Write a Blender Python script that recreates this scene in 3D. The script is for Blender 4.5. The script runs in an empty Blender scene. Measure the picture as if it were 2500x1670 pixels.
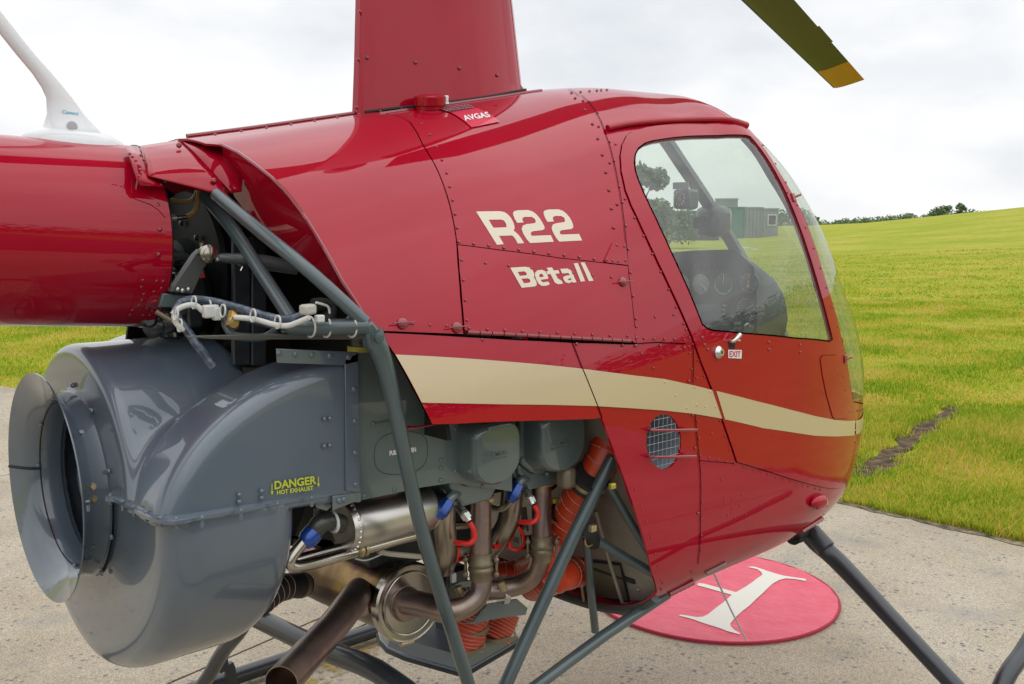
import bpy, math, random
import numpy as np
from mathutils import Vector, Matrix, geometry
from mathutils.bvhtree import BVHTree
random.seed(7); rng = np.random.default_rng(7)
scene = bpy.context.scene
col = scene.collection

# ------------------------------------------------------------------ camera
CAM = np.array([-1.235, -1.876, 1.5]); HEAD = math.radians(48); PITCH = math.radians(6.9); FOC = 2400.0
fh = np.array([math.cos(HEAD), math.sin(HEAD), 0]); RT = np.array([math.sin(HEAD), -math.cos(HEAD), 0]); ZZ = np.array([0, 0, 1.])
OPT = math.cos(PITCH)*fh - math.sin(PITCH)*ZZ; DN = -math.sin(PITCH)*fh - math.cos(PITCH)*ZZ
cd = bpy.data.cameras.new('camera'); cam = bpy.data.objects.new('camera', cd); col.objects.link(cam)
cd.sensor_width = 36; cd.lens = 36*FOC/2500; cd.clip_start = 0.05; cd.clip_end = 6000
M = Matrix([[RT[i], -DN[i], -OPT[i], CAM[i]] for i in range(3)] + [[0, 0, 0, 1]])
cam.matrix_world = M; scene.camera = cam
scene.view_settings.view_transform = 'Standard'; scene.view_settings.look = 'None'
scene.view_settings.exposure = 0.16; scene.view_settings.gamma = 1

# ------------------------------------------------------------------ sky and sun
SUN_EL, SUN_AZ = math.radians(55), math.radians(-70)      # behind the camera's right shoulder, diffused by cloud
w = bpy.data.worlds.new('World'); scene.world = w; w.use_nodes = True
nt_ = w.node_tree; nt_.nodes.clear(); N = nt_.nodes.new; L = nt_.links.new
out = N('ShaderNodeOutputWorld'); bg = N('ShaderNodeBackground'); L(bg.outputs[0], out.inputs[0])
tc = N('ShaderNodeTexCoord'); sep = N('ShaderNodeSeparateXYZ'); L(tc.outputs['Generated'], sep.inputs[0])
sky = N('ShaderNodeTexSky'); sky.sky_type = 'NISHITA'; sky.sun_disc = False; sky.sun_elevation = SUN_EL; sky.sun_rotation = math.radians(90) - SUN_AZ
mp = N('ShaderNodeMapping'); mp.inputs['Scale'].default_value = (1, 1, 2.2); L(tc.outputs['Generated'], mp.inputs[0])
nz = N('ShaderNodeTexNoise'); nz.inputs['Scale'].default_value = 2.3; nz.inputs['Detail'].default_value = 7; nz.inputs['Roughness'].default_value = .52
L(mp.outputs[0], nz.inputs['Vector'])
rp = N('ShaderNodeValToRGB'); e = rp.color_ramp.elements
e[0].position = .38; e[0].color = (.78, .81, .85, 1); e[1].position = .55; e[1].color = (1.03, 1.03, 1.035, 1)
L(nz.outputs['Fac'], rp.inputs[0])
grad = N('ShaderNodeMapRange'); grad.inputs['From Min'].default_value = 0.2; grad.inputs['From Max'].default_value = 1.0
grad.inputs['To Min'].default_value = .93; grad.inputs['To Max'].default_value = 1.75; L(sep.outputs['Z'], grad.inputs['Value'])
mul = N('ShaderNodeVectorMath'); mul.operation = 'SCALE'; L(rp.outputs[0], mul.inputs[0]); L(grad.outputs[0], mul.inputs['Scale'])
sc_ = N('ShaderNodeVectorMath'); sc_.operation = 'SCALE'; sc_.inputs['Scale'].default_value = .10; L(sky.outputs[0], sc_.inputs[0])
mx = N('ShaderNodeMix'); mx.data_type = 'RGBA'; mx.inputs['Factor'].default_value = .95
L(sc_.outputs[0], mx.inputs['A']); L(mul.outputs[0], mx.inputs['B']); L(mx.outputs['Result'], bg.inputs[0]); bg.inputs[1].default_value = 1.0
sd = bpy.data.lights.new('sun', 'SUN'); sd.energy = .5; sd.angle = math.radians(110); sd.color = (1, .985, .96)
sun = bpy.data.objects.new('sun', sd); col.objects.link(sun)
sv = Vector((math.cos(SUN_EL)*math.cos(SUN_AZ), math.cos(SUN_EL)*math.sin(SUN_AZ), math.sin(SUN_EL)))
sun.rotation_euler = sv.to_track_quat('Z', 'Y').to_euler(); sun.location = sv*30

# ------------------------------------------------------------------ photo pixels -> points on real planes
CR = dict(A=(0, 300, .3507), B=(350, 400, .3188), C=(0, 800, .5549), D=(400, 800, .3188), E=(850, 950, .3188), F=(600, 1200, .2998),
          G=(1200, 1000, .4274), H=(1550, 1100, .4046), I=(850, 0, .2555), J=(1000, 400, .3188), K=(1400, 200, .4146),
          L=(1550, 800, .4145), M=(1500, 320, .3189), N=(400, 1480, .21295), O=(680, 1180, .12754), Q=(0, 0, .2296), R=(1780, 0, .17036), P=(0, 0, 1.0))
def px(t, *uv):
    ox, oy, s = CR[t]
    if not hasattr(uv[0], '__len__'): return (ox+uv[0]*s, oy+uv[1]*s)
    return [(ox+a*s, oy+b*s) for a, b in uv]
def ray(x, y): return OPT + RT*((x-1250)/FOC) + DN*((y-835)/FOC)
def at(p, **k):
    d = ray(*p); ax, v = list(k.items())[0]; i = 'xyz'.index(ax); return CAM + d*((v-CAM[i])/d[i])
def onplane(p, o, n):
    d = ray(*p); n = np.array(n, float); return CAM + d*(((np.array(o)-CAM)@n)/(d@n))

# ------------------------------------------------------------------ objects
def link(o, parent=None, label=None, cat=None, group=None, kind=None):
    col.objects.link(o)
    if parent: o.parent = parent
    if label: o['label'] = label
    if cat: o['category'] = cat
    if group: o['group'] = group
    if kind: o['kind'] = kind
    return o
def empty(name, loc, label, cat, group=None):
    o = bpy.data.objects.new(name, None); o.location = loc; o.empty_display_size = .1
    return link(o, None, label, cat, group)
def mesh(name, V, F, mat, parent=None, smooth=35, normals=None, **k):
    me = bpy.data.meshes.new(name); V = np.asarray(V, float)
    if parent is not None:
        V = V - ploc(parent)
    me.from_pydata([tuple(v) for v in V], [], [tuple(int(i) for i in f) for f in F]); me.update()
    mats = mat if isinstance(mat, (list, tuple)) else [mat]
    for m in mats: me.materials.append(m)
    if normals is not None:
        me.shade_smooth(); me.normals_split_custom_set_from_vertices([tuple(n) for n in normals])
    elif smooth is not None and smooth > 0:
        me.shade_smooth()
        if smooth < 180: me.set_sharp_from_angle(angle=math.radians(smooth))
    return link(bpy.data.objects.new(name, me), parent, **k)
def ploc(p):
    v = np.zeros(3)
    while p is not None: v = v + np.array(p.location); p = p.parent
    return v
def dup(o, parent, mw=None):
    c = o.copy(); col.objects.link(c); c.parent = parent
    if mw is not None: c.matrix_basis = mw
    return c
class MB:
    def __init__(s): s.V = []; s.F = []
    def add(s, V, F):
        b = len(s.V); s.V += [tuple(v) for v in V]; s.F += [tuple(i+b for i in f) for f in F]; return s
    def obj(s, name, mat, parent=None, **k): return mesh(name, s.V, s.F, mat, parent, **k)
def catmull(P, n=6, closed=False):
    P = [np.array(p, float) for p in P]
    if len(P) < 3: return P
    out = []; m = len(P); rg = range(m) if closed else range(m-1)
    for i in rg:
        p0 = P[(i-1) % m] if closed or i > 0 else 2*P[0]-P[1]; p1 = P[i]; p2 = P[(i+1) % m]; p3 = P[(i+2) % m] if closed or i+2 < m else 2*P[-1]-P[-2]
        for k in range(n):
            t = k/n; out.append(.5*((2*p1)+(-p0+p2)*t+(2*p0-5*p1+4*p2-p3)*t*t+(-p0+3*p1-3*p2+p3)*t**3))
    if not closed: out.append(P[-1])
    return out
def tube_g(P, r, n=12, smooth=0, cap=True, hollow=0, ribs=None, closed=False, flat=None):
    if smooth: 
        rr = np.asarray(r, float)
        if rr.ndim: r = np.interp(np.linspace(0, len(P)-1, (len(P)-1)*smooth+1), range(len(P)), rr)
        P = catmull(P, smooth, closed)
    P = [np.array(p, float) for p in P]; m = len(P); R = np.broadcast_to(np.asarray(r, float), (m,))
    T = []
    for i in range(m):
        a = P[(i+1) % m] if closed or i+1 < m else P[i]; b = P[i-1] if closed or i > 0 else P[i]
        t = a-b; T.append(t/np.linalg.norm(t))
    u = np.cross(T[0], [0, 0, 1.]); 
    if np.linalg.norm(u) < .1: u = np.cross(T[0], [0, 1., 0])
    u /= np.linalg.norm(u); V = []; F = []
    for i in range(m):
        u = u - T[i]*(u@T[i]); u /= np.linalg.norm(u); v = np.cross(T[i], u)
        for k in range(n):
            a = 2*math.pi*k/n; V.append(P[i] + R[i]*(u*math.cos(a)+v*math.sin(a)*(flat or 1)))
    for i in range(m if closed else m-1):
        j = (i+1) % m
        for k in range(n): F.append((i*n+k, i*n+(k+1) % n, j*n+(k+1) % n, j*n+k))
    if not closed and cap:
        F.append(tuple(range(n-1, -1, -1))); 
        if hollow:   # open end: wall thickness and bore
            b = len(V); u_ = u; v_ = np.cross(T[-1], u)
            for dd, rr_ in ((0, R[-1]-hollow), (-4*R[-1], R[-1]-hollow)):
                for k in range(n):
                    a = 2*math.pi*k/n; V.append(P[-1]+T[-1]*dd + rr_*(u*math.cos(a)+v_*math.sin(a)))
            e0 = (m-1)*n
            for k in range(n):
                q = (k+1) % n; F.append((e0+k, e0+q, b+q, b+k)); F.append((b+k, b+q, b+n+q, b+n+k))
            F.append(tuple(b+n+k for k in range(n)))
        else: F.append(tuple((m-1)*n+k for k in range(n)))
    return V, F
def tube(name, P, r, mat, parent, n=12, sm=0, **k):
    hollow = k.pop('hollow', 0); closed = k.pop('closed', False); flat = k.pop('flat', None)
    V, F = tube_g(P, r, n, sm, hollow=hollow, closed=closed, flat=flat); return mesh(name, V, F, mat, parent, smooth=40, **k)
def lathe_g(prof, o, ax, n=32, close=False):
    """prof: (distance along axis, radius)"""
    ax = np.array(ax, float); ax /= np.linalg.norm(ax); u = np.cross(ax, [0, 0, 1.])
    if np.linalg.norm(u) < .1: u = np.cross(ax, [0, 1., 0])
    u /= np.linalg.norm(u); v = np.cross(ax, u); o = np.array(o, float); V = []; F = []
    for d, r in prof:
        for k in range(n):
            a = 2*math.pi*k/n; V.append(o+ax*d+r*(u*math.cos(a)+v*math.sin(a)))
    m = len(prof)
    for i in range(m-1):
        for k in range(n): q = (k+1) % n; F.append((i*n+k, i*n+q, (i+1)*n+q, (i+1)*n+k))
    F.append(tuple(range(n-1, -1, -1))); F.append(tuple((m-1)*n+k for k in range(n)))
    return V, F
def lathe(name, prof, o, ax, mat, parent, n=32, smooth=35, **k):
    V, F = lathe_g(prof, o, ax, n); return mesh(name, V, F, mat, parent, smooth=smooth, **k)
def plate_g(P, d, thick):
    """flat polygon P (3D), extruded by thick along d"""
    P = [np.array(p, float) for p in P]; d = np.array(d, float); d /= np.linalg.norm(d); m = len(P)
    V = P + [p+d*thick for p in P]
    F = [tuple(range(m)), tuple(range(2*m-1, m-1, -1))] + [(i, (i+1) % m, m+(i+1) % m, m+i) for i in range(m)]
    return V, F
def bevel(o, w=.002, seg=2):
    b = o.modifiers.new('bevel', 'BEVEL'); b.width = w; b.segments = seg; b.limit_method = 'ANGLE'; b.angle_limit = math.radians(35); return o
def plate(name, P, d, thick, mat, parent, bev=0, **k):
    V, F = plate_g(P, d, thick); o = mesh(name, V, F, mat, parent, smooth=30, **k)
    fixn(o)
    if bev: bevel(o, bev)
    return o
def fixn(o):
    import bmesh
    bm = bmesh.new(); bm.from_mesh(o.data); bmesh.ops.recalc_face_normals(bm, faces=bm.faces); bm.to_mesh(o.data); bm.free()
def box_g(c, s, R=None):
    c = np.array(c, float); V = []
    for x in (-.5, .5):
        for y in (-.5, .5):
            for z in (-.5, .5):
                v = np.array([x*s[0], y*s[1], z*s[2]]); V.append(c+(np.asarray(R)@v if R is not None else v))
    return V, [(0, 1, 3, 2), (4, 6, 7, 5), (0, 4, 5, 1), (2, 3, 7, 6), (0, 2, 6, 4), (1, 5, 7, 3)]
def box(name, c, s, mat, parent, bev=0, R=None, **k):
    V, F = box_g(c, s, R); o = mesh(name, V, F, mat, parent, smooth=30, **k)
    if bev: bevel(o, bev)
    return o
def rotz(a): c, s = math.cos(a), math.sin(a); return np.array([[c, -s, 0], [s, c, 0], [0, 0, 1.]])

# ------------------------------------------------------------------ materials
def mat(name, colr, rough=.5, metal=0, coat=0, spec=.5, noise=None, bump=None, coat_rough=.03):
    m = bpy.data.materials.new(name); m.use_nodes = True; t = m.node_tree; b = t.nodes['Principled BSDF']
    b.inputs['Base Color'].default_value = (*colr, 1); b.inputs['Roughness'].default_value = rough; b.inputs['Metallic'].default_value = metal
    b.inputs['Coat Weight'].default_value = coat; b.inputs['Coat Roughness'].default_value = coat_rough; b.inputs['Specular IOR Level'].default_value = spec
    if coat == 1:
        tcx = t.nodes.new('ShaderNodeTexCoord'); nx = t.nodes.new('ShaderNodeTexNoise'); nx.inputs['Scale'].default_value = 9; nx.inputs['Detail'].default_value = 7; t.links.new(tcx.outputs['Object'], nx.inputs['Vector'])
        mrx = t.nodes.new('ShaderNodeMapRange'); mrx.inputs['From Min'].default_value = .45; mrx.inputs['From Max'].default_value = .75; mrx.inputs['To Min'].default_value = .01; mrx.inputs['To Max'].default_value = .06; t.links.new(nx.outputs['Fac'], mrx.inputs['Value']); t.links.new(mrx.outputs[0], b.inputs['Coat Roughness'])
    def noise_node(scale, detail=4, stretch=(1, 1, 1)):
        tc = t.nodes.new('ShaderNodeTexCoord'); mp = t.nodes.new('ShaderNodeMapping'); mp.inputs['Scale'].default_value = stretch
        n = t.nodes.new('ShaderNodeTexNoise'); n.inputs['Scale'].default_value = scale; n.inputs['Detail'].default_value = detail
        t.links.new(tc.outputs['Object'], mp.inputs[0]); t.links.new(mp.outputs[0], n.inputs['Vector']); return n
    if noise:      # (scale, list of ramp stops) mottled wear of the finish
        n = noise_node(noise[0], 5, noise[2] if len(noise) > 2 else (1, 1, 1)); r = t.nodes.new('ShaderNodeValToRGB')
        while len(r.color_ramp.elements) < len(noise[1]): r.color_ramp.elements.new(.5)
        for e, (p, c) in zip(r.color_ramp.elements, noise[1]): e.position = p; e.color = (*c, 1)
        t.links.new(n.outputs['Fac'], r.inputs[0]); t.links.new(r.outputs[0], b.inputs['Base Color'])
    if bump:       # (scale, strength, distance)
        n = noise_node(bump[0], 3, bump[3] if len(bump) > 3 else (1, 1, 1)); bp = t.nodes.new('ShaderNodeBump'); bp.inputs['Strength'].default_value = bump[1]; bp.inputs['Distance'].default_value = bump[2]
        t.links.new(n.outputs['Fac'], bp.inputs['Height']); t.links.new(bp.outputs[0], b.inputs['Normal'])
        if coat: t.links.new(bp.outputs[0], b.inputs['Coat Normal'])
    return m
RED = mat('red_paint', (.27, .004, .010), .42, 0, 1, .02, bump=(2.2, .25, .004), noise=(3.0, [(.35, (.32, .0008, .013)), (.65, (.355, .001, .017))]))
REDP = mat('red_rivet_paint', (.22, .004, .012), .35, 0, .8)
GOLD = mat('gold_stripe_paint', (.50, .40, .24), .4, 0, .6)
CREAM = mat('cream_lettering', (.62, .54, .42), .45, 0, .3)
SEAM = mat('seam_gap', (.012, .002, .003), .8)
GREY = mat('slate_grey_paint', (.09, .115, .145), .34, 0, 1, bump=(5, .15, .002), noise=(6, [(.35, (.078, .105, .138)), (.55, (.09, .117, .148)), (.8, (.10, .122, .148))]))
GREEN = mat('grey_green_paint', (.078, .108, .108), .33, 0, 1, noise=(14, [(.3, (.08, .112, .112)), (.7, (.105, .138, .134))]), bump=(60, .06, .001))
DGREEN = mat('grey_green_tube', (.062, .092, .098), .34, 0, .6, noise=(10, [(.3, (.045, .068, .074)), (.7, (.062, .09, .094))]))
DARK = mat('dark_gear_paint', (.022, .030, .038), .38, 0, .35, noise=(8, [(.3, (.011, .015, .020)), (.75, (.019, .025, .031))]))
BLACK = mat('black_rubber', (.012, .013, .014), .55, noise=(30, [(.3, (.009, .010, .011)), (.7, (.02, .021, .022))]))
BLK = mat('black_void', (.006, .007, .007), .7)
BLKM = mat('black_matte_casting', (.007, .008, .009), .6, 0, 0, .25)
BLKP = mat('black_paint', (.012, .014, .015), .3, 0, .4)
ALU = mat('brushed_aluminium', (.55, .53, .49), .32, 1, noise=(5, [(.3, (.46, .44, .40)), (.7, (.62, .6, .56))], (1, 8, 8)), bump=(90, .08, .0006, (.2, 1, 1)))
WHT = mat('white_enamel', (.68, .69, .70), .32, 0, .6)
STEEL = mat('polished_steel', (.42, .38, .33), .2, 1, noise=(9, [(.3, (.36, .32, .27)), (.7, (.52, .49, .45))]))
ZINC = mat('zinc_fitting', (.62, .62, .60), .3, 1)
HOT = mat('heat_tinted_steel', (.25, .18, .15), .38, 1, noise=(7, [(.28, (.22, .175, .175)), (.42, (.36, .28, .23)), (.55, (.29, .22, .22)), (.66, (.48, .36, .25)), (.8, (.30, .27, .30))]), bump=(70, .12, .0008))
MUF = mat('muffler_steel', (.3, .22, .15), .28, 1, noise=(4.5, [(.34, (.045, .03, .026)), (.45, (.13, .08, .045)), (.54, (.30, .19, .07)), (.585, (.20, .09, .10)), (.62, (.07, .06, .11)), (.69, (.36, .29, .22))]), bump=(50, .08, .0008))
BRASS = mat('yellowed_clamp', (.45, .36, .20), .35, .8)
CLAMP = mat('clamp_plate', (.22, .18, .12), .45, .7, noise=(20, [(.3, (.17, .14, .09)), (.7, (.28, .23, .16))]))
BLUE = mat('blue_anodised_fitting', (.012, .06, .30), .25, .4, .5)
REDH = mat('red_hose', (.65, .015, .012), .35, 0, .3)
ORNG = mat('orange_silicone_duct', (.52, .055, .018), .42, 0, .2, noise=(16, [(.3, (.40, .028, .006)), (.7, (.55, .050, .010))]))
WIREW = mat('duct_wire', (.55, .32, .26), .4)
OCHRE = mat('ochre_cable', (.36, .21, .06), .4)
WIRE = mat('white_wire', (.55, .55, .52), .45)
FIREW = mat('firewall_steel', (.27, .26, .23), .42, .45, noise=(7, [(.3, (.24, .22, .18)), (.55, (.36, .33, .28)), (.75, (.44, .42, .36))]), bump=(25, .15, .002))
OLIVE = mat('olive_blade_underside', (.06, .056, .018), .55)
YEL = mat('yellow_blade_tip', (.55, .24, .012), .5)
YTXT = mat('yellow_lettering', (.45, .50, .015), .5)
WTXT = mat('white_lettering', (.75, .75, .74), .5)
RTXT = mat('red_lettering', (.5, .015, .06), .5)
BTXT = mat('blue_lettering', (.06, .42, .68), .5)
GTXT = mat('pale_lettering', (.35, .36, .37), .5)
REDL = mat('red_placard', (.62, .02, .06), .35, 0, .5)
TRIM = mat('grey_interior_trim', (.20, .22, .24), .5)
PANELM = mat('instrument_panel_black', (.018, .019, .02), .5)

RED.node_tree.nodes['Principled BSDF'].inputs['Coat Weight'].default_value = .82

# ------------------------------------------------------------------ helicopter body surface: sections across the long axis
def pchip(xs, ys):
    xs = np.array(xs, float); ys = np.array(ys, float); h = np.diff(xs); d = np.diff(ys)/h
    m = np.zeros(len(xs)); m[0] = d[0]; m[-1] = d[-1]
    for i in range(1, len(xs)-1):
        if d[i-1]*d[i] > 0:
            a = 2*h[i]+h[i-1]; b = h[i]+2*h[i-1]; m[i] = (a+b)/(a/d[i-1]+b/d[i])
    def f(x):
        x = np.clip(np.asarray(x, float), xs[0], xs[-1]); i = np.clip(np.searchsorted(xs, x, side='right')-1, 0, len(xs)-2)
        t = (x-xs[i])/h[i]
        return ys[i]*(1+2*t)*(1-t)**2+m[i]*h[i]*t*(1-t)**2+ys[i+1]*t*t*(3-2*t)+m[i+1]*h[i]*t*t*(t-1)
    return f
XN=1.80
zt=pchip([-.6,-.45,-.3,0,.3,.5,.68,.85,1.0,1.15,1.3,1.466,1.6,1.7,1.77,XN],[1.635,1.656,1.682,1.739,1.795,1.832,1.85,1.848,1.785,1.665,1.535,1.374,1.235,1.12,1.035,.95])
zb=pchip([-.6,.4,1.1,1.3,1.5,1.65,1.75,XN],[.56,.57,.595,.61,.655,.73,.815,.95])
nt=pchip([-.6,-.3,.2,.5,.75,.9,1.1,1.3,1.5,XN],[2.0,2.0,2.1,2.3,2.6,3.0,3.05,2.6,2.5,2.2])
nb=pchip([-.6,1.0,1.3,1.5,XN],[4.5,4.5,4.2,3.6,2.3])
ZC=pchip([-.6,.5,XN],[1.1,1.08,.95])
_wb = pchip([-.6, -.33, .2, .9], [.5, .53, .56, .56])
def wf(x):
    x = np.asarray(x, float); t = np.clip((x-.9)/(XN-.9), 0, 1); return _wb(x)*np.sqrt(np.maximum(1-t**2, 1e-8))
def S(x, th):
    x = np.asarray(x, float); th = np.asarray(th, float); c = np.cos(th); s = np.sin(th)
    n = np.where(s >= 0, nt(x), nb(x)); h = np.where(s >= 0, zt(x)-ZC(x), ZC(x)-zb(x)); ww = wf(x)
    r = ww*(np.abs(c)**n+(np.abs(s)*ww/np.maximum(h, 1e-4))**n)**(-1/n)
    return np.stack([x+0*c, -r*c, ZC(x)+r*s], -1)
def imp(P):
    x, y, z = P[..., 0], P[..., 1], P[..., 2]; up = z >= ZC(x); n = np.where(up, nt(x), nb(x))
    h = np.maximum(np.where(up, zt(x)-ZC(x), ZC(x)-zb(x)), 1e-3); ww = np.maximum(wf(x), 1e-3)
    v = (np.abs(y)/ww)**n + (np.abs(z-ZC(x))/h)**n; return np.maximum(v, 1e-9)**(1/n)
def Nrm(P):
    P = np.asarray(P, float); g = []
    for i in range(3):
        d = np.zeros(3); d[i] = 2e-3; g.append(imp(P+d)-imp(P-d))
    g = np.stack(g, -1); return g/np.maximum(np.linalg.norm(g, axis=-1, keepdims=True), 1e-9)
def toxt(P):
    x, y, z = P; return float(x), math.atan2(float(z-ZC(x)), float(-y))
_xs = np.concatenate([np.linspace(-.5, 1.5, 160), 1.5+.3*np.sin(np.linspace(.04, math.pi/2, 60))]); _th = np.linspace(-math.pi, math.pi, 361)
_X, _T = np.meshgrid(_xs, _th, indexing='ij'); _G = S(_X, _T); _nx, _nt = _X.shape
_F = [(i*_nt+j, (i+1)*_nt+j, (i+1)*_nt+j+1, i*_nt+j+1) for i in range(_nx-1) for j in range(_nt-1)]
BVH = BVHTree.FromPolygons([tuple(p) for p in _G.reshape(-1, 3)], _F)
BC = np.array([.9, -.1, 1.15])
def hit(p):
    p = np.array(p, float); c0 = np.array([1500., 800.])
    for k in range(80):
        h = BVH.ray_cast(Vector(CAM), Vector(ray(*p)))
        if h[0] is not None: return np.array(h[0])
        p = p + (c0-p)/np.linalg.norm(c0-p)*1.5
    raise RuntimeError('miss')
def xt(pts): return [toxt(hit(p)) for p in pts]
def chaikin(P, it=1):
    P = [np.array(p, float) for p in P]
    for _ in range(it):
        Q = []
        for i in range(len(P)):
            a, b, c = P[i-1], P[i], P[(i+1) % len(P)]; u, v = b-a, c-b; lu, lv = np.linalg.norm(u), np.linalg.norm(v); k = u@v/max(lu*lv, 1e-9)
            if k > .9 and lu < .11 and lv < .11: Q += [b*.5+(a*lv+c*lu)/(lu+lv)*.5]      # fair out hand-set points, keep true corners
            else: Q += [b]
        P = Q
    return [tuple(p) for p in P]
def inpoly(P, poly):
    poly = np.asarray(poly); x, y = P[:, 0], P[:, 1]; c = np.zeros(len(P), bool); n = len(poly); j = n-1
    for i in range(n):
        xi, yi = poly[i]; xj, yj = poly[j]
        with np.errstate(divide='ignore', invalid='ignore'):
            m = ((yi > y) != (yj > y)) & (x < (xj-xi)*(y-yi)/(yj-yi)+xi)
        c ^= m; j = i
    return c
def dense(poly, step):
    out = []; n = len(poly)
    for i in range(n):
        a = np.array(poly[i]); b = np.array(poly[(i+1) % n]); k = max(1, int(np.ceil(np.linalg.norm(b-a)/step)))
        for j in range(k): out.append(tuple(a+(b-a)*j/k))
    return out
def fill2d(outline, holes, step):
    """triangulate a 2-D outline with holes, with inner points"""
    loops = [dense(outline, step)]+[dense(h, step) for h in holes]
    V = []; Ed = []
    for lp in loops:
        b = len(V); V += lp; Ed += [(b+i, b+(i+1) % len(lp)) for i in range(len(lp))]
    A = np.array(loops[0]); lo, hi = A.min(0), A.max(0)
    gx, gy = np.meshgrid(np.arange(lo[0]+step/2, hi[0], step), np.arange(lo[1]+step/2, hi[1], step)); G = np.stack([gx.ravel(), gy.ravel()], -1)
    if len(G):
        m = inpoly(G, loops[0])
        for h in loops[1:]: m &= ~inpoly(G, h)
        G = G[m]; B = np.array(V)
        if len(G):
            d = np.min(np.linalg.norm(G[:, None]-B[None], axis=-1), axis=1) if len(G)*len(B) < 4e7 else np.full(len(G), 1)
            V += [tuple(g) for g in G[d > step*.35]]
    vo, _, fo, *_ = geometry.delaunay_2d_cdt([Vector(v) for v in V], Ed, [], 0, 1e-7)
    vo = np.array([tuple(v) for v in vo]); cen = np.array([vo[list(f)].mean(0) for f in fo]); m = inpoly(cen, loops[0])
    for h in loops[1:]: m &= ~inpoly(cen, h)
    F = [f for f, k in zip(fo, m) if k]; 
    F = [tuple(f) if np.cross(vo[f[1]]-vo[f[0]], vo[f[2]]-vo[f[0]]) > 0 else tuple(f[::-1]) for f in F]
    return vo, F, loops
def spts(Q, off):
    Q = np.asarray(Q, float); P = S(Q[:, 0], Q[:, 1]); n = Nrm(P); return P+n*off, n
def panel(name, outline, holes, off, rim, m, parent, step=.035, mapf=None, **k):
    mapf = mapf or spts
    V2, F, loops = fill2d(outline, holes, step); P, n = mapf(V2, off)
    a, b, c = P[F[0][0]], P[F[0][1]], P[F[0][2]]
    F2 = []
    for f in F:
        g = np.cross(P[f[1]]-P[f[0]], P[f[2]]-P[f[0]])
        F2.append(f if g@n[f[0]] > 0 else f[::-1])
    F = F2; V = list(P); NN = list(n)
    if rim:
        for lp in loops:
            Q, q = mapf(np.array(lp), off); nn = len(lp); base = len(V)
            tn = np.roll(Q, -1, 0)-np.roll(Q, 1, 0); side = np.cross(tn, q); side /= np.maximum(np.linalg.norm(side, axis=1, keepdims=True), 1e-9)
            ar = 1
            if lp is not loops[0]: pass
            V += list(Q)+list(Q-q*rim); NN += list(side)*2
            ff = [(0, 1, nn+1, nn)]; gq = np.cross(Q[1]-Q[0], -q[0]); fl = gq@side[0] < 0
            for i in range(nn):
                j = (i+1) % nn; F.append((base+nn+i, base+nn+j, base+j, base+i) if fl else (base+i, base+j, base+nn+j, base+nn+i))
    return mesh(name, V, F, m, parent, normals=NN, **k)
def ribbon(name, line, width, off, m, parent, smooth=0, closed=False, **k):
    """thin strip following a line (x, theta) on the body"""
    L_ = catmull(line, smooth, closed) if smooth else [np.array(p) for p in line]
    if closed: L_ = list(L_)+[L_[0]]
    D = []
    for i in range(len(L_)-1):
        kk = max(1, int(np.linalg.norm(L_[i+1]-L_[i])/.02)); D += [L_[i]+(L_[i+1]-L_[i])*j/kk for j in range(kk)]
    D.append(L_[-1]); P, n = spts(np.array(D), off); t = np.gradient(P, axis=0); s = np.cross(t, n); s /= np.maximum(np.linalg.norm(s, axis=1, keepdims=True), 1e-9)
    V = np.concatenate([P-s*width/2, P+s*width/2]); m_ = len(P)
    return mesh(name, V, [(i, i+1, m_+i+1, m_+i) for i in range(m_-1)], m, parent, normals=np.concatenate([n, n]), **k)
RIV = {}
def rivet_mesh(kind, m):
    key = (kind, m.name)
    if key in RIV: return RIV[key]
    prof = {'rivet': [(-.0005, .0030), (.0006, .0030), (.0016, .0022), (.0021, .0009)], 'screw': [(-.0005, .0042), (.0012, .0042), (.0024, .0033), (.0030, .0018), (.0022, .0013)],
            'bolt': [(-.001, .006), (.003, .006), (.005, .0045), (.0055, .003)]}[kind]
    V, F = lathe_g(prof, (0, 0, 0), (0, 0, 1), 6 if kind == 'bolt' else 8); me = bpy.data.meshes.new(kind)
    me.from_pydata([tuple(v) for v in V], [], F); me.materials.append(m); me.shade_smooth(); me.set_sharp_from_angle(angle=math.radians(50)); RIV[key] = me; return me
def stud(P, n, parent, kind='rivet', m=None, s=1.0):
    o = bpy.data.objects.new(kind, rivet_mesh(kind, m or REDP)); link(o, parent)
    q = Vector(n).to_track_quat('Z', 'Y'); o.matrix_basis = Matrix.LocRotScale(Vector(P)-Vector(ploc(parent)), q, (s*.85, s*.85, s*.8)); return o
def rivets(pts, parent, kind='rivet', off=.001, m=None, s=1.0):
    for p in pts:
        P = hit(p); n = Nrm(P); stud(P+n*off, n, parent, kind, m, s)
def along(a, b, n): return [(a[0]+(b[0]-a[0])*i/(n-1), a[1]+(b[1]-a[1])*i/(n-1)) for i in range(n)]
def chain(pts, n):
    A = np.array(catmull(pts, 10)); d = np.concatenate([[0], np.cumsum(np.linalg.norm(np.diff(A, axis=0), axis=1))]); t = np.linspace(0, d[-1], n)
    return [(float(np.interp(s, d, A[:, 0])), float(np.interp(s, d, A[:, 1]))) for s in t]
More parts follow.
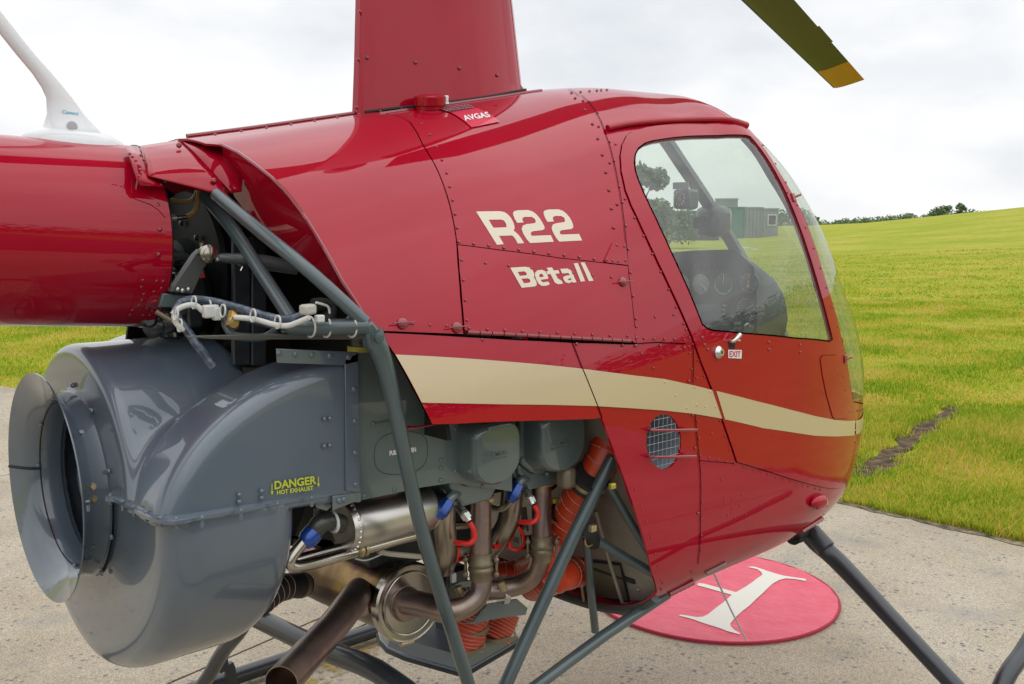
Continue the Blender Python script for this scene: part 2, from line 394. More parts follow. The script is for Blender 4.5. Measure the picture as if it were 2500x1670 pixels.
# flat lettering
def text_polys(s, bold=0.0, shear=0.0):
    cu = bpy.data.curves.new('t', 'FONT'); cu.body = s; cu.offset = bold; cu.shear = shear; cu.resolution_u = 3; o = bpy.data.objects.new('t', cu); col.objects.link(o)
    dg = bpy.context.evaluated_depsgraph_get(); me = bpy.data.meshes.new_from_object(o.evaluated_get(dg)); V = np.array([v.co[:2] for v in me.vertices]); F = [tuple(p.vertices) for p in me.polygons]
    bpy.data.objects.remove(o); bpy.data.meshes.remove(me); return V, F
def text(name, s, quad, mapf, m, parent, bold=.01, shear=0, off=.0006, **k):
    """quad: image points of the lettering's lower left, lower right, upper right, upper left"""
    V, F = text_polys(s, bold, shear); lo, hi = V.min(0), V.max(0); U = (V-lo)/(hi-lo); q = np.array(quad, float); P = []
    for u, v in U:
        p = (1-u)*(1-v)*q[0]+u*(1-v)*q[1]+u*v*q[2]+(1-u)*v*q[3]; P.append(mapf(p, off))
    return mesh(name, P, F, m, parent, smooth=0, **k)
def on_body(off0=0):
    def f(p, off): P = hit(p); return P+Nrm(P)*(off+off0)
    return f
def on_plane(o, n):
    n = np.array(n, float); n /= np.linalg.norm(n)
    return lambda p, off: onplane(p, o, n)+n*off

# ================================================================== HELICOPTER
heli = empty('helicopter', (0, 0, 0), 'red two-seat helicopter with gold stripe parked on the concrete apron', 'helicopter')
H = math.pi/2
mir = lambda Q: [(x, math.pi-t) for x, t in Q]
seam1 = xt([(960, 282), (1000, 300), (1030, 352), (1062, 405), (1088, 470), (1104, 530), (1115, 600)])
seam1_low = xt([(1117, 640), (1124, 730), (1131, 815)])
seam2 = xt([(1388, 219), (1410, 232)]+px('K', (50, 85), (110, 150), (160, 230), (185, 300), (210, 370), (240, 490), (270, 640), (298, 850), (318, 1080), (330, 1200), (352, 1390), (358, 1440)))
cut = xt([(470, 343), (540, 355), (582, 375), (620, 402), (662, 435), (700, 472), (735, 518), (765, 565), (800, 624), (835, 688), (870, 742), (900, 790)])
cut = [(-.425, H), (-.42, 1.35)] + cut[1:]
hinge = xt([(905, 800), (925, 808), (1000, 812), (1131, 817)])
hatch = xt(px('J', (360, 622), (700, 665), (1150, 725), (1667, 782), (1690, 1000), (1712, 1230), (1700, 1350), (1200, 1322), (800, 1300), (430, 1290), (412, 1270), (395, 1050), (375, 820)))
hatch_line = hatch[:]
s2_low = xt([(1552, 838)])
# tank cowling (aft), side cowling (mid), hatch, lower cowl
cowl_a = panel('tank_cowling', cut+hinge+seam1_low[::-1]+seam1[::-1]+[(seam1[0][0], H)], [], .0012, .004, RED, heli)
top2 = [(seam1[0][0], H)]+seam1+[hatch[0]]
cowl_b = panel('cabin_cowling', top2+hatch[1:4]+seam2[::-1][4:]+[(seam2[0][0], H)], [], 0, .004, RED, heli)
hatch_o = panel('access_hatch', hatch, [], .0018, .006, RED, heli)
strip = [hatch[3]]+seam2[-4:]+[s2_low[0]]+xt([(1545, 834)])+[hatch[6], hatch[5], hatch[4]]
low_a = xt([(928, 813), (964, 866), (1010, 950), (1055, 1036), (1120, 1034), (1200, 1030), (1330, 1026), (1440, 1023), (1468, 1020), (1440, 948), (1418, 895), (1395, 836), (1250, 830), (1137, 824), (1000, 816)])
cowl_low = panel('cowl_panel', low_a, [], .0012, .005, RED, heli)
# cabin shell
door = xt([(1400+.4146*u, 200+.4146*v) for u, v in [(330, 290), (300, 320), (275, 375), (264, 440), (268, 530), (290, 640), (330, 730), (400, 870), (450, 975), (500, 1080), (560, 1210), (620, 1330), (690, 1480)]] +
          px('L', (345, 90), (385, 200), (455, 375), (515, 550), (560, 680), (597, 790), (760, 838), (900, 884), (1000, 912), (1100, 938), (1170, 950), (1215, 940), (1248, 880), (1270, 800), (1285, 690), (1292, 560), (1285, 450), (1262, 350), (1240, 240), (1215, 150), (1190, 60)) +
          px('K', (1530, 1380), (1500, 1280), (1470, 1160), (1430, 1030), (1385, 900), (1330, 780), (1260, 640), (1180, 500), (1120, 400), (1070, 335), (1035, 290), (1000, 262), (900, 240), (760, 241), (600, 250), (420, 267)))
door = chaikin(door, 2)
ovent_c = px('L', 170, 672); ovent = xt([(ovent_c[0]+.4145*103*math.cos(a), ovent_c[1]+.4145*163*math.sin(a)) for a in np.linspace(0, 2*math.pi, 28, endpoint=False)])
pillar = xt(px('K', (1045, 285), (1110, 372), (1200, 512), (1285, 650), (1345, 765), (1400, 900), (1450, 1050), (1490, 1190), (1530, 1310), (1562, 1430), (1590, 1560))+px('L', (1222, 60), (1248, 190), (1268, 320), (1283, 430)))
wb_t = pillar[-1][1]
wind = [(.925, H), (.925, 1.3), (.93, 1.05)]+pillar+[(1.60, wb_t+.01), (1.7, wb_t+.02), (1.78, wb_t+.03), (1.799, wb_t+.05), (1.7995, H)]
aft = xt([(1470, 1022), (1486, 1065), (1510, 1130), (1535, 1200), (1558, 1270), (1577, 1335), (1592, 1400), (1604, 1446)])
aft = aft + [(aft[-1][0]+.01, -1.25), (aft[-1][0]+.02, -H)]
lowline = xt([(1395, 836), (1470, 838), (1540, 841), (1555, 841)])
up = [(seam2[0][0], H)]+seam2+lowline[::-1]+xt([(1418, 895), (1440, 948)])+aft
shell_out = up+[(1.7995, -H), (1.7995, wb_t)]+[(1.78, wb_t), (1.7, wb_t), (1.6, wb_t)]+pillar[::-1]+[(.93, 1.05), (.925, 1.3), (.925, H)]
shell = panel('cabin_shell', shell_out, [door, ovent], 0, .006, RED, heli, step=.03)
filler = panel('cowl_post_strip', strip, [], .0005, .003, RED, heli)
win = xt(px('K', (353, 525), (349, 480), (352, 430), (368, 390), (410, 362), (460, 350), (580, 336), (700, 325), (800, 319), (900, 316), (1010, 318), (1035, 328), (1060, 355), (1120, 440), (1200, 570), (1270, 720), (1320, 850), (1370, 990), (1410, 1120), (1450, 1260), (1480, 1370), (1510, 1485), (1518, 1515), (1500, 1527), (1300, 1508), (1000, 1480), (820, 1464), (780, 1452), (750, 1425), (700, 1300), (640, 1160), (600, 1075), (560, 990), (500, 865), (440, 735), (400, 650), (370, 575)))
win = chaikin(win, 2)
door_o = panel('cabin_door', door, [win], .0035, .012, RED, heli, step=.03)
# port side, mirrored
pm = lambda name, o, h, **k: panel(name, mir(o), [mir(q) for q in h], k.pop('off', 0), .005, RED, heli, **k)
pm('cabin_cowling', cut+hinge+[s2_low[0]]+seam2[::-1]+[(seam2[0][0], H)], [], step=.05)
pm('cabin_shell', shell_out, [win], step=.04)
pm('cowl_panel', low_a, [], step=.05)

# glass
def glass(name, tint, haze):
    m = bpy.data.materials.new(name); m.use_nodes = True; t = m.node_tree; t.nodes.clear(); o = t.nodes.new('ShaderNodeOutputMaterial')
    tr = t.nodes.new('ShaderNodeBsdfTransparent'); tr.inputs[0].default_value = (*tint, 1); gl = t.nodes.new('ShaderNodeBsdfGlossy'); gl.inputs['Roughness'].default_value = .012
    fr = t.nodes.new('ShaderNodeFresnel'); ge = t.nodes.new('ShaderNodeNewGeometry'); mi = t.nodes.new('ShaderNodeMapRange'); mi.inputs['To Min'].default_value = 1.62; mi.inputs['To Max'].default_value = 1/1.62; t.links.new(ge.outputs['Backfacing'], mi.inputs['Value']); t.links.new(mi.outputs[0], fr.inputs['IOR']); m1 = t.nodes.new('ShaderNodeMixShader'); df = t.nodes.new('ShaderNodeBsdfDiffuse'); df.inputs[0].default_value = (.72, .76, .74, 1)
    tcn = t.nodes.new('ShaderNodeTexCoord'); nn = t.nodes.new('ShaderNodeTexNoise'); nn.inputs['Scale'].default_value = 3.0; nn.inputs['Detail'].default_value = 6; nn.inputs['Distortion'].default_value = 1.5
    mr = t.nodes.new('ShaderNodeMapRange'); mr.inputs['From Min'].default_value = .38; mr.inputs['From Max'].default_value = .72; mr.inputs['To Min'].default_value = haze*.35; mr.inputs['To Max'].default_value = haze*1.6
    m2 = t.nodes.new('ShaderNodeMixShader'); lk = t.links.new
    lk(tcn.outputs['Object'], nn.inputs['Vector']); lk(nn.outputs['Fac'], mr.inputs['Value']); lk(mr.outputs[0], m2.inputs[0]); lk(tr.outputs[0], m2.inputs[1]); lk(df.outputs[0], m2.inputs[2])
    lk(fr.outputs[0], m1.inputs[0]); lk(m2.outputs[0], m1.inputs[1]); lk(gl.outputs[0], m1.inputs[2]); lk(m1.outputs[0], o.inputs[0]); return m
GL1 = glass('door_acrylic', (.80, .86, .84), .10); GL2 = glass('windshield_acrylic', (.87, .93, .84), .05)  # windshield tint leans green, putting reflected grass into its colour
panel('window_pane', win, [], .0005, 0, GL1, door_o, step=.03)
seal = ribbon('window_seal', win, .0032, .0042, SEAM, door_o, closed=True)
panel('window_pane', mir(win), [], 0, 0, GL2, heli, step=.05)
panel('windshield', wind, [], .001, 0, GL2, heli, step=.03)
panel('windshield', mir(wind), [], .001, 0, GL2, heli, step=.03)
# centre bow of the windshield, windscreen inner trims
bowp = [S(x, H)+np.array([0, 0, -.012]) for x in np.linspace(.90, 1.785, 26)]
V = []; F = []
for i, p in enumerate(bowp):
    t = bowp[min(i+1, 25)]-bowp[max(i-1, 0)]; nn_ = np.cross(t, [0, 1, 0]); nn_ /= np.linalg.norm(nn_)
    for a, b in ((-.021, 0), (.021, 0), (.021, .016), (-.021, .016)): V.append(p+np.array([0, a, 0])+nn_*b)
    if i: F += [((i-1)*4+k, (i-1)*4+(k+1) % 4, i*4+(k+1) % 4, i*4+k) for k in range(4)]
bow = mesh('windshield_bow', V, F, TRIM, heli, smooth=30)
for sg in (1, -1):
    V = []; F = []
    pl = catmull([np.array(p) for p in pillar], 3)
    for i, q in enumerate(pl):
        th = q[1] if sg > 0 else math.pi-q[1]; P = S(q[0], th); n = Nrm(P); P2 = S(q[0]-.001, th)
        tdir = (S(pl[min(i+1, len(pl)-1)][0], pl[min(i+1, len(pl)-1)][1] if sg > 0 else math.pi-pl[min(i+1, len(pl)-1)][1]) - S(pl[max(i-1, 0)][0], pl[max(i-1, 0)][1] if sg > 0 else math.pi-pl[max(i-1, 0)][1]))
        s_ = np.cross(tdir, n); s_ /= np.linalg.norm(s_); s_ *= (1 if s_[0] > 0 else -1)
        V += [P-n*.003+s_*.004, P-n*.006-s_*.016, P-n*.028-s_*.016, P-n*.028+s_*.004]
        if i: F += [((i-1)*4+k, (i-1)*4+(k+1) % 4, i*4+(k+1) % 4, i*4+k) for k in range(4)]
    mesh('pillar_trim', V, F, TRIM, heli, smooth=30)
# cabin inside: floor, seat backs, firewall
FWo = np.array([.262, -.5, 1.10]); FWd = np.array([.447, -.5, .663])-np.array([.255, -.5, 1.10]); FWn = np.cross(FWd, [0, 1, 0]); FWn /= np.linalg.norm(FWn); FWn *= (-1 if FWn[0] > 0 else 1)
def fw_sec(t):    # half width along the firewall at parameter t (0 top .. 1 bottom)
    p = FWo+FWd*t; return p
rows = []
for t in np.linspace(-.02, 1.19, 14):
    c = FWo+FWd*t; z = c[2]; x = c[0]+.012; zc = ZC(x); n = nt(x) if z > zc else nb(x); h = zt(x)-zc if z > zc else zc-zb(x); yy = wf(x)*max(1-(abs(z-zc)/h)**n, .02)**(1/n)-.006
    rows.append([(x, y, z) for y in np.linspace(-yy, yy, 9)])
V = [p for r in rows for p in r]; F = [(i*9+j, i*9+j+1, (i+1)*9+j+1, (i+1)*9+j) for i in range(len(rows)-1) for j in range(8)]
kl = [S(aft[-1][0]-.004, a)+np.array([-.006, 0, -.004]) for a in np.linspace(-.72, -2.42, 30)]; tube('belly_edge_channel', kl, .011, mat('belly_channel_grey', (.07, .075, .075), .5, .3), heli, n=8)
fire = mesh('firewall', V, F, FIREW, heli, smooth=60)
plate('cabin_floor', [(.46, -.42, .66), (1.3, -.34, .70), (1.3, .34, .70), (.46, .42, .66)], (0, 0, 1), .012, PANELM, heli)
for s in (-.24, .24):
    seat = box('seat', (.72, s, .93), (.40, .40, .16), BLACK, heli, bev=.04); box('seat_back', (.50, s, 1.22), (.10, .40, .52), BLACK, seat, bev=.04)

# ------------------------------------------------------------------ gold stripe, letters
up_e = [(964, 866), (1065, 871), (1145, 876), (1225, 882), (1320, 890), (1417, 900), (1480, 908), (1550, 917), (1620, 925), (1693, 941), (1741, 953)]
up_d = [(1745, 954), (1790, 965), (1840, 978), (1923, 999), (1985, 1015), (2031, 1024), (2060, 1027), (2084, 1026)]
lo_e = [(1761, 1022), (1693, 1010), (1620, 1002), (1550, 997), (1449, 991), (1330, 988), (1225, 987), (1120, 985), (1028, 983)]
lo_d = [(2082, 1062), (2060, 1064), (2031, 1065), (1985, 1063), (1944, 1057), (1861, 1045), (1766, 1023)]
stripe = xt(up_e+lo_e); panel('stripe', stripe, [], .0024, 0, GOLD, shell, step=.03)
sd_ = xt(up_d+lo_d); panel('stripe', sd_, [], .0045, 0, GOLD, door_o, step=.03)
t1, t2 = toxt(hit((2088, 1026))), toxt(hit((2088, 1060)))
nose = [t1, toxt(hit((2098, 1024))), (1.62, t1[1]+.01), (1.72, t1[1]+.01), (1.79, t1[1]), (1.798, t1[1]), (1.798, t2[1]), (1.79, t2[1]), (1.72, t2[1]+.01), (1.62, t2[1]), toxt(hit((2098, 1057))), t2]
panel('stripe', nose, [], .0024, 0, GOLD, shell, step=.03)
mm = S(*t1); 
panel('stripe', mir(stripe), [], .0024, 0, GOLD, shell, step=.05); panel('stripe', mir(sd_), [], .0024, 0, GOLD, shell, step=.05); panel('stripe', mir(nose), [], .0024, 0, GOLD, shell, step=.03)
def letters(name, outer, holes, parent, off): 
    return panel(name, xt(px('J', *outer)), [xt(px('J', *h)) for h in holes], off, 0, CREAM, parent, step=.02)
Rr = [(508, 367), (600, 365), (690, 364), (725, 371), (750, 387), (775, 415), (792, 447), (802, 478), (803, 495), (795, 512), (815, 528), (835, 547), (855, 575), (876, 608), (827, 612), (812, 582), (795, 558), (780, 550), (683, 553), (702, 585), (720, 616), (668, 622), (620, 545), (560, 450)]
letters('letter_r', Rr, [[(605, 430), (700, 428), (722, 437), (736, 458), (742, 478), (738, 487), (642, 491), (622, 460)]], cowl_b, .0006)
T1 = [(790, 378), (800, 364), (830, 357), (905, 355), (940, 366), (970, 388), (995, 418), (1015, 450), (1031, 482), (1033, 498), (1015, 509), (938, 519), (926, 530), (928, 545), (937, 553), (1080, 547), (1103, 598), (922, 608), (895, 578), (868, 535), (857, 500), (866, 474), (895, 463), (955, 456), (966, 446), (958, 424), (935, 408), (880, 408), (863, 416), (863, 432), (872, 451), (822, 453), (805, 425), (794, 398)]
letters('digit', T1, [], cowl_b, .0006)
T2 = [(1024, 372), (1035, 358), (1065, 351), (1140, 350), (1172, 361), (1200, 383), (1224, 412), (1240, 440), (1251, 470), (1252, 490), (1235, 501), (1162, 510), (1148, 521), (1150, 535), (1160, 543), (1297, 538), (1320, 588), (1145, 597), (1120, 568), (1095, 522), (1086, 492), (1095, 467), (1122, 456), (1180, 448), (1190, 440), (1182, 414), (1160, 402), (1115, 400), (1096, 409), (1096, 425), (1103, 443), (1055, 446), (1038, 418), (1028, 394)]
letters('digit', T2, [], cowl_b, .0006)
Bb = [(765, 800), (880, 792), (910, 797), (932, 812), (946, 838), (950, 858), (945, 872), (960, 893), (968, 918), (965, 935), (950, 943), (852, 953), (810, 880)]
letters('letter', Bb, [[(822, 832), (872, 827), (886, 836), (892, 850), (886, 857), (838, 862)], [(851, 884), (900, 880), (915, 890), (920, 905), (912, 913), (870, 918)]], hatch_o, .0026)
letters('letter', [(955, 838), (972, 820), (1005, 815), (1030, 824), (1047, 846), (1055, 872), (1055, 884), (1000, 891), (1003, 904), (1015, 911), (1055, 905), (1068, 925), (1040, 937), (1005, 938), (983, 923), (965, 893), (955, 860)], [[(986, 860), (992, 848), (1006, 846), (1016, 856), (1020, 869), (990, 873)]], hatch_o, .0026)
letters('letter', [(1042, 800), (1085, 797), (1097, 820), (1133, 818), (1143, 842), (1110, 845), (1130, 883), (1148, 892), (1162, 904), (1168, 921), (1130, 926), (1105, 912), (1092, 885), (1073, 848), (1050, 849), (1040, 826), (1058, 824)], [], hatch_o, .0026)
letters('letter', [(1147, 808), (1200, 805), (1228, 818), (1245, 845), (1258, 880), (1272, 909), (1245, 914), (1240, 905), (1215, 917), (1190, 912), (1172, 890), (1170, 870), (1190, 860), (1220, 856), (1210, 840), (1162, 843)], [[(1205, 884), (1228, 879), (1235, 889), (1216, 897)]], hatch_o, .0026)
letters('letter', [(1250, 766), (1282, 763), (1337, 902), (1303, 905)], [], hatch_o, .0026); letters('letter', [(1303, 760), (1333, 758), (1402, 898), (1366, 902)], [], hatch_o, .0026)

# ------------------------------------------------------------------ seams
def seam(pts, parent, off=.002, w_=.0022, sm=0, **k): return ribbon('seam', xt(pts), w_, off, SEAM, parent, smooth=sm, **k)
for q, p in ((seam1+seam1_low, cowl_a), (seam2, shell)): ribbon('seam', q, .0016, .002, SEAM, p, smooth=2)
ribbon('seam', hatch_line[:1]+hatch_line[:-8:-1][:0]+[hatch_line[0]]+hatch_line[:0:-1][:5], .0018, .0025, SEAM, hatch_o)
ribbon('seam', hatch_line[:4], .0012, .0025, SEAM, hatch_o)
seam([(925, 810), (1000, 813), (1131, 818)], cowl_a, w_=.0026); seam([(1395, 836), (1418, 895), (1440, 948), (1468, 1020)], cowl_low, .0028)
seam([(1140, 822), (1250, 829), (1395, 836), (1540, 840), (1600, 836), (1672, 839)], cowl_low, w_=.002)
seam([(1690, 841), (1692, 880), (1690, 935)], shell); seam(px('L', (340, 345), (350, 440), (352, 520), (368, 700), (378, 790), (385, 930), (382, 1100), (378, 1290), (368, 1390)), shell, sm=3)
seam(px('L', (372, 782), (470, 790), (590, 800)), shell, w_=.0012)
ribbon('seam', door, .0032, .0012, SEAM, shell, closed=True)
seam(px('L', (1290, 560), (1288, 700), (1265, 830), (1232, 925)), shell, w_=.0016)
seam(px('L', (1286, 436), (1310, 440), (1345, 448)), shell, w_=.0025)
# hinge rod of the hatch, knuckles
hp = [hit(p)+Nrm(hit(p))*.004 for p in px('J', (432, 1292), (850, 1316), (1260, 1334), (1685, 1357))]
for i in range(15):
    a = hp[0]+(hp[-1]-hp[0])*i/15; b = hp[0]+(hp[-1]-hp[0])*(i+.92)/15; tube('hinge_knuckle', [a, b], .0042, REDP, hatch_o, n=8)
# corner plate behind the door post
cp = xt(px('J', (1490, 735), (1550, 605), (1570, 600), (1648, 610), (1667, 778), (1500, 758), (1484, 745))); panel('doubler_plate', cp, [], .0030, .003, RED, cowl_b)
# door vent flap outline, seams of the strip
vf = px('L', (1082, 185), (1095, 163), (1175, 162), (1200, 250), (1225, 370), (1250, 500), (1240, 530), (1170, 538), (1155, 525), (1120, 400), (1095, 280))
panel('vent_flap', xt(vf), [], .0052, .0016, RED, door_o); ribbon('seam', xt(vf), .0022, .0047, SEAM, door_o, closed=True)
# oval vent: collar, grille, guards
vc = hit(ovent_c); vn = Nrm(vc); vu = np.array([1, 0, 0])-vn*vn[0]; vu /= np.linalg.norm(vu); vv = np.cross(vn, vu); vv *= (1 if vv[2] > 0 else -1)
duct = [S(*q) for q in ovent]; V = [p-vn*.002 for p in duct]+[p-vn*.10 for p in duct]; k_ = len(duct)
vent = mesh('cooling_vent', V+[vc-vn*.10], [(i, (i+1) % k_, k_+(i+1) % k_, k_+i) for i in range(k_)]+[(k_+i, k_+(i+1) % k_, 2*k_) for i in range(k_)], mat('vent_duct_grey', (.22, .26, .30), .4), heli, smooth=60)
OV = np.array([((p-vc)@vu, (p-vc)@vv) for p in duct])
def clipseg(a, b, n=60):
    pts = np.array([a+(b-a)*i/n for i in range(n+1)]); m = inpoly(pts, OV); return pts[m]
mg = MB()
for i in range(-4, 5):
    s = clipseg(np.array([i*.015, -.2]), np.array([i*.0135, .2])); 
    if len(s) > 2: mg.add(*tube_g([vc+vu*s[0][0]+vv*s[0][1]-vn*.003, vc+vu*s[-1][0]+vv*s[-1][1]-vn*.003], .0005, 6))
for i in range(-6, 7):
    s = clipseg(np.array([-.2, i*.017]), np.array([.2, i*.017]))
    if len(s) > 2: mg.add(*tube_g([vc+vu*s[0][0]+vv*s[0][1]-vn*.001, vc+vu*s[-1][0]+vv*s[-1][1]-vn*.001], .0005, 6))
mg.obj('wire_grille', GTXT, vent)
for a, b in (((68, 598), (325, 595)), ((62, 755), (320, 750))):
    A_, B_ = hit(px('L', *a)), hit(px('L', *b)); A2 = A_+vn*.004; tube('guard_bar', [A_-vn*.002, A_+vn*.012, A_*.92+B_*.08+vn*.018, B_+vn*.018], .0032, REDP, vent, n=8)
# cowl latches
for x, y in px('J', (1626, 908), (357, 1257)) + [px('P', 981, 791)]:
    P = hit((x, y)); n = Nrm(P); la = lathe('latch', [(0, .010), (.004, .010), (.007, .007), (.008, .002)], P+n*.001, n, REDP, heli, n=16)
    e = np.cross(n, [0, 0, 1]); e /= np.linalg.norm(e); e *= (1 if e[0] > 0 else -1); box('latch_key', P+n*.010, (.044, .003, .002), REDP, la, R=np.stack([e, n, np.cross(e, n)], 1))
# drip rail above the door
dr = [hit(p) for p in px('K', (195, 283), (300, 262), (420, 248), (560, 238), (700, 233), (820, 232), (920, 238), (1020, 252))]
dr = [p+Nrm(p)*.006 for p in dr]; tube('drip_rail', dr, [.007]*4+[.008]*3+[.009], RED, heli, n=10, sm=3)
# door handle, lock, EXIT placard, fasteners
P = hit(px('L', 478, 145)); n = Nrm(P); lk = lathe('door_lock', [(0, .0145), (.006, .0145), (.009, .012), (.012, .0085), (.0135, .008), (.0135, .002)], P+n*.003, n, ZINC, door_o, n=24)
box('key_slot', P+n*.017, (.002, .002, .007), BLK, lk, R=np.stack([np.cross(n, [0, 0, 1]), n, [0, 0, 1]], 1))
sl = xt(px('L', (543, 88), (580, 88), (582, 120), (572, 126), (552, 124), (543, 115))); panel('handle_recess', sl, [], .0041, 0, SEAM, door_o, step=.02)
P0 = hit(px('L', 548, 78)); P1 = hit(px('L', 578, 40)); n = Nrm(P0); tube('door_handle', [P0+n*.004, P0+n*.016, P1+n*.020], [.0045, .004, .0055], ZINC, door_o, n=10, sm=3)
pq = xt(px('L', (540, 130), (620, 131), (618, 182), (540, 178))); ex = panel('exit_placard', pq, [], .0048, .0005, WHT, door_o, step=.02)
text('lettering', 'EXIT', px('L', (546, 172), (612, 174), (613, 138), (547, 137)), on_body(.0048), RTXT, ex, bold=.02)
text('lettering', 'OPEN', px('L', (590, 78), (612, 80), (612, 69), (590, 68)), on_body(.0043), WTXT, door_o, bold=.01); tube('placard_arrow', [hit(q)+Nrm(hit(q))*.0045 for q in px('L', (563, 72), (590, 73))], .0006, WTXT, door_o, n=4)
# window latches on the windshield strip
for cx_, cy_, cr in ((1285, 685, 'K'), (1228, 185, 'L')):
    P = hit(px(cr, cx_, cy_)); n = Nrm(P); c1 = box('windshield_clip', P+n*.004, (.012, .008, .022), REDP, heli, bev=.001, R=np.stack([[1, 0, 0], n, np.cross([1, 0, 0], n)], 1)); tube('clip_arm', [P+n*.005, P+n*.014+np.array([.018, 0, .004])], .003, REDP, c1, n=8)
# position light on the nose side
P = hit(px('L', 1060, 1022)); n = Nrm(P); t = hit(px('L', 1120, 1015))-hit(px('L', 990, 1035)); t -= n*(t@n); t /= np.linalg.norm(t); b_ = np.cross(n, t)
V = []; F = []; m_ = 14; k_ = 16
for i in range(m_):
    f = i/(m_-1); r = .021*math.sqrt(max(1-(1-f*1.25)**2, 0)) if f < .8 else .021*(1-((f-.8)/.2)**2*.22)
    c = P+t*(f-.5)*.068+n*.006
    for k in range(k_): a = 2*math.pi*k/k_; V.append(c+b_*math.cos(a)*r+n*math.sin(a)*r*.85)
F = [(i*k_+k, i*k_+(k+1) % k_, (i+1)*k_+(k+1) % k_, (i+1)*k_+k) for i in range(m_-1) for k in range(k_)]+[tuple((m_-1)*k_+k for k in range(k_))]
lt = mesh('position_light_housing', V, F, RED, heli, smooth=40); 
V, F = lathe_g([(0, .0165), (.006, .015), (.011, .010), (.013, .003)], P+t*.033+n*.006, t, 16); mesh('light_lens', V, F, mat('clear_lens', (.7, .68, .62), .1, 0, 1), lt, smooth=60)
# belly keel strips (angle irons with rivets)
for a, b in (((205, 870), (350, 785)), ((1000, 483), (1135, 415))):
    A_, B_ = hit(px('H', *a)), hit(px('H', *b)); nn_ = (Nrm(A_)+Nrm(B_))/2; ks = tube('keel_flange', [A_+nn_*.004, B_+nn_*.004], .006, REDP, heli, n=6)
    for i in range(6): stud(A_+(B_-A_)*(i+.5)/6+nn_*.009, nn_, ks, 'rivet')
A_, B_ = hit(px('H', 425, 735)), hit(px('H', 545, 675)); tube('belly_grab_strip', [A_+Nrm(A_)*.003, B_+Nrm(B_)*.003], .0035, mat('strip_olive_grey', (.18, .16, .14), .5), heli, n=6)

# ------------------------------------------------------------------ rivets
J = lambda *q: px('J', *q)
rivets(chain(px('I', (465, 1068), (545, 1086), (620, 1120), (695, 1181), (762, 1260), (826, 1371), (885, 1502))+J((282, 68), (310, 191), (338, 322), (360, 460), (375, 598)), 12), cowl_b, s=1.15)
rivets(chain(J((375, 598), (610, 628), (825, 657), (1033, 683), (1227, 706), (1413, 730)), 10)[1:], cowl_b, s=1.3)
rivets(J((395, 741), (408, 894), (421, 1047), (433, 1200), (450, 1262))+J((578, 764), (755, 783), (925, 802), (1245, 838), (1393, 856), (1540, 870))+chain(J((590, 1269), (1000, 1290), (1450, 1312), (1663, 1321)), 9), hatch_o, off=.0028, s=1.1)
rivets(J((20, 1226), (153, 1236), (280, 1243)), cowl_a, off=.002)
rivets(J((1503, 67), (1527, 205), (1546, 345), (1562, 490), (1590, 312)), cowl_b, 'screw')
rivets(px('K', (10, 97), (57, 113), (68, 168), (112, 249), (143, 336), (170, 431), (192, 533), (209, 638), (224, 747), (237, 860)), cowl_b, 'screw')
rivets(J((1580, 627), (1637, 636), (1590, 750), (1646, 745), (1502, 740), (1547, 746)), cowl_b, 'screw', off=.003, s=.9)
rivets(J((1675, 654), (1693, 835), (1711, 1014), (1733, 1187), (1735, 1247), (1737, 1331), (1794, 1338), (1872, 1338), (1655, 476), (1722, 414), (1606, 176), (1630, 298), (1650, 270), (1790, 552), (1858, 690)), shell, s=1.15)
rivets(J((555, 1348), (1276, 1380), (1628, 1390), (1726, 1394)), cowl_low, 'screw')
rivets(px('K', (92, 115), (142, 183), (248, 368), (214, 354), (240, 466), (270, 618), (304, 690), (289, 711), (308, 849), (323, 986), (337, 1125), (351, 1263), (367, 1394), (369, 1441), (359, 801), (412, 909), (463, 1014), (513, 1119), (560, 1223), (604, 1328), (590, 1371), (481, 1385), (648, 1425), (662, 1458), (415, 1511), (370, 1505), (475, 1515), (535, 1513), (593, 1515)), shell, s=1.1)
rivets(px('K', (148, 264), (214, 478), (257, 722)), shell, 'screw', s=.9)
rivets(px('K', (1108, 378), (1182, 487), (1243, 596), (1360, 860), (1407, 980), (1447, 1098), (1482, 1212), (1516, 1327), (1547, 1439), (1309, 728), (1253, 655), (1298, 705)), shell, off=.004, s=1.2)
rivets(px('L', (1259, 323), (1277, 429), (1284, 463), (1289, 495), (1311, 489), (1327, 484), (1340, 478), (1220, 132), (1238, 215), (1283, 660), (1300, 676), (1296, 675)), shell, s=1.3)
rivets(px('L', (1281, 750), (1305, 752), (1266, 822), (1297, 825), (1246, 885), (1212, 932), (1252, 873), (1130, 1050), (1113, 1100), (1090, 955), (1063, 948)), shell)
rivets(px('L', (5, 60), (53, 65), (110, 67), (173, 69), (233, 70), (290, 72), (321, 59), (318, 112), (321, 149), (339, 98), (372, 192), (333, 244), (363, 298), (405, 285), (107, 238), (39, 155), (501, 549), (529, 635), (557, 720), (450, 622), (369, 552), (375, 652), (384, 754), (436, 765), (487, 778), (536, 790), (585, 803), (507, 895), (389, 840), (392, 934), (395, 1031), (392, 1128), (390, 1222), (388, 1310)), shell)
rivets(px('L', (5, 106), (148, 107), (290, 117), (316, 315), (339, 516), (353, 710), (370, 1092)), shell, 'screw')
rivets(px('L', (638, 820), (656, 826), (700, 838), (741, 851), (783, 864), (827, 880), (873, 890), (915, 903), (954, 917), (990, 930), (1020, 936), (632, 986), (525, 1003), (572, 1011), (526, 1030), (573, 1068), (620, 1050), (651, 1100), (588, 1121), (546, 1105), (527, 1152), (740, 1045), (880, 1010), (2, 952), (35, 1050), (67, 1143), (95, 1240), (118, 1330), (135, 1405), (150, 1490)), shell, s=.8)
rivets(px('L', (165, 1505), (155, 1540), (335, 1437)), shell, 'screw', s=.9)
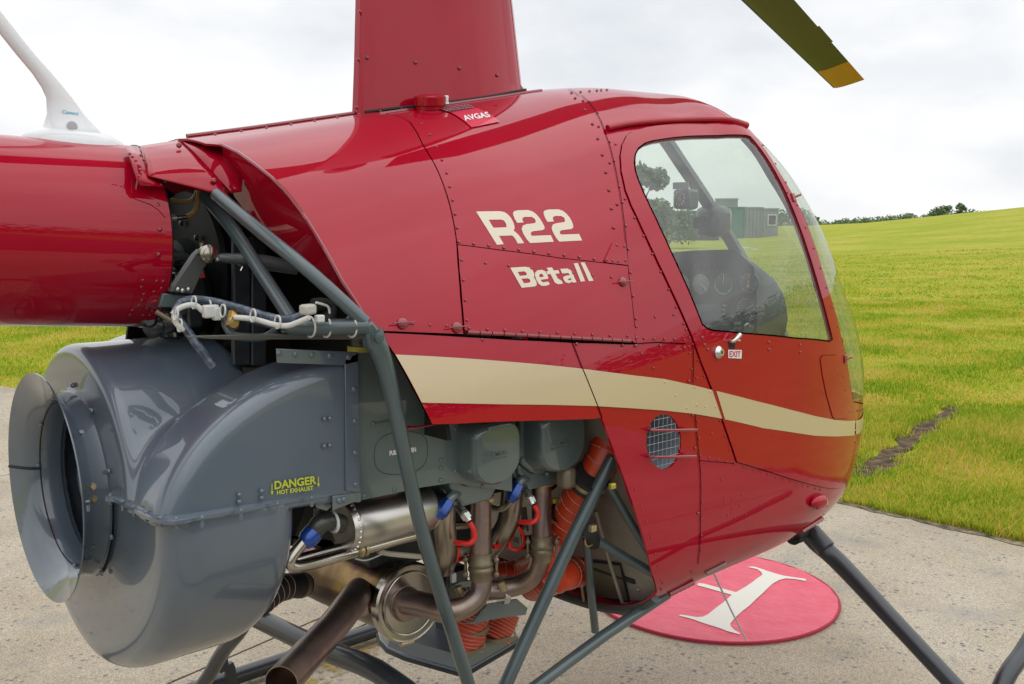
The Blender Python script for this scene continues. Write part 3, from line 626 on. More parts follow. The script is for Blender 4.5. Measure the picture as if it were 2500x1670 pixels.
rivets(px('L', (388, 58), (403, 101), (422, 128), (781, 85), (781, 128), (965, 101), (965, 143)), door_o, 'rivet', off=.004, s=1.4)
rivets(px('L', (1098, 378), (1162, 275), (1180, 246), (1206, 322), (1222, 387), (1236, 470), (1260, 495), (1220, 285), (1237, 368)), door_o, off=.0045, s=.8)
rivets(px('L', (345, 351), (440, 376), (172, 319), (236, 397), (298, 471), (358, 453), (409, 464), (470, 464)), shell, off=.0026, m=GOLD, s=1.05)
rivets(px('L', (1292, 556), (1294, 603)), shell, off=.0026, m=GOLD)
# rivets along the roof ridge
for i in range(13):
    x = -.36+i*.055; 
    P = S(x, 1.50); stud(P+Nrm(P)*.002, Nrm(P), cowl_a if x < .1 else cowl_b, 'rivet', None, 1.2)
for x in (.50, .53, .56, .585, .60, .62):
    P = S(x, 1.35); stud(P+Nrm(P)*.001, Nrm(P), cowl_b, 'screw')
ridge = [S(x, H)+np.array([0, 0, .004]) for x in np.linspace(-.40, .0, 12)]; tube('roof_hinge', ridge, .0045, REDP, cowl_a, n=8)

# ------------------------------------------------------------------ mast fairing, filler cap, placard, rotor
def foil(c0, c1, zz, thick, n=18):
    """closed outline of the fairing section between nose x=c1 and tail x=c0"""
    pts = []; L_ = c1-c0
    for i in range(n+1):
        t = i/n; x = c1-L_*(1-math.cos(math.pi*t))/2*1.0; s = (c1-x)/L_; y = thick*(2.6*math.sqrt(max(s, 0))*(1-s)**.85*.62+.10*s*(1 if s < .999 else 1)); pts.append((x, -y))
    return pts + [(x, -y) for x, y in reversed(pts)][:-1]
secs = [(1.70, -.014, .488, .105), (1.84, -.006, .476, .10), (2.02, .003, .448, .095), (2.35, .04, .39, .08), (2.50, .06, .35, .07)]
Vv = []; Ff = []; npt = None
for z, a, b, th in secs:
    o_ = foil(a, b, z, th); npt = len(o_)
    for x, y in o_:
        zz = z
        if z < 1.75: zz = float(zt(x)) + float(np.interp(x, [0, .08, .2, .49], [-.02, -.012, -.008, .004]))   # foot follows the roof with a gap
        Vv.append((x, y, zz))
for i in range(len(secs)-1): Ff += [(i*npt+k, i*npt+(k+1) % npt, (i+1)*npt+(k+1) % npt, (i+1)*npt+k) for k in range(npt)]
Ff.append(tuple((len(secs)-1)*npt+k for k in range(npt)))
fair = mesh('mast_fairing', Vv, Ff, RED, heli, smooth=50); fixn(fair)
from mathutils.bvhtree import BVHTree as _B
fb = _B.FromPolygons([Vector(v) for v in Vv], Ff)
for x, y in px('I', (180, 551), (643, 597), (1062, 652), (1421, 719)):
    h = fb.ray_cast(Vector(CAM), Vector(ray(x, y))); 
    if h[0]: n = np.array(h[1]); n = n if n@(CAM-np.array(h[0])) > 0 else -n; stud(np.array(h[0])+n*.001, n, fair, 'screw', None, 1.25)
for x, y in px('I', (104, 113), (86, 570), (68, 1028)): P = at((x+3, y), y=-.02); stud(P, (-.8, -.6, 0), fair, 'screw', None, 1.15)
for x, y in px('I', (1628, 596), (1640, 805)): P = at((x-6, y), y=.06); stud(P, (.7, .7, 0), fair, 'screw', None, 1.15)
# flange strip below the fairing
fl = [S(x, 1.45)+np.array([0, 0, .004]) for x in np.linspace(.0, .47, 10)]; fp = tube('fairing_foot_flange', [p-np.array([0, 0, .004]) for p in fl], .0045, REDP, heli, n=6)
ft = [np.array([x, y-.001, float(S(x, math.atan2(float(zt(x)-ZC(x)), -y))[2])+.003]) for x, y in foil(-.014, .488, 0, .105)[1:17]]; tube('foot_gap_shadow', ft, .0035, BLK, fair, n=6)  # black tube drawn as the shadow of the gap under the fairing
# filler cap
cpP = hit(px('I', 785, 1035)); cn = Nrm(cpP); cn = (cn+np.array([0, 0, 1]))/np.linalg.norm(cn+np.array([0, 0, 1]))
cap = lathe('fuel_filler_cap', [(-.004, .032), (.004, .032), (.006, .036), (.024, .037), (.027, .034), (.030, .02), (.031, .004)], cpP, cn, RED, heli, n=28)
box('cap_lug', cpP+cn*.020+RT*.031, (.020, .014, .014), ZINC, cap, bev=.001, R=rotz(-.7)); box('cap_lug', cpP+cn*.010+RT*.031, (.022, .018, .006), ZINC, cap, bev=.001, R=rotz(-.7))
pl_ = xt(px('I', (985, 1085), (1230, 1040), (1450, 1170), (1180, 1226))); plc = panel('fuel_placard', pl_, [], .0022, 0, REDL, heli, step=.02)
text('lettering', 'AVGAS', px('I', (1118, 1166), (1362, 1128), (1330, 1078), (1082, 1118)), on_body(.0024), WTXT, plc, bold=.03)
tp = panel('instruction_placard', xt(px('I', (830, 1045), (1140, 1008), (1230, 1040), (985, 1085))), [], .0022, 0, mat('dark_red_placard', (.16, .006, .02), .4), heli, step=.02)
for i, (a, b) in enumerate((((880, 1048), (1165, 1012)), ((905, 1060), (1190, 1022)), ((930, 1070), (1210, 1034)))):
    for k in range(9):
        f0, f1 = k/9, (k+.75)/9; A_ = hit(px('I', a[0]+(b[0]-a[0])*f0, a[1]+(b[1]-a[1])*f0)); B_ = hit(px('I', a[0]+(b[0]-a[0])*f1, a[1]+(b[1]-a[1])*f1)); tube('text_line', [A_+Nrm(A_)*.003, B_+Nrm(B_)*.003], .0006, GTXT, tp, n=4)
# rotor: mast, hub, two blades
HZ = 2.62; tipL, tipR = at((2036, 214), z=2.28), at((2110, 194), z=2.28); upL = at((1812, 0), z=2.425)
hub = np.array([.22, 0, HZ]); rot = lathe('rotor_mast', [(0, .022), (.32, .022), (.34, .05), (.40, .05), (.42, .02)], (.22, 0, 2.3), (0, 0, 1), BLKP, heli, n=20)
tip = (tipL+tipR)/2; 
dirv = (tipL-upL); dirv /= np.linalg.norm(dirv); sidev = (tipR-tipL); chord = np.linalg.norm(sidev); wch = chord; sidev /= wch
def blade(sgn):
    V = []; F = []; n = 12; m = 16
    return V, F
root = hub.copy()
A0 = np.array([hub[0], hub[1], 2.66]); ts = np.linspace(0, 1, 14)
V = []; F = []; prof = [(0, 0), (.08, .5), (.3, .9), (.6, .6), (1, 0), (.6, -.35), (.3, -.5), (.08, -.35)]
# leading edge line from tipL back along dirv; taper to the hub
Lb = np.linalg.norm(tipL-A0); le0 = tipL-dirv*Lb*.97; nup = np.array([0, 0, 1.])
stations = [(0, 1.0, 0), (.02, 1, 0), (.045, 1, 0)]
for f in np.linspace(0, 1, 24):
    c = tipL*(1-f)+(le0+np.array([0, 0, 0]))*f; ch = wch if f < .9 else wch*(1-(f-.9)*6)
    for a, b in prof: V.append(c+sidev*ch*a+nup*b*.014)
for i in range(23): F += [(i*8+k, i*8+(k+1) % 8, (i+1)*8+(k+1) % 8, (i+1)*8+k) for k in range(8)]
F += [tuple(range(7, -1, -1)), tuple(23*8+k for k in range(8))]
bl = mesh('rotor_blade', V, F, OLIVE, heli, smooth=50); fixn(bl)
# painted tip: a thin sleeve; trim tab on the trailing edge
q0, q1 = at(px('R', 1400, 1105), z=2.28), at(px('R', 1800, 993), z=2.28); V2 = []; F2 = []
l_t = abs((q0-tipL)@dirv)
for f in (-.0015, l_t):
    c = tipL-dirv*f
    for a, b in prof: V2.append(c+sidev*(wch*a*1.0+(.006 if a < .05 else 0)+ (.001 if a > .9 else 0))+nup*(b*.014+(.0012 if b > 0 else -.0012)))
F2 = [(k, (k+1) % 8, 8+(k+1) % 8, 8+k) for k in range(8)]+[tuple(range(7, -1, -1)), tuple(8+k for k in range(8))]
tpz = mesh('blade_tip_paint', V2, F2, YEL, bl, smooth=50); fixn(tpz)
a0 = at(px('R', 1520, 665), z=2.32); a1 = at(px('R', 1660, 800), z=2.32)
s0 = abs((a0-tipL)@dirv); s1 = abs((a1-tipL)@dirv); c0 = tipL-dirv*s0+sidev*(wch-.004); c1 = tipL-dirv*s1+sidev*(wch-.004)
plate('trim_tab', [c0, c1, c1+sidev*.018, c0+sidev*.018], (0, 0, 1), .0012, OLIVE, bl)
leb = tube('leading_edge_strip', [tipL+nup*.001, tipL-dirv*2.0+nup*.001], .0045, mat('blue_grey_edge', (.03, .07, .18), .4), bl, n=6)
# opposite blade, same build turned about the mast
o2 = bl.copy(); col.objects.link(o2); Mr = Matrix.Translation(Vector(hub)) @ Matrix.Rotation(math.pi, 4, 'Z') @ Matrix.Translation(-Vector(hub)); o2.matrix_basis = Mr
for nm, o_ in (('tip', tpz),):
    o3 = o_.copy(); col.objects.link(o3); o3.parent = o2

# ------------------------------------------------------------------ tail cone
bz = lambda x: 1.487+(x+.75)*-.045
def boom_sec(x): return np.array([x, 0, 1.47-(x+.45)*.055]), .172+(x+.45)*.022
BE = -.510
V = []; F = []; xs_ = list(np.linspace(-4.6, -1, 12))+list(np.linspace(-.95, BE, 12)); nb_ = 64
for x in xs_:
    c, r = boom_sec(x)
    if x < -1: r = np.interp(x, [-4.6, -1], [.075, boom_sec(-1)[1]])
    for k in range(nb_): a = 2*math.pi*k/nb_; V.append(c+r*np.array([0, math.cos(a), math.sin(a)]))
m_ = len(xs_); F = [(i*nb_+k, i*nb_+(k+1) % nb_, (i+1)*nb_+(k+1) % nb_, (i+1)*nb_+k) for i in range(m_-1) for k in range(nb_)]
boom = mesh('tail_cone', V, F, RED, heli, smooth=180); fixn(boom)
bb = BVHTree.FromPolygons([Vector(v) for v in V], F)
def bhit(p):
    p = np.array(p, float)
    for _ in range(60):
        h = bb.ray_cast(Vector(CAM), Vector(ray(*p)))
        if h[0]:
            P = np.array(h[0]); c, r = boom_sec(P[0]); n = P-c; n[0] = 0; return P, n/np.linalg.norm(n)
        p += (np.array([200, 560])-p)*.02
    raise RuntimeError('boom miss')
def bxt(p): P, n = bhit(p); return (P[0], math.atan2(P[2]-boom_sec(P[0])[0][2], -P[1]))
def bmap(Q, off):
    Q = np.asarray(Q); P = []; n = []
    for x, a in Q: c, r = boom_sec(x); d = np.array([0, -math.cos(a), math.sin(a)]); P.append(c+d*(r+off)); n.append(d)
    return np.array(P), np.array(n)
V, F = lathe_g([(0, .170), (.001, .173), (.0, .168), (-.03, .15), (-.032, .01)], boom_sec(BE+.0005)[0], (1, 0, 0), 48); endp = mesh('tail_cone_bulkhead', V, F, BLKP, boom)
for x, y in px('A', (1097, 572), (1113, 741), (1104, 918)): P, n = bhit((x, y)); stud(P, n, boom, 'rivet', None, 1.7)
dp = panel('doubler_plate', [bxt(p) for p in px('A', (985, 1065), (1140, 1072), (1158, 1090), (1150, 1170), (1100, 1300), (1060, 1375), (885, 1330), (920, 1260), (965, 1080))], [], .0025, .0025, RED, boom, step=.03, mapf=bmap)
for q in px('A', (991, 1092), (1086, 1097), (1132, 1099), (981, 1137), (1120, 1145), (1068, 1170), (998, 1187), (984, 1227), (965, 1265), (920, 1295), (904, 1328), (996, 1329), (1022, 1284), (1059, 1300), (1041, 1331)): P, n = bhit(q); stud(P+n*.0025, n, dp, 'rivet', None, 1.2)
P, n = bhit(px('A', 1070, 1236)); lathe('boss', [(0, .016), (.004, .016), (.006, .010), (.010, .010), (.011, .003)], P+n*.002, n, REDP, dp, n=20)
for x in (-.74, -.70, -.65, -.59, -.53, -.48): c, r = boom_sec(x); stud(c-np.array([0, -.02, r]), (0, 0, -1), boom, 'rivet', None, 1.3)
# drop shaped flange patch at the top of the joint
panel('joint_patch', [bxt(p) for p in px('A', (915, 330), (1160, 440), (1178, 520), (1192, 640), (1150, 660), (1105, 610), (1050, 570), (940, 530), (912, 500))], [], .0015, .0015, RED, boom, step=.03, mapf=bmap)
# joint fairing: bent sheet between tail cone and cowling
def sheet(name, quadrows, m, parent, th=.0012, **k):
    n = len(quadrows[0]); V = [p for r in quadrows for p in r]; F = [(i*n+j, i*n+j+1, (i+1)*n+j+1, (i+1)*n+j) for i in range(len(quadrows)-1) for j in range(n-1)]
    o = mesh(name, V, F, m, parent, smooth=35, **k); s = o.modifiers.new('thick', 'SOLIDIFY'); s.thickness = th; s.offset = 0; return o
A = lambda u, v, y: at(px('A', u, v), y=y)
top = [A(980, 165, -.06), A(1060, 145, -.05), A(1180, 128, -.03), A(1260, 122, -.02)]
lowf = [A(1040, 372, -.165), A(1180, 415, -.175), A(1380, 470, -.185), A(1590, 525, -.20)]
mid = [A(1010, 270, -.135), A(1130, 255, -.14), A(1280, 215, -.13), A(1340, 205, -.12)]
mid = [A(1005, 262, -.14), A(1100, 240, -.145), A(1210, 205, -.14), A(1310, 175, -.13)]
e1 = A(1615, 485, -.20)
ra = [A(975, 162, -.05), A(995, 235, -.11), A(1008, 300, -.145), A(1020, 345, -.165), A(1040, 372, -.174)]
rf = [A(1255, 120, -.02), A(1335, 190, -.10), A(1430, 290, -.15), A(1520, 388, -.18), A(1600, 522, -.20)]
nf_ = [catmull(ra, 4), catmull(rf, 4)]; cols = [[a*(1-t)+b*t+np.array([0, -.006*math.sin(math.pi*t), 0]) for a, b in zip(*nf_)] for t in np.linspace(0, 1, 9)]
j1 = sheet('joint_fairing', cols, RED, heli, .0015); j1.data.shade_smooth()
ri = catmull([A(1255, 120, -.018), A(1335, 190, -.098), A(1430, 290, -.148), A(1520, 388, -.178), A(1618, 490, -.198)], 4); ro = catmull([A(1400, 106, -.0), A(1535, 140, -.09), A(1640, 215, -.14), A(1688, 330, -.17), A(1683, 478, -.19)], 4)
jf = sheet('joint_fairing_flange', [ri, [(a+b)/2+np.array([0, .008, 0]) for a, b in zip(ri, ro)], ro], RED, heli); jf.data.shade_smooth()
j2 = sheet('joint_collar', [[A(875, 180, -.09), A(900, 240, -.125), A(930, 330, -.16), A(950, 390, -.17), (A(975, 436, -.175))], [A(960, 162, -.07), A(990, 240, -.13), A(1012, 330, -.165), A(1035, 385, -.172), A(1150, 450, -.178)]], RED, heli, .002)
for q in px('A', (903, 215), (920, 235), (945, 262), (962, 293), (976, 326), (967, 369), (981, 411), (1075, 421), (1122, 430), (1000, 257), (980, 225)): stud(A(q[0]/1, q[1], 0) if False else at(q, y=-.168), (0, -1, .2), j2, 'rivet', None, 1.1)
for q, yy in ((px('A', 1245, 157), -.095), (px('A', 1492, 403), -.19)): stud(at(q, y=yy), (0, -1, .3), j1, 'screw', None, 1.5)
# the inward return of the cowl's aft edge
cc = cut[2:]; Vo = spts(np.array(cc), .0012)[0]; inner = [(556, 430), (572, 480), (610, 530), (650, 562), (690, 592), (730, 625), (768, 660), (805, 695), (840, 728), (870, 757), (893, 785), (893, 785)]
Vi = [at(p, x=float(Vo[min(i, len(Vo)-1)][0])+.03) for i, p in enumerate(inner[:len(Vo)])]
V = list(Vo)+Vi; m_ = len(Vo); ret = mesh('cowl_return_web', V, [(i, i+1, m_+i+1, m_+i) for i in range(m_-1)], RED, heli, smooth=60)
lipP = [tuple(p) for p in Vo]; tube('cowl_edge_bead', Vo, .0035, REDP, heli, n=6)
# blade antenna
def fin_sec(z_pts): pass
ant = [(0.0, px('Q', 395, 1440), px('Q', 1190, 1545)), (.12, px('Q', 455, 1350), px('Q', 1030, 1370)), (.22, px('Q', 498, 1210), px('Q', 900, 1225)), (.35, px('Q', 490, 1040), px('Q', 790, 1070)), (.5, px('Q', 440, 930), px('Q', 670, 920)), (.65, px('Q', 340, 780), px('Q', 560, 790)), (.8, px('Q', 180, 590), px('Q', 380, 590)), (.9, px('Q', 60, 440), px('Q', 240, 420)), (1, px('Q', -180, 140), px('Q', 0, 110)), (1.1, px('Q', -500, -260), px('Q', -330, -290))]
V = []; F = []; k_ = 20
for i, (f, a, b) in enumerate(ant):
    A_, B_ = at(a, y=0), at(b, y=0); c = (A_+B_)/2; hw = np.linalg.norm(B_-A_)/2; u = (B_-A_)/np.linalg.norm(B_-A_); th = [.042, .026, .014, .010, .009, .008, .008, .008, .007, .006][i]
    for k in range(k_): an = 2*math.pi*k/k_; V.append(c+u*hw*math.cos(an)+np.array([0, 1, 0])*th*math.sin(an))
    if i: F += [((i-1)*k_+k, (i-1)*k_+(k+1) % k_, i*k_+(k+1) % k_, i*k_+k) for k in range(k_)]
F += [tuple(range(k_)), tuple((len(ant)-1)*k_+k for k in range(k_))]
an_ = mesh('blade_antenna', V, F, WHT, heli, smooth=70); fixn(an_)
bs = [at(px('Q', u, v), y=0) for u, v in ((400, 1455), (800, 1480), (1190, 1550))]; c = (bs[0]+bs[2])/2
V = []; F = []
for i, (dz, sx, sy) in enumerate(((-.012, .105, .052), (0, .104, .05), (.010, .09, .042), (.018, .07, .028))):
    u = (bs[2]-bs[0])/np.linalg.norm(bs[2]-bs[0]); up_ = np.cross(u, [0, 1, 0]); up_ *= (1 if up_[2] > 0 else -1)
    for k in range(28): a = 2*math.pi*k/28; V.append(c+u*sx*math.cos(a)*.86+np.array([0, sy*math.sin(a), 0])+up_*dz)
    if i: F += [((i-1)*28+k, (i-1)*28+(k+1) % 28, i*28+(k+1) % 28, i*28+k) for k in range(28)]
F += [tuple(range(28)), tuple(3*28+k for k in range(28))]; ab = mesh('antenna_base', V, F, WHT, an_, smooth=50); fixn(ab)
text('lettering', 'Comant', px('Q', (662, 1205), (835, 1225), (838, 1190), (664, 1166)), on_plane((0, -.0145, 0), (0, -1, 0)), BTXT, an_, bold=.015)
lathe('base_screw_plug', [(0, .009), (.001, .009), (.002, .001)], at(px('Q', 768, 1342), y=-.027), (0, -1, .25), GTXT, an_, n=16)

# ------------------------------------------------------------------ cooling fan scroll: smooth shell from a distance field
def smin(a, b, k): h = np.clip(.5+.5*(b-a)/k, 0, 1); return b*(1-h)+a*h-k*h*(1-h)
def smax(a, b, k): return -smin(-a, -b, k)
def scroll_sdf(x, y, z):
    zc = 1.01; r = np.hypot(y, z-zc); phi = np.arctan2(-(z-zc), -y)      # 0 starboard, +90 deg straight down
    # upper drum
    dU = smax(r-.268, smax(-(x+.64), x+.37, .03), .024)
    # lobes: quarter-ellipse ducts to both sides
    e = np.sqrt(((x+.27)/.385)**2+((z-.99)/.272)**2+1e-9); dE = (e-1)*.30
    dE = np.where(x > -.27, (z-.99)-.272, dE)
    ay = np.abs(y); dL = smax(dE, ay-.407, .035); dL = smax(dL, -(ay-.235), .06); dL = smax(dL, smax(.99-z, x+.296, .004), .004)
    zs = 1.037-.0486*(x+.648); up_ = smin(dU, dL, .035); up_ = smax(up_, zs-.012-z, .002)
    # lower bowl, radius shrinking from the sides to the bottom
    R_ = .348+.064*np.maximum(np.cos(phi), 0)**3.5*(1+.0*phi)-.02*np.maximum(-np.cos(phi), 0)
    dB = smax(r-R_, smax(-(x+.635), x+.40, .01), .06); dB = smax(dB, z-zs, .002)
    d = np.minimum(up_, dB)
    rr_ = np.hypot(y, z-1.02); cav = np.minimum(np.maximum(rr_-.153, x+.59), np.maximum(rr_-.215, np.abs(x+.555)-.055))
    return np.maximum(d, -cav)
h_ = .0065; gx = np.arange(-.69, -.17, h_); gy = np.arange(-.50, .50, h_); gz = np.arange(.58, 1.33, h_)
Xg, Yg, Zg = np.meshgrid(gx, gy, gz, indexing='ij'); Dg = scroll_sdf(Xg, Yg, Zg)
def surface_nets(D, o, h):
    s = D < 0; nx_, ny_, nz_ = D.shape; cs = np.zeros((nx_-1, ny_-1, nz_-1), int)
    for i in (0, 1):
        for j in (0, 1):
            for k in (0, 1): cs += s[i:nx_-1+i, j:ny_-1+j, k:nz_-1+k]
    act = (cs > 0) & (cs < 8); idx = -np.ones(act.shape, int); c = np.argwhere(act); idx[act] = np.arange(len(c))
    acc = np.zeros((len(c), 3)); cnt = np.zeros(len(c))
    cor = [(i, j, k) for i in (0, 1) for j in (0, 1) for k in (0, 1)]
    for a in range(8):
        for b in range(a+1, 8):
            if sum(abs(cor[a][i]-cor[b][i]) for i in range(3)) != 1: continue
            pa, pb = np.array(cor[a]), np.array(cor[b]); da = D[tuple((c+pa).T)]; db = D[tuple((c+pb).T)]; m = (da < 0) != (db < 0); t = np.where(m, da/np.where(m, da-db, 1), 0)
            acc += np.where(m[:, None], pa+(pb-pa)*t[:, None], 0); cnt += m
    V = (c+acc/cnt[:, None])*h+o; F = []
    for ax in range(3):
        a1, a2 = [(1, 2), (2, 0), (0, 1)][ax]; sl0 = [slice(None)]*3; sl1 = [slice(None)]*3; sl0[ax] = slice(0, -1); sl1[ax] = slice(1, None)
        ch = s[tuple(sl0)] != s[tuple(sl1)]; e = np.argwhere(ch); ok = (e[:, a1] > 0) & (e[:, a2] > 0) & (e[:, a1] < D.shape[a1]-1) & (e[:, a2] < D.shape[a2]-1); e = e[ok]
        u1 = np.zeros(3, int); u1[a1] = 1; u2 = np.zeros(3, int); u2[a2] = 1
        q = np.stack([idx[tuple(e.T)], idx[tuple((e-u1).T)], idx[tuple((e-u1-u2).T)], idx[tuple((e-u2).T)]], -1); fl_ = s[tuple(e.T)]
        q = np.where(fl_[:, None], q, q[:, ::-1]); F.append(q)
    return V, np.concatenate(F)
Vs, Fs = surface_nets(Dg, np.array([gx[0], gy[0], gz[0]]), h_)
ep = .004
def grd(P): return np.stack([scroll_sdf(*(P+np.eye(3)[i]*ep).T)-scroll_sdf(*(P-np.eye(3)[i]*ep).T) for i in range(3)], -1)
for _ in range(2):
    g = grd(Vs); gl = np.linalg.norm(g, axis=1, keepdims=True)/(2*ep); Vs = Vs-g/np.maximum(np.linalg.norm(g, axis=1, keepdims=True), 1e-9)*np.clip((scroll_sdf(*Vs.T)[:, None]/np.maximum(gl, .3)), -.003, .003)
Ns = grd(Vs); Ns /= np.maximum(np.linalg.norm(Ns, axis=1, keepdims=True), 1e-9)
zc_ = Vs[Fs].mean(1)[:, 2]
scroll = mesh('fan_scroll', Vs, Fs[zc_ >= 1.037-.0486*(Vs[Fs].mean(1)[:, 0]+.648)-.003], GREY, heli, normals=Ns)
scroll_l = mesh('fan_scroll', Vs, Fs[zc_ < 1.037-.0486*(Vs[Fs].mean(1)[:, 0]+.648)-.003], GREY, heli, normals=Ns)
# bolted flange between the halves
fpx = [(262, 1220), (285, 1221), (311, 1230), (355, 1255), (394, 1272), (433, 1276), (500, 1262), (591, 1246), (687, 1227), (783, 1211), (872, 1197)]
fo = [onplane(p, (-.648, 0, 1.037), (.0486, 0, 1)) for p in fpx]; fo = catmull(fo, 4); fi = [np.array([p[0]+.03*0, p[1], p[2]]) for p in fo]
V = []; F = []
for i, p in enumerate(fo):
    t = fo[min(i+1, len(fo)-1)]-fo[max(i-1, 0)]; n = np.cross(t, [0, 0, 1]); n /= np.linalg.norm(n); n = n if n@(np.array([-.35, 0, 1.0])-p) > 0 else -n
    for a, b in ((-.011, 0), (.035, 0), (.035, .008), (-.007, .008), (-.011, .006)): V.append(p+n*a+np.array([0, 0, b]))
    if i: F += [((i-1)*5+k, (i-1)*5+(k+1) % 5, i*5+(k+1) % 5, i*5+k) for k in range(5)]
flg = mesh('scroll_flange', V, F, GREY, scroll, smooth=40); fixn(flg)
for q in px('C', (388, 758), (485, 730), (540, 757), (590, 780), (643, 803), (705, 828), (775, 832), (890, 826))+px('D', (292, 1440), (590, 1385), (870, 1332), (1132, 1287)):
    P = onplane((q[0], q[1]+4), (-.648, 0, 1.045), (.0486, 0, 1)); stud(P, (0, 0, 1), scroll, 'screw', GREY, 1.15); tube('bolt_shank', [P-[0, 0, .006], P-[0, 0, .016]], .003, GREY, scroll, n=6)
# duct mouth flanges
yw = -.411
D_ = lambda u, v: at(px('D', u, v), y=yw)
plate('duct_flange', [D_(1388, 250), D_(1490, 188), D_(1502, 1250), D_(1480, 1262), D_(1395, 1250)], (0, 1, 0), .003, GREY, scroll, bev=.001)
plate('duct_flange', [D_(862, 160), D_(1490, 188), D_(1490, 262), D_(1388, 285), D_(1290, 285), D_(870, 270)], (0, 1, 0), .003, GREY, scroll, bev=.001)
V = [D_(1290, 290), D_(1390, 270), D_(1392, 1245), D_(1290, 1290)]
for u, v in ((882, 195), (1007, 205), (1132, 210), (1270, 217), (1415, 226), (1457, 470), (1463, 716), (1467, 959), (1470, 1202)): stud(D_(u, v), (0, -1, 0), scroll, 'screw', GREY, 1.5)
for u, v in ((1231, 697), (1272, 694), (1230, 907), (1272, 902), (578, 1281), (578, 1334), (750, 1252), (750, 1304)): stud(D_(u, v)+[0, -.0005, 0], (0, -1, 0), scroll, 'rivet', GREY, 1.7)
wd_ = scroll
pf = on_plane((0, yw-.0005, 0), (0, -1, 0))
text('lettering', 'DANGER', px('D', (847, 1240), (1168, 1196), (1166, 1133), (845, 1175)), pf, YTXT, wd_, bold=.03); text('lettering', 'HOT EXHAUST', px('D', (866, 1280), (1145, 1243), (1143, 1208), (864, 1246)), pf, YTXT, wd_, bold=.03)
for u, v, w0 in ((828, 1195, 1282), (1184, 1142, 1222)):
    a = [pf(px('D', u-3, v), 0), pf(px('D', u+3, v), 0), pf(px('D', u+3, w0-28), 0), pf(px('D', u+11, w0-28), 0), pf(px('D', u, w0), 0), pf(px('D', u-11, w0-28), 0), pf(px('D', u-3, w0-28), 0)]
    plate('placard_arrow', a, (0, -1, 0), .0003, YTXT, wd_)
# inlet bell, neck, fan
RC = np.array([-.64, 0, 1.02])
bell = [(0, .178), (.002, .172), (.026, .169), (.036, .174), (.046, .188), (.054, .203), (.058, .2105), (.0605, .2105), (.058, .205), (.052, .192), (.044, .176), (.034, .161), (.018, .151), (0, .148), (-.018, .147), (-.02, .152)]
def half_lathe(prof, o, a0, a1, n=40):
    V = []; F = []; m = len(prof)
    for i, (d, r) in enumerate(prof):
        for k in range(n+1): a = a0+(a1-a0)*k/n; V.append(np.array([o[0]-d, o[1]+r*math.cos(a), o[2]+r*math.sin(a)]))
    F = [(i*(n+1)+k, i*(n+1)+k+1, (i+1)*(n+1)+k+1, (i+1)*(n+1)+k) for i in range(m-1) for k in range(n)]
    return V, F
for nm, a0, a1 in (('inlet_bell', 0, math.pi), ('inlet_bell', math.pi, 2*math.pi)):
    V, F = half_lathe(bell, RC, a0, a1); o = mesh(nm, V, F, GREY, heli, smooth=50); fixn(o); 
tube('bell_seam', [RC+np.array([-d, r*.995, .001]) for d, r in bell[7:13]], .003, BLK, scroll, n=4)
tube('bell_seam', [RC+np.array([-.020, .1505*math.cos(a), .1505*math.sin(a)]) for a in np.linspace(0, 6.283, 60, endpoint=False)], .0013, BLK, scroll, n=4, closed=True)
for s in (-1, 1):
    for z, yy in (): box('neck_flange', RC+np.array([-.03, s*.185, z-.015]), (.07, .04, .006), GREY, scroll, bev=.001)
def face_ring(t, r, xx): return np.array([xx, -r*math.cos(t), 1.02+r*math.sin(t)])
for t in (-.9, -.35, .30, .95, 1.5): P = face_ring(t, .185, -.642); stud(P, (-1, 0, 0), scroll, 'bolt', GREY, 1.0)
for u, v in ((402, 367), (476, 703), (480, 780), (413, 1050), (457, 1042)):
    P = at(px('C', u, v), x=-.665); n = P-np.array([-.665, 0, 1.02]); n /= np.linalg.norm(n); lathe('neck_bolt', [(0, .007), (.002, .007), (.002, .004), (.007, .004), (.007, .001)], np.array([-.668, 0, 1.02])+n*.168, n, BRASS if 690 < v < 790 else GREY, scroll, n=10)
for u, v in ((230, 603), (233, 668), (300, 963)):
    P = at(px('C', u, v), x=-.67); n = P-np.array([-.67, 0, 1.02]); n /= np.linalg.norm(n); 
    P = np.array([-.662, 0, 1.02])+n*.1505; stud(P, -n, scroll, 'screw', GREY, 1.3)
fan = lathe('fan_wheel', [(0, .06), (-.04, .05), (-.07, .142), (-.075, .142), (-.08, .05)], (-.62, 0, 1.02), (-1, 0, 0), mat('fan_wheel_slate', (.012, .03, .045), .35, 0, .5), heli, n=40)
gb = MB()
for k in range(16):
    a = 2*math.pi*k/16; c, s = math.cos(a), math.sin(a); c2, s2 = math.cos(a+.25), math.sin(a+.25)
    gb.add([(-.575, .062*c, 1.02+.062*s), (-.60, .140*c2, 1.02+.14*s2), (-.525, .140*c2, 1.02+.14*s2), (-.53, .06*c, 1.02+.06*s)], [(0, 1, 2, 3)])
gb.obj('fan_blades', mat('fan_blade_slate', (.04, .06, .075), .4), fan, smooth=0)

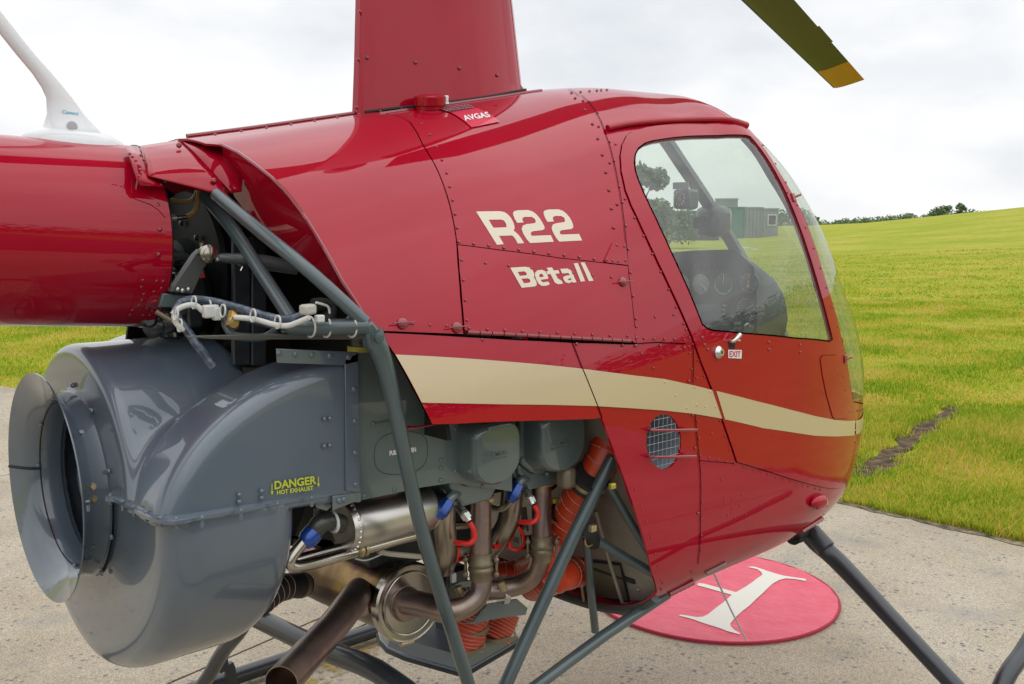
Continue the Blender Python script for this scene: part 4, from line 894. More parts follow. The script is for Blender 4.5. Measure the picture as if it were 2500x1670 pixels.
# ------------------------------------------------------------------ welded tube frame
def gf(u, v, d): return onplane(px('G', u, v), FWo+np.array([.012, 0, 0])+FWn*d, FWn)
def T(name, pts, r, m=None, parent=None, **k): return tube(name, pts, r, m or DGREEN, parent or heli, **k)
a_ = lambda c, u, v, y: at(px(c, u, v), y=y)
jn = at((915, 822), y=-.50)
T('frame_tube', [jn+[0, 0, .012], at((925, 850), y=-.50), at((942, 900), y=-.499), at((962, 985), y=-.497), at((1000, 1170), y=-.49), at((1048, 1360), y=-.475), at((1150, 1690), y=-.44)], [.014, .017, .0155, .0135, .0132, .0132, .0132], sm=5, flat=1)
br = plate('frame_lug', [at(p, y=-.507) for p in [(893, 792), (912, 782), (935, 812), (948, 822), (950, 850), (935, 880), (905, 850)]], (0, 1, 0), .026, DGREEN, heli, bev=.006); 
P = at((921, 823), y=-.508); lathe('bolt_head', [(0, .013), (.003, .013), (.003, .009), (.008, .009), (.009, .004)], P, (0, -1, 0), DGREEN, br, n=12)
T('frame_tube', [a_('B', 560, 235, -.20), a_('B', 900, 520, -.33), a_('B', 1280, 830, -.44), a_('B', 1700, 1215, -.495)], .0118, sm=3)
T('frame_tube', [a_('B', 470, 240, -.10), a_('B', 700, 520, -.18), a_('B', 900, 830, -.27), a_('B', 1135, 1190, -.38)], .0125, sm=3)
T('frame_tube', [a_('B', 1050, 1210, -.37), a_('B', 1150, 1250, -.40), a_('B', 1400, 1250, -.45), a_('B', 1730, 1245, -.50)], [.010, .0145, .0145, .014], sm=4)
T('frame_tube', [a_('B', 1150, 1255, -.39), a_('B', 900, 1190, -.30), a_('B', 620, 1120, -.18), a_('B', 300, 1060, -.06)], .0125, sm=3)
T('frame_loop', [a_('B', 625, 1160, -.30), a_('B', 635, 1240, -.31), a_('B', 690, 1310, -.32), a_('B', 800, 1328, -.33), a_('B', 930, 1325, -.34), a_('B', 1030, 1270, -.36)], .0072, sm=5)
T('frame_tube', [at((1495, 1118), y=-.485), at((1400, 1310), y=-.46), at((1226, 1690), y=-.42)], .0145, sm=2)
T('frame_tube', [at((1628, 1450), y=-.45), at((1470, 1555), y=-.445), at((1290, 1690), y=-.44)], .0132, sm=2)
T('frame_tube', [gf(670, 430, .04), gf(780, 620, .035), gf(905, 820, .02)], .0095)
T('frame_tube', [gf(555, 715, .10), gf(740, 830, .055), gf(925, 935, .015)], .0105)
T('drain_tube', [gf(543, 735, .10), gf(565, 1000, .10), gf(592, 1262, .10)], .0098, hollow=.0015)
T('push_rod', [gf(595, 580, .03), gf(668, 850, .03), gf(748, 1105, .02)], .0045, FIREW)
T('frame_tube', [gf(545, 700, .13), gf(575, 745, .10)], .013)
cl = T('tube_clamp', [gf(560, 690, .13), gf(585, 760, .09)], .016, BLK); box('clamp_nut', gf(578, 678, .14), (.016, .01, .014), BRASS, cl, bev=.001)
tube('clamp_band', [gf(560, 745, .12)+np.array([.014*math.cos(a), 0, .014*math.sin(a)]) for a in np.linspace(0, 6.28, 12, endpoint=False)], .002, BRASS, cl, n=6, closed=True)
for u, v in ((690, 437), (665, 1112), (838, 1028), (360, 522)): stud(gf(u, v, .002), FWn, fire, 'bolt', BRASS if v < 600 else None or FIREW, 1.1)
# firewall access opening with black gasket
fo_ = lambda u, v: onplane(px('G', u, v), FWo+np.array([.012, 0, 0]), FWn)
gk = [fo_(470, 840), fo_(560, 860), fo_(740, 880), fo_(760, 960), fo_(790, 1090), fo_(620, 1070), fo_(520, 1040)]
gask = T('gasket', [p+FWn*.003 for p in gk], .0035, BLK, fire, n=6, closed=True)
plate('access_plate', [p+FWn*.002 for p in gk], FWn, .002, mat('access_plate_olive', (.17, .16, .11), .4, .5), fire)
plate('firewall_foot', [fo_(380, 1045), fo_(560, 1075), fo_(800, 1110), fo_(950, 1060), fo_(900, 1115), fo_(780, 1162), fo_(540, 1110)], FWn, .012, mat('foot_grey', (.10, .11, .11), .5, .4), fire)
tube('chafe_strip', [gf(470, 860, .06), gf(505, 950, .06), gf(530, 1105, .05)], .004, CLAMP, heli, n=6, sm=3)

# ------------------------------------------------------------------ drive bay: sheave, belts, black shade panels, wiring
plate('bay_shade_bulkhead', [(-.13, -.47, 1.10), (-.13, .47, 1.10), (-.13, .40, 1.40), (-.13, .24, 1.59), (-.13, 0, 1.66), (-.13, -.24, 1.59), (-.13, -.40, 1.40)], (1, 0, 0), .01, BLK, heli)  # black bulkhead added to give the open bay its darkness
plate('bay_shade_panel', [(-.44, .30, 1.15), (-.10, .42, 1.15), (-.10, .36, 1.45), (-.40, .20, 1.60)], (0, 1, 0), .008, BLK, heli)  # black panel added on the port side to keep the bay in shade
sc0 = np.array([-.315, .115, 1.40])
sh_ = lathe('sheave', [(-.05, .05), (-.05, .135), (-.045, .165), (-.035, .168), (-.02, .16), (-.012, .168), (0, .16), (.012, .168), (.02, .16), (.035, .168), (.045, .165), (.045, .03)], sc0, (-1, 0, 0), BLKM, heli, n=56)
lathe('sheave_hub', [(0, .07), (.03, .065), (.035, .05), (.08, .045), (.085, .03), (.12, .028)], sc0-[.04, 0, 0], (-1, 0, 0), BLKM, sh_, n=32)
for k in range(8): a = k*math.pi/4; P = sc0+np.array([-.052, .10*math.cos(a), .10*math.sin(a)]); stud(P, (-1, 0, 0), sh_, 'bolt', BLKP, 1.3)
cl_ = lathe('clutch_housing', [(0, .075), (.02, .09), (.05, .09), (.055, .07), (.08, .065), (.09, .045)], sc0-[.055, .06, .05], (-1, 0, 0), mat('clutch_charcoal', (.02, .023, .026), .4), heli, n=32)
for k in range(12): a = k*math.pi/6; P = sc0+np.array([-.075, -.06+.082*math.cos(a), -.05+.082*math.sin(a)]); box('clutch_bolt', P-[.03, 0, 0], (.03, .014, .014), BLKP, cl_, bev=.002)
box('gearbox_flange', sc0-[.11, .11, .02], (.05, .06, .05), BLKP, cl_, bev=.006); box('gearbox_flange', sc0-[.12, .02, -.03], (.06, .05, .04), BLKP, cl_, bev=.006)
for u0, u1 in ((690, 822), (830, 948)):
    for y0 in (-.17,):
        V = [a_('B', u0, 560, y0+.10), a_('B', u1, 560, y0+.10), a_('B', u1, 1545, y0), a_('B', u0, 1545, y0)]
        plate('drive_belt', V, (0, 1, 0), .012, mat('belt_black', (.022, .027, .030), .45, noise=(40, [(.3, (.018, .022, .025)), (.7, (.03, .036, .04))])), heli, bev=.003)
bellc = plate('bellcrank', [a_('B', 205, 980, -.16), a_('B', 400, 690, -.18), a_('B', 440, 650, -.18), a_('B', 510, 660, -.18), a_('B', 530, 720, -.18), a_('B', 470, 800, -.175), a_('B', 380, 1000, -.16)], (0, 1, 0), .02, mat('bellcrank_grey', (.12, .125, .12), .4, .4), heli, bev=.003)
P = a_('B', 485, 690, -.20); lathe('pivot_bearing', [(0, .0165), (.010, .0165), (.012, .012), (.016, .012), (.018, .006)], P, (0, -1, 0.05), STEEL, bellc, n=20); lathe('pivot_nut', [(0, .007), (.008, .006)], a_('B', 458, 630, -.18), (-.2, -.3, 1), STEEL, bellc, n=6)
for u, v in ((265, 960), (345, 960), (300, 970)): stud(a_('B', u, v, -.165), (0, -1, 0), bellc, 'bolt', ZINC, .9)
T('control_rod', [a_('B', 540, 715, -.20), a_('B', 620, 720, -.21), a_('B', 800, 735, -.22), a_('B', 950, 760, -.225), a_('B', 1180, 800, -.24)], [.005, .0085, .012, .0145, .0125], mat('rod_charcoal', (.055, .062, .066), .4, 0, .3), sm=4)
T('rod_end', [a_('B', 525, 705, -.20), a_('B', 580, 725, -.205)], .0075, STEEL)
T('safety_wire', [a_('B', 550, 725, -.21), a_('B', 600, 738, -.21)], .0015, WIRE, n=5); T('cotter_pin', [a_('B', 720, 770, -.22), a_('B', 760, 785, -.22), a_('B', 745, 818, -.22)], .0014, ZINC, n=5)
plate('red_indicator', [a_('B', 460, 820, -.15), a_('B', 475, 870, -.15), a_('B', 435, 875, -.15)], (0, 1, 0), .002, REDH, heli); plate('red_indicator', [a_('B', 380, 688, -.14), a_('B', 398, 686, -.14), a_('B', 395, 715, -.14), a_('B', 380, 715, -.14)], (0, 1, 0), .002, REDH, heli)
plate('mount_bracket', [a_('B', 150, 990, -.15), a_('B', 300, 1005, -.15), a_('B', 430, 1010, -.15), a_('B', 430, 1100, -.15), a_('B', 120, 1100, -.15)], (0, 1, 0), .012, DGREEN, heli, bev=.002)
box('actuator_body', a_('B', 350, 1140, -.10), (.03, .06, .05), BLKP, heli, bev=.004)
T('grease_line', [a_('B', 95, 1130, -.16), a_('B', 170, 1175, -.165), a_('B', 240, 1215, -.17), a_('B', 290, 1240, -.17), a_('B', 290, 1275, -.17)], .0045, CLAMP, sm=4)
for P_, r_ in (((90, 1250), .020), ((60, 1200), .015), ((165, 1230), .022)): lathe('control_link', [(0, r_), (.03, r_), (.035, r_*.6)], a_('B', P_[0], P_[1], -.05), (-.5, -1, .1), BLKP, heli, n=16)
# cables at the tail cone mouth
T('coax_cable', [a_('B', 205, 272, -.06), a_('B', 255, 285, -.065), a_('B', 330, 290, -.07), a_('B', 385, 265, -.075), a_('B', 415, 205, -.08)], [.0035, .0042, .0042, .0042, .0042], OCHRE, sm=5)
T('coax_cable', [a_('B', 330, 405, -.09), a_('B', 375, 380, -.09), a_('B', 410, 330, -.09), a_('B', 428, 205, -.09)], .0046, OCHRE, sm=5)
cb = T('cable_end', [a_('B', 238, 416, -.09), a_('B', 262, 414, -.09), a_('B', 332, 406, -.09)], .0044, BLKP); T('coax_plug', [a_('B', 215, 416, -.09), a_('B', 250, 416, -.09)], .0065, ZINC)
text('lettering', 'GPS/GTX', px('B', (262, 420), (328, 413), (327, 402), (262, 409)), on_plane((0, -.0955, 0), (0, -1, 0)), WTXT, cb, bold=.01)
# wiring harness: braided conduit, white wire, ties, plug
SLV = mat('braided_sleeve', (.06, .085, .12), .4, 0, .4, noise=(110, [(.42, (.02, .035, .06)), (.66, (.10, .13, .17))]))
har = [a_('B', u, v, y) for u, v, y in ((1250, 1150, -.46), (1100, 1195, -.44), (950, 1170, -.40), (800, 1125, -.36), (640, 1080, -.32), (500, 1050, -.29), (380, 1040, -.27), (290, 1065, -.26), (250, 1120, -.26), (270, 1190, -.27), (330, 1270, -.28), (400, 1370, -.30), (470, 1460, -.31), (540, 1560, -.32))]
hn = T('wire_harness', har, .0075, SLV, sm=5)
T('white_wire', [a_('B', u, v, y) for u, v, y in ((700, 1175, -.36), (850, 1190, -.39), (1000, 1230, -.43), (1100, 1240, -.45), (1180, 1215, -.465), (1270, 1175, -.48))], .0046, WIRE, hn, sm=5)
T('white_wire', [a_('B', u, v, y) for u, v, y in ((460, 1130, -.30), (400, 1085, -.29), (330, 1085, -.285), (260, 1115, -.28), (225, 1155, -.28))], .0050, WIRE, hn, sm=5)
T('white_wire', [a_('B', u, v, y) for u, v, y in ((235, 1160, -.28), (250, 1215, -.285), (290, 1260, -.29), (300, 1275, -.29))], .0048, WIRE, hn, sm=4)
box('connector_plug', a_('B', 515, 1130, -.315), (.026, .016, .022), WIRE, hn, bev=.003, R=rotz(-.1)); box('connector_plug', a_('B', 560, 1148, -.318), (.012, .014, .022), WIRE, hn, bev=.002)
for u, v in ((378, 1060), (490, 1085), (600, 1125), (830, 1160), (1018, 1210), (240, 1150), (270, 1235)):
    P = a_('B', u, v, -.32+(-.00022*(u-500) if u > 500 else .03)); tube('cable_tie', [P+np.array([.004*math.sin(a)*.3, -.004+.0095*math.cos(a), .0105*math.sin(a)]) for a in np.linspace(0, 6.28, 14, endpoint=False)], .0016, WIRE, hn, n=5, closed=True)
for u in (1275, 1395, 1592):
    P = a_('B', u, 1247, -.45-(u-1400)*.00015); tube('cable_tie', [P+np.array([0, .0175*math.cos(a), .0175*math.sin(a)]) for a in np.linspace(0, 6.28, 18, endpoint=False)], .0019, WIRE, hn, n=5, closed=True)
tb = box('terminal_block', a_('B', 1260, 1115, -.47), (.026, .018, .017), mat('terminal_beige', (.42, .40, .35), .5), hn, bev=.004, R=rotz(.3)); box('terminal_block', a_('B', 1350, 1185, -.48), (.014, .012, .012), WIRE, hn, bev=.002)
T('black_loom', [a_('B', u, v, y) for u, v, y in ((1300, 1080, -.44), (1380, 1075, -.44), (1430, 1110, -.44), (1420, 1180, -.45), (1380, 1190, -.45))], .011, BLK, hn, sm=4); T('white_wire', [a_('B', u, v, -.455) for u, v in ((1320, 1062), (1370, 1075), (1415, 1095), (1425, 1150), (1400, 1195))], .0022, WIRE, hn, sm=4)
T('brass_fitting', [a_('B', 700, 1140, -.33), a_('B', 690, 1190, -.335), a_('B', 680, 1250, -.34)], .011, mat('brass_bronze', (.40, .24, .07), .35, .8), n=8); lathe('screw_head', [(0, .010), (.003, .009), (.004, .003)], a_('B', 688, 1215, -.355), (0, -1, 0), mat('bronze_2', (.5, .36, .15), .3, .9), heli, n=14)
plate('cross_channel', [a_('B', 350, 1325, -.36), a_('B', 1725, 1292, -.42), a_('B', 1730, 1345, -.42), a_('B', 640, 1345, -.36), a_('B', 500, 1340, -.36)], (0, 1, 0), .02, mat('channel_grey', (.14, .14, .125), .5, .3), heli)
plate('firewall_shelf', [a_('B', 500, 1345, .1), a_('B', 1735, 1345, .1), a_('B', 1735, 1560, .1), a_('B', 550, 1560, .1)], (0, 1, 0), .02, mat('shelf_dark_tan', (.035, .028, .020), .7), heli)
can = lathe('oil_filter', [(0, .030), (.05, .030), (.052, .026)], a_('B', 1690, 1495, -.34), (0, 0, 1), BLKP, heli, n=28); lathe('filter_collar', [(0, .031), (.012, .031)], a_('B', 1690, 1440, -.34), (0, 0, 1), mat('yellow_band', (.5, .42, .05), .5), can, n=28)
text('lettering', '66468-10', px('B', (1632, 1400), (1742, 1408), (1742, 1385), (1632, 1378)), on_plane((0, -.371, 0), (0, -1, 0)), GTXT, can, bold=.01)

# ------------------------------------------------------------------ engine
core = box('engine_core', (.10, 0, .98), (.55, .56, .16), mat('crankcase_dark', (.035, .042, .042), .6), heli, bev=.02)
e_ = lambda u, v, y: at(px('E', u, v), y=y)
yb = -.400
baf = plate('engine_baffle', [at(p, y=yb) for p in [(872, 862), (1130, 850), (1250, 900), (1250, 1200), (1108, 1178), (1030, 1190), (880, 1222), (876, 1200)]], (0, 1, 0), .002, GREEN, heli)
for u, v in ((710, 545), (712, 605), (708, 698), (355, 772), (122, 822), (192, 262), (333, 242)): stud(e_(u, v, yb-.0005), (0, -1, 0), baf, 'screw', GREEN, 1.3)
tube('baffle_slot', [e_(205, 262, yb-.001), e_(330, 240, yb-.001)], .002, GREEN, baf, n=5)
ov = [e_(405+205*math.copysign(abs(math.cos(a))**.75, math.cos(a)), 490-28*math.cos(a)*.8+162*math.copysign(abs(math.sin(a))**.75, math.sin(a)), yb-.0006) for a in np.linspace(0, 2*math.pi, 48, endpoint=False)]
tube('flap_outline', ov, .0006, mat('outline_dark_green', (.05, .07, .07), .5), baf, n=4, closed=True)
text('lettering', 'PUSH TO OPEN', px('E', (316, 510), (520, 479), (518, 443), (314, 472)), on_plane((0, yb-.001, 0), (0, -1, 0)), WTXT, baf, bold=.06)
tube('red_prop_arm', [e_(450, 293, -.43), e_(520, 292, -.43), e_(640, 275, -.44), e_(780, 268, -.44)], [.004, .0025, .002, .002], REDP, heli, n=6, sm=2)
plate('baffle_lip', [e_(-40, 870, -.41), e_(95, 865, -.41), e_(100, 800, -.41), e_(85, 790, -.41), e_(-40, 800, -.41)], (0, 1, 0), .003, GREEN, heli)
# rocker covers
def rocker(org, lx, hz, name='rocker_cover'):
    """org: centre of the mounting face; cover bulges to -y"""
    o = np.array(org); pts = []; outline = [(-.50, .50), (.34, .50), (.50, .32), (.50, -.26), (.20, -.52), (-.22, -.52), (-.50, -.30)]
    def ring(sc, y, rad): 
        R_ = []
        P = [np.array([a*lx*sc, b*hz*sc]) for a, b in outline]; n = len(P)
        for i in range(n):
            p, a, b = P[i], P[i-1], P[(i+1) % n]; u = (a-p)/np.linalg.norm(a-p); v = (b-p)/np.linalg.norm(b-p); r = min(rad, .45*min(np.linalg.norm(a-p), np.linalg.norm(b-p)))
            for t in np.linspace(0, 1, 6): q = (p+u*r)*(1-t)**2+2*p*t*(1-t)+(p+v*r)*t*t; R_.append(np.array([o[0]+q[0], y, o[2]+q[1]]))
        return R_
    rings = [ring(1.12, o[1]+.004, .015), ring(1.12, o[1]-.004, .015), ring(1.10, o[1]-.0055, .015), ring(1.0, o[1]-.006, .02), ring(.985, o[1]-.016, .022), ring(.965, o[1]-.044, .026), ring(.935, o[1]-.054, .028), ring(.87, o[1]-.060, .03), ring(.75, o[1]-.0615, .03)]
    n = len(rings[0]); V = [p for r in rings for p in r]; F = [(i*n+k, i*n+(k+1) % n, (i+1)*n+(k+1) % n, (i+1)*n+k) for i in range(len(rings)-1) for k in range(n)]+[tuple((len(rings)-1)*n+k for k in range(n)), tuple(range(n-1, -1, -1))]
    c = mesh(name, V, F, GREEN, heli, smooth=40); fixn(c); tube('cover_gasket', [p+np.array([0, .0035, 0]) for p in rings[0]], .0032, BLKP, c, n=6, closed=True)
    for a, b in ((-.53, .40), (-.53, -.27), (.0, -.60), (.54, -.12), (.40, .52), (-.30, .54)): stud(np.array([o[0]+a*lx, o[1]-.006, o[2]+b*hz]), (0, -1, 0), c, 'bolt', GREEN, 1.0)
    return c
rc1 = rocker((.013, -.392, 1.050), .128, .128); rc2 = rocker((.196, -.392, 1.046), .134, .130)
for rc, q in ((rc1, ((1032, 530), (1215, 498), (1213, 462), (1030, 490))), (rc2, ((1548, 440), (1695, 416), (1693, 380), (1546, 402)))):
    pl2 = on_plane((0, -.4533, 0), (0, -1, 0)); V, F = text_polys('LYCOMING', .01); lo, hi = V.min(0), V.max(0); U = (V-lo)/(hi-lo); qq = np.array(px('E', *q)); P = []
    ps = [(1-u)*(1-v)*qq[0]+u*(1-v)*qq[1]+u*v*qq[2]+(1-u)*v*qq[3] for u, v in U]; lt = mesh('raised_lettering', [pl2(p, .001) for p in ps], F, GREEN, rc, smooth=0); s = lt.modifiers.new('depth', 'SOLIDIFY'); s.thickness = .0025; s.offset = -1
    a, b = px('E', (q[0][0]+3, q[0][1]+20), (q[1][0], q[1][1]+20)); tube('raised_line', [pl2(a, .0), pl2(b, .0)], .0016, GREEN, rc, n=6)
# cylinder heads behind the covers
for i, xo in enumerate((.013, .196)):
    hd = plate('cylinder_head', [(xo-.08, -.386, 1.13), (xo+.085, -.386, 1.13), (xo+.085, -.386, 1.0), (xo+.05, -.386, .955), (xo+.035, -.386, .935), (xo-.035, -.386, .935), (xo-.07, -.386, .98)], (0, 1, 0), .11, GREEN, heli, bev=.004)
    for k in range(5): box('cooling_fin', (xo, -.27+.022*k, 1.0), (.16, .005, .15), GREEN, hd)
plate('inter_cylinder_baffle', [e_(1200, 240, -.385), e_(1350, 240, -.385), e_(1350, 560, -.385), e_(1255, 560, -.385)], (0, 1, 0), .003, GREEN, heli)
plate('end_baffle', [e_(1740, 240, -.39), e_(1800, 235, -.39), e_(1798, 470, -.39), e_(1700, 640, -.39), e_(1690, 540, -.39)], (0, 1, 0), .003, GREEN, heli)
for u, v, y in ((1275, 620, -.36), (745, 735, -.34)): 
    g_ = lathe('head_boss', [(0, .017), (.012, .016), (.013, .009), (.016, .009), (.016, .003)], e_(u, v, y), (0, -1, 0), GREEN, heli, n=18)
# exhaust stacks
EX = lambda L_, r, m=HOT, **k: tube('exhaust_pipe', [e_(*q) for q in L_], r, m, heli, n=20, sm=5, **k)
ex1 = EX([(1015, 820, -.345), (1015, 1000, -.345), (1015, 1250, -.345), (1015, 1420, -.345)], .0225)
ex1b = tube('exhaust_elbow', [a_('F', 1920, 560, -.345), a_('F', 1922, 700, -.345), a_('F', 1900, 830, -.345), a_('F', 1800, 930, -.335), a_('F', 1640, 975, -.31), a_('F', 1480, 930, -.26), a_('F', 1280, 890, -.205)], [.0225, .0225, .023, .0235, .025, .027, .028], HOT, heli, n=22, sm=6)
ex2 = EX([(1480, 690, -.345), (1480, 850, -.345), (1482, 1150, -.345), (1478, 1280, -.345), (1440, 1400, -.33), (1330, 1490, -.30), (1180, 1530, -.27), (1050, 1545, -.25)], .0222)
for nm, u, v, u2, v2, y in (('a', 1010, 795, 1085, 845, -.35), ('b', 1480, 690, 1548, 725, -.35)):
    fl2 = lathe('exhaust_flange', [(0, .029), (.006, .029), (.006, .024), (.012, .024)], e_(u, v+20, y)+[0, 0, -.004], (0, 0, 1), BRASS, heli, n=24); box('flange_nut', e_(u2, v2, y-.02), (.012, .012, .010), BRASS, fl2, bev=.001)
def vclamp(c, r, ax, nm='exhaust_clamp'):
    k = lathe(nm, [(-.030, r*1.02), (-.030, r*1.10), (-.014, r*1.12), (-.010, r*1.24), (-.004, r*1.24), (0, r*1.12), (.004, r*1.24), (.010, r*1.24), (.014, r*1.12), (.030, r*1.10), (.030, r*1.02)], c, ax, CLAMP, heli, n=24)
    for s in (-1, 1):
        q = np.array(c)+RT*s*(r*1.45); pb = box('clamp_ear', q, (.006, .020, .050), CLAMP, k, bev=.002, R=rotz(HEAD-math.pi/2+.0)@np.eye(3)); 
        for z in (-.016, .016): lathe('clamp_bolt', [(0, .0058), (.006, .0058), (.008, .003)], q+np.array([0, 0, z])-fh*.008, -fh, CLAMP, k, n=8)
    return k
vclamp(e_(1018, 1350, -.345), .0225, (0, 0, 1)); vclamp(e_(1485, 1212, -.345), .0222, (0, 0, 1))
# intake tubes
INT = mat('satin_stainless', (.40, .36, .30), .3, 1, noise=(6, [(.3, (.33, .29, .235)), (.7, (.48, .44, .38))], (3, 3, .5)))
it1 = tube('intake_tube', [e_(738, 870, -.34), e_(735, 1000, -.335), e_(748, 1150, -.325), e_(752, 1270, -.31), e_(730, 1360, -.28)], .0235, INT, heli, n=22, sm=5)
it2 = tube('intake_tube', [e_(1262, 740, -.33), e_(1245, 900, -.32), e_(1215, 1040, -.30), e_(1150, 1150, -.26), e_(1050, 1260, -.22)], [.024, .024, .024, .025, .026], INT, heli, n=22, sm=5)
for u, v in ((745, 850), (1255, 720)): lathe('intake_flange', [(0, .036), (.008, .036), (.010, .030)], e_(u, v+10, -.335), (0, 0, 1), GREEN, heli, n=24)
# injector elbows, blue nuts, pipes
for (a, b, c, d_) in (((845, 800), (775, 850), (740, 910), (690, 990)), ((1370, 690), (1310, 720), (1280, 785), (1245, 850))):
    el = tube('drain_elbow', [e_(*a, -.375), e_((a[0]+b[0])/2-5, (a[1]+b[1])/2-12, -.385), e_(*b, -.385), e_(*c, -.385)], .0095, mat('elbow_grey', (.16, .19, .20), .35, .4), heli, n=12, sm=4)
    nu = lathe('blue_nut', [(-.018, .0105), (-.010, .0135), (.012, .0135), (.016, .011), (.024, .0085)], e_(*c, -.388), e_(*d_, -.385)-e_(*c, -.385), BLUE, heli, n=6); 
tube('drain_pipe', [e_(720, 945, -.385), e_(700, 990, -.38), e_(670, 1030, -.37), e_(630, 1060, -.35)], .0065, ALU, heli, n=10, sm=4)
tube('drain_pipe', [e_(1262, 820, -.385), e_(1240, 870, -.37), e_(1200, 905, -.35), e_(1150, 920, -.33), e_(1080, 900, -.31)], .0065, ALU, heli, n=10, sm=4)
# spark plug leads
for s0, s1, s2, path in (((850, 900), (885, 950), (925, 1005), [(930, 1020, -.395), (962, 1080, -.40), (965, 1140, -.40), (930, 1180, -.395), (870, 1180, -.38), (820, 1175, -.36)]), ((1365, 785), (1390, 830), (1415, 880), [(1425, 890, -.395), (1452, 940, -.40), (1445, 990, -.40), (1410, 1018, -.395), (1360, 1020, -.38), (1312, 1015, -.36)])):
    pg = tube('spark_plug', [e_(*s0, -.37), e_(*s1, -.385)], .0095, ZINC, heli, n=6); lathe('plug_collar', [(0, .011), (.012, .011), (.013, .008)], e_(*s1, -.385), e_(*s2, -.39)-e_(*s1, -.385), ZINC, pg, n=6); tube('plug_terminal', [e_(*s1, -.385), e_(*s2, -.393)], .0078, ZINC, pg, n=12); lathe('plug_base', [(-.008, .0075), (.004, .0085)], e_(*s0, -.37), e_(*s1, -.385)-e_(*s0, -.37), BRASS, pg, n=6)
    tube('spark_lead', [e_(*q) for q in path], .0056, REDH, heli, n=10, sm=6)
for path in ([(835, 1210, -.32), (838, 1270, -.32), (800, 1330, -.31), (730, 1345, -.30)], [(1110, 1210, -.28), (1180, 1190, -.28), (1240, 1150, -.29), (1260, 1120, -.29)], [(1300, 1050, -.31), (1340, 1120, -.31), (1345, 1190, -.30), (1310, 1230, -.30), (1240, 1215, -.29), (1235, 1170, -.29)], [(740, 1400, -.28), (800, 1340, -.28), (860, 1300, -.28), (930, 1260, -.28)], [(830, 1310, -.30), (890, 1300, -.30), (940, 1290, -.30)]):
    tube('ignition_lead', [e_(*q) for q in path], .0042 if path[0][0] in (1300, 740) else .0054, REDH, heli, n=8, sm=5)
# oil breather canister, hoses
cyl_a, cyl_b = a_('F', 770, 290, -.36), a_('F', 1440, 130, -.36)
cd_ = cyl_b-cyl_a; Lc = np.linalg.norm(cd_); can2 = lathe('oil_cooler_canister', [(0, .02), (.0, .043), (.008, .046), (.012, .0475), (.016, .046), (.018, .0465), (Lc, .0465), (Lc+.01, .04)], a_('F', 790, 290, -.345), cd_, ALU, heli, n=40)
for k in range(26):
    a = 2*math.pi*k/26; u = np.cross(cd_/Lc, [0, 0, 1]); u /= np.linalg.norm(u); v = np.cross(cd_/Lc, u); P = a_('F', 790, 290, -.345)+cd_/Lc*.010+(u*math.cos(a)+v*math.sin(a))*.0465; lathe('weld_bead', [(-.003, .001), (0, .0035), (.003, .001)], P, cd_, ALU, can2, n=6)
el_ = tube('canister_elbow', [a_('F', 770, 265, -.36), a_('F', 690, 240, -.37), a_('F', 610, 260, -.375), a_('F', 560, 320, -.37)], [.018, .017, .018, .017], mat('elbow_dark', (.07, .072, .068), .35, .6), heli, n=14, sm=4)
lathe('locking_ring', [(0, .020), (.004, .021), (.006, .019)], a_('F', 700, 250, -.37), cd_, WIRE, el_, n=20)
lathe('blue_nut', [(-.012, .0135), (-.008, .0185), (.008, .0185), (.014, .016), (.020, .012)], a_('F', 530, 360, -.37), a_('F', 460, 440, -.37)-a_('F', 560, 320, -.37), BLUE, heli, n=14)
tube('oil_pipe', [a_('F', 490, 390, -.37), a_('F', 430, 460, -.37), a_('F', 372, 540, -.37), a_('F', 365, 590, -.37), a_('F', 420, 615, -.37), a_('F', 600, 575, -.36), a_('F', 900, 490, -.35), a_('F', 1200, 405, -.34), a_('F', 1450, 340, -.33)], .0105, STEEL, heli, n=14, sm=6)
tube('oil_pipe', [a_('F', 400, 560, -.34), a_('F', 600, 505, -.335), a_('F', 900, 430, -.33), a_('F', 1200, 355, -.32), a_('F', 1440, 310, -.31), a_('F', 1800, 265, -.28)], .0098, STEEL, heli, n=14, sm=4)
for u, v, yy in ((850, 445, -.332), (880, 438, -.332), (925, 482, -.352), (965, 470, -.352)):
    lathe('pipe_clamp', [(-.004, .0135), (.004, .0135)], a_('F', u, v, yy), a_('F', 1200, 405, -.34)-a_('F', 600, 575, -.36), BRASS, heli, n=18)
tube('heat_wrap_line', [a_('F', 1080, 485, -.30), a_('F', 1160, 505, -.30), a_('F', 1300, 520, -.30), a_('F', 1480, 535, -.29)], .0055, mat('beige_sleeve', (.42, .38, .30), .6), heli, n=8, sm=4); tube('lockwire', [a_('F', 890, 545, -.32), a_('F', 980, 560, -.32), a_('F', 1110, 510, -.31)], .0016, WIRE, heli, n=5, sm=5)
for u0, v0, v1 in ((735, 480, 640), (755, 950, 1130)): tube('mount_spacer', [at(px('O', u0, v0), y=-.33), at(px('O', u0, v1), y=-.33)], .0055, ALU, heli, n=10)
plate('mount_plate', [at(px('O', 680, 330), y=-.40), at(px('O', 990, 245), y=-.40), at(px('O', 1010, 450), y=-.40), at(px('O', 930, 530), y=-.40), at(px('O', 740, 480), y=-.40)], (0, 1, 0), .004, GREEN, heli, bev=.001)
mp2 = plate('mount_plate', [at(px('O', 1040, 250), y=-.415), at(px('O', 1480, 190), y=-.415), at(px('O', 1480, 350), y=-.415), at(px('O', 1150, 480), y=-.415), at(px('O', 1040, 530), y=-.415)], (0, 1, 0), .004, GREEN, heli, bev=.001)
for u, v in ((1165, 330), (1255, 310)): stud(at(px('O', u, v), y=-.4155), (0, -1, 0), mp2, 'screw', GREY, 1.6)
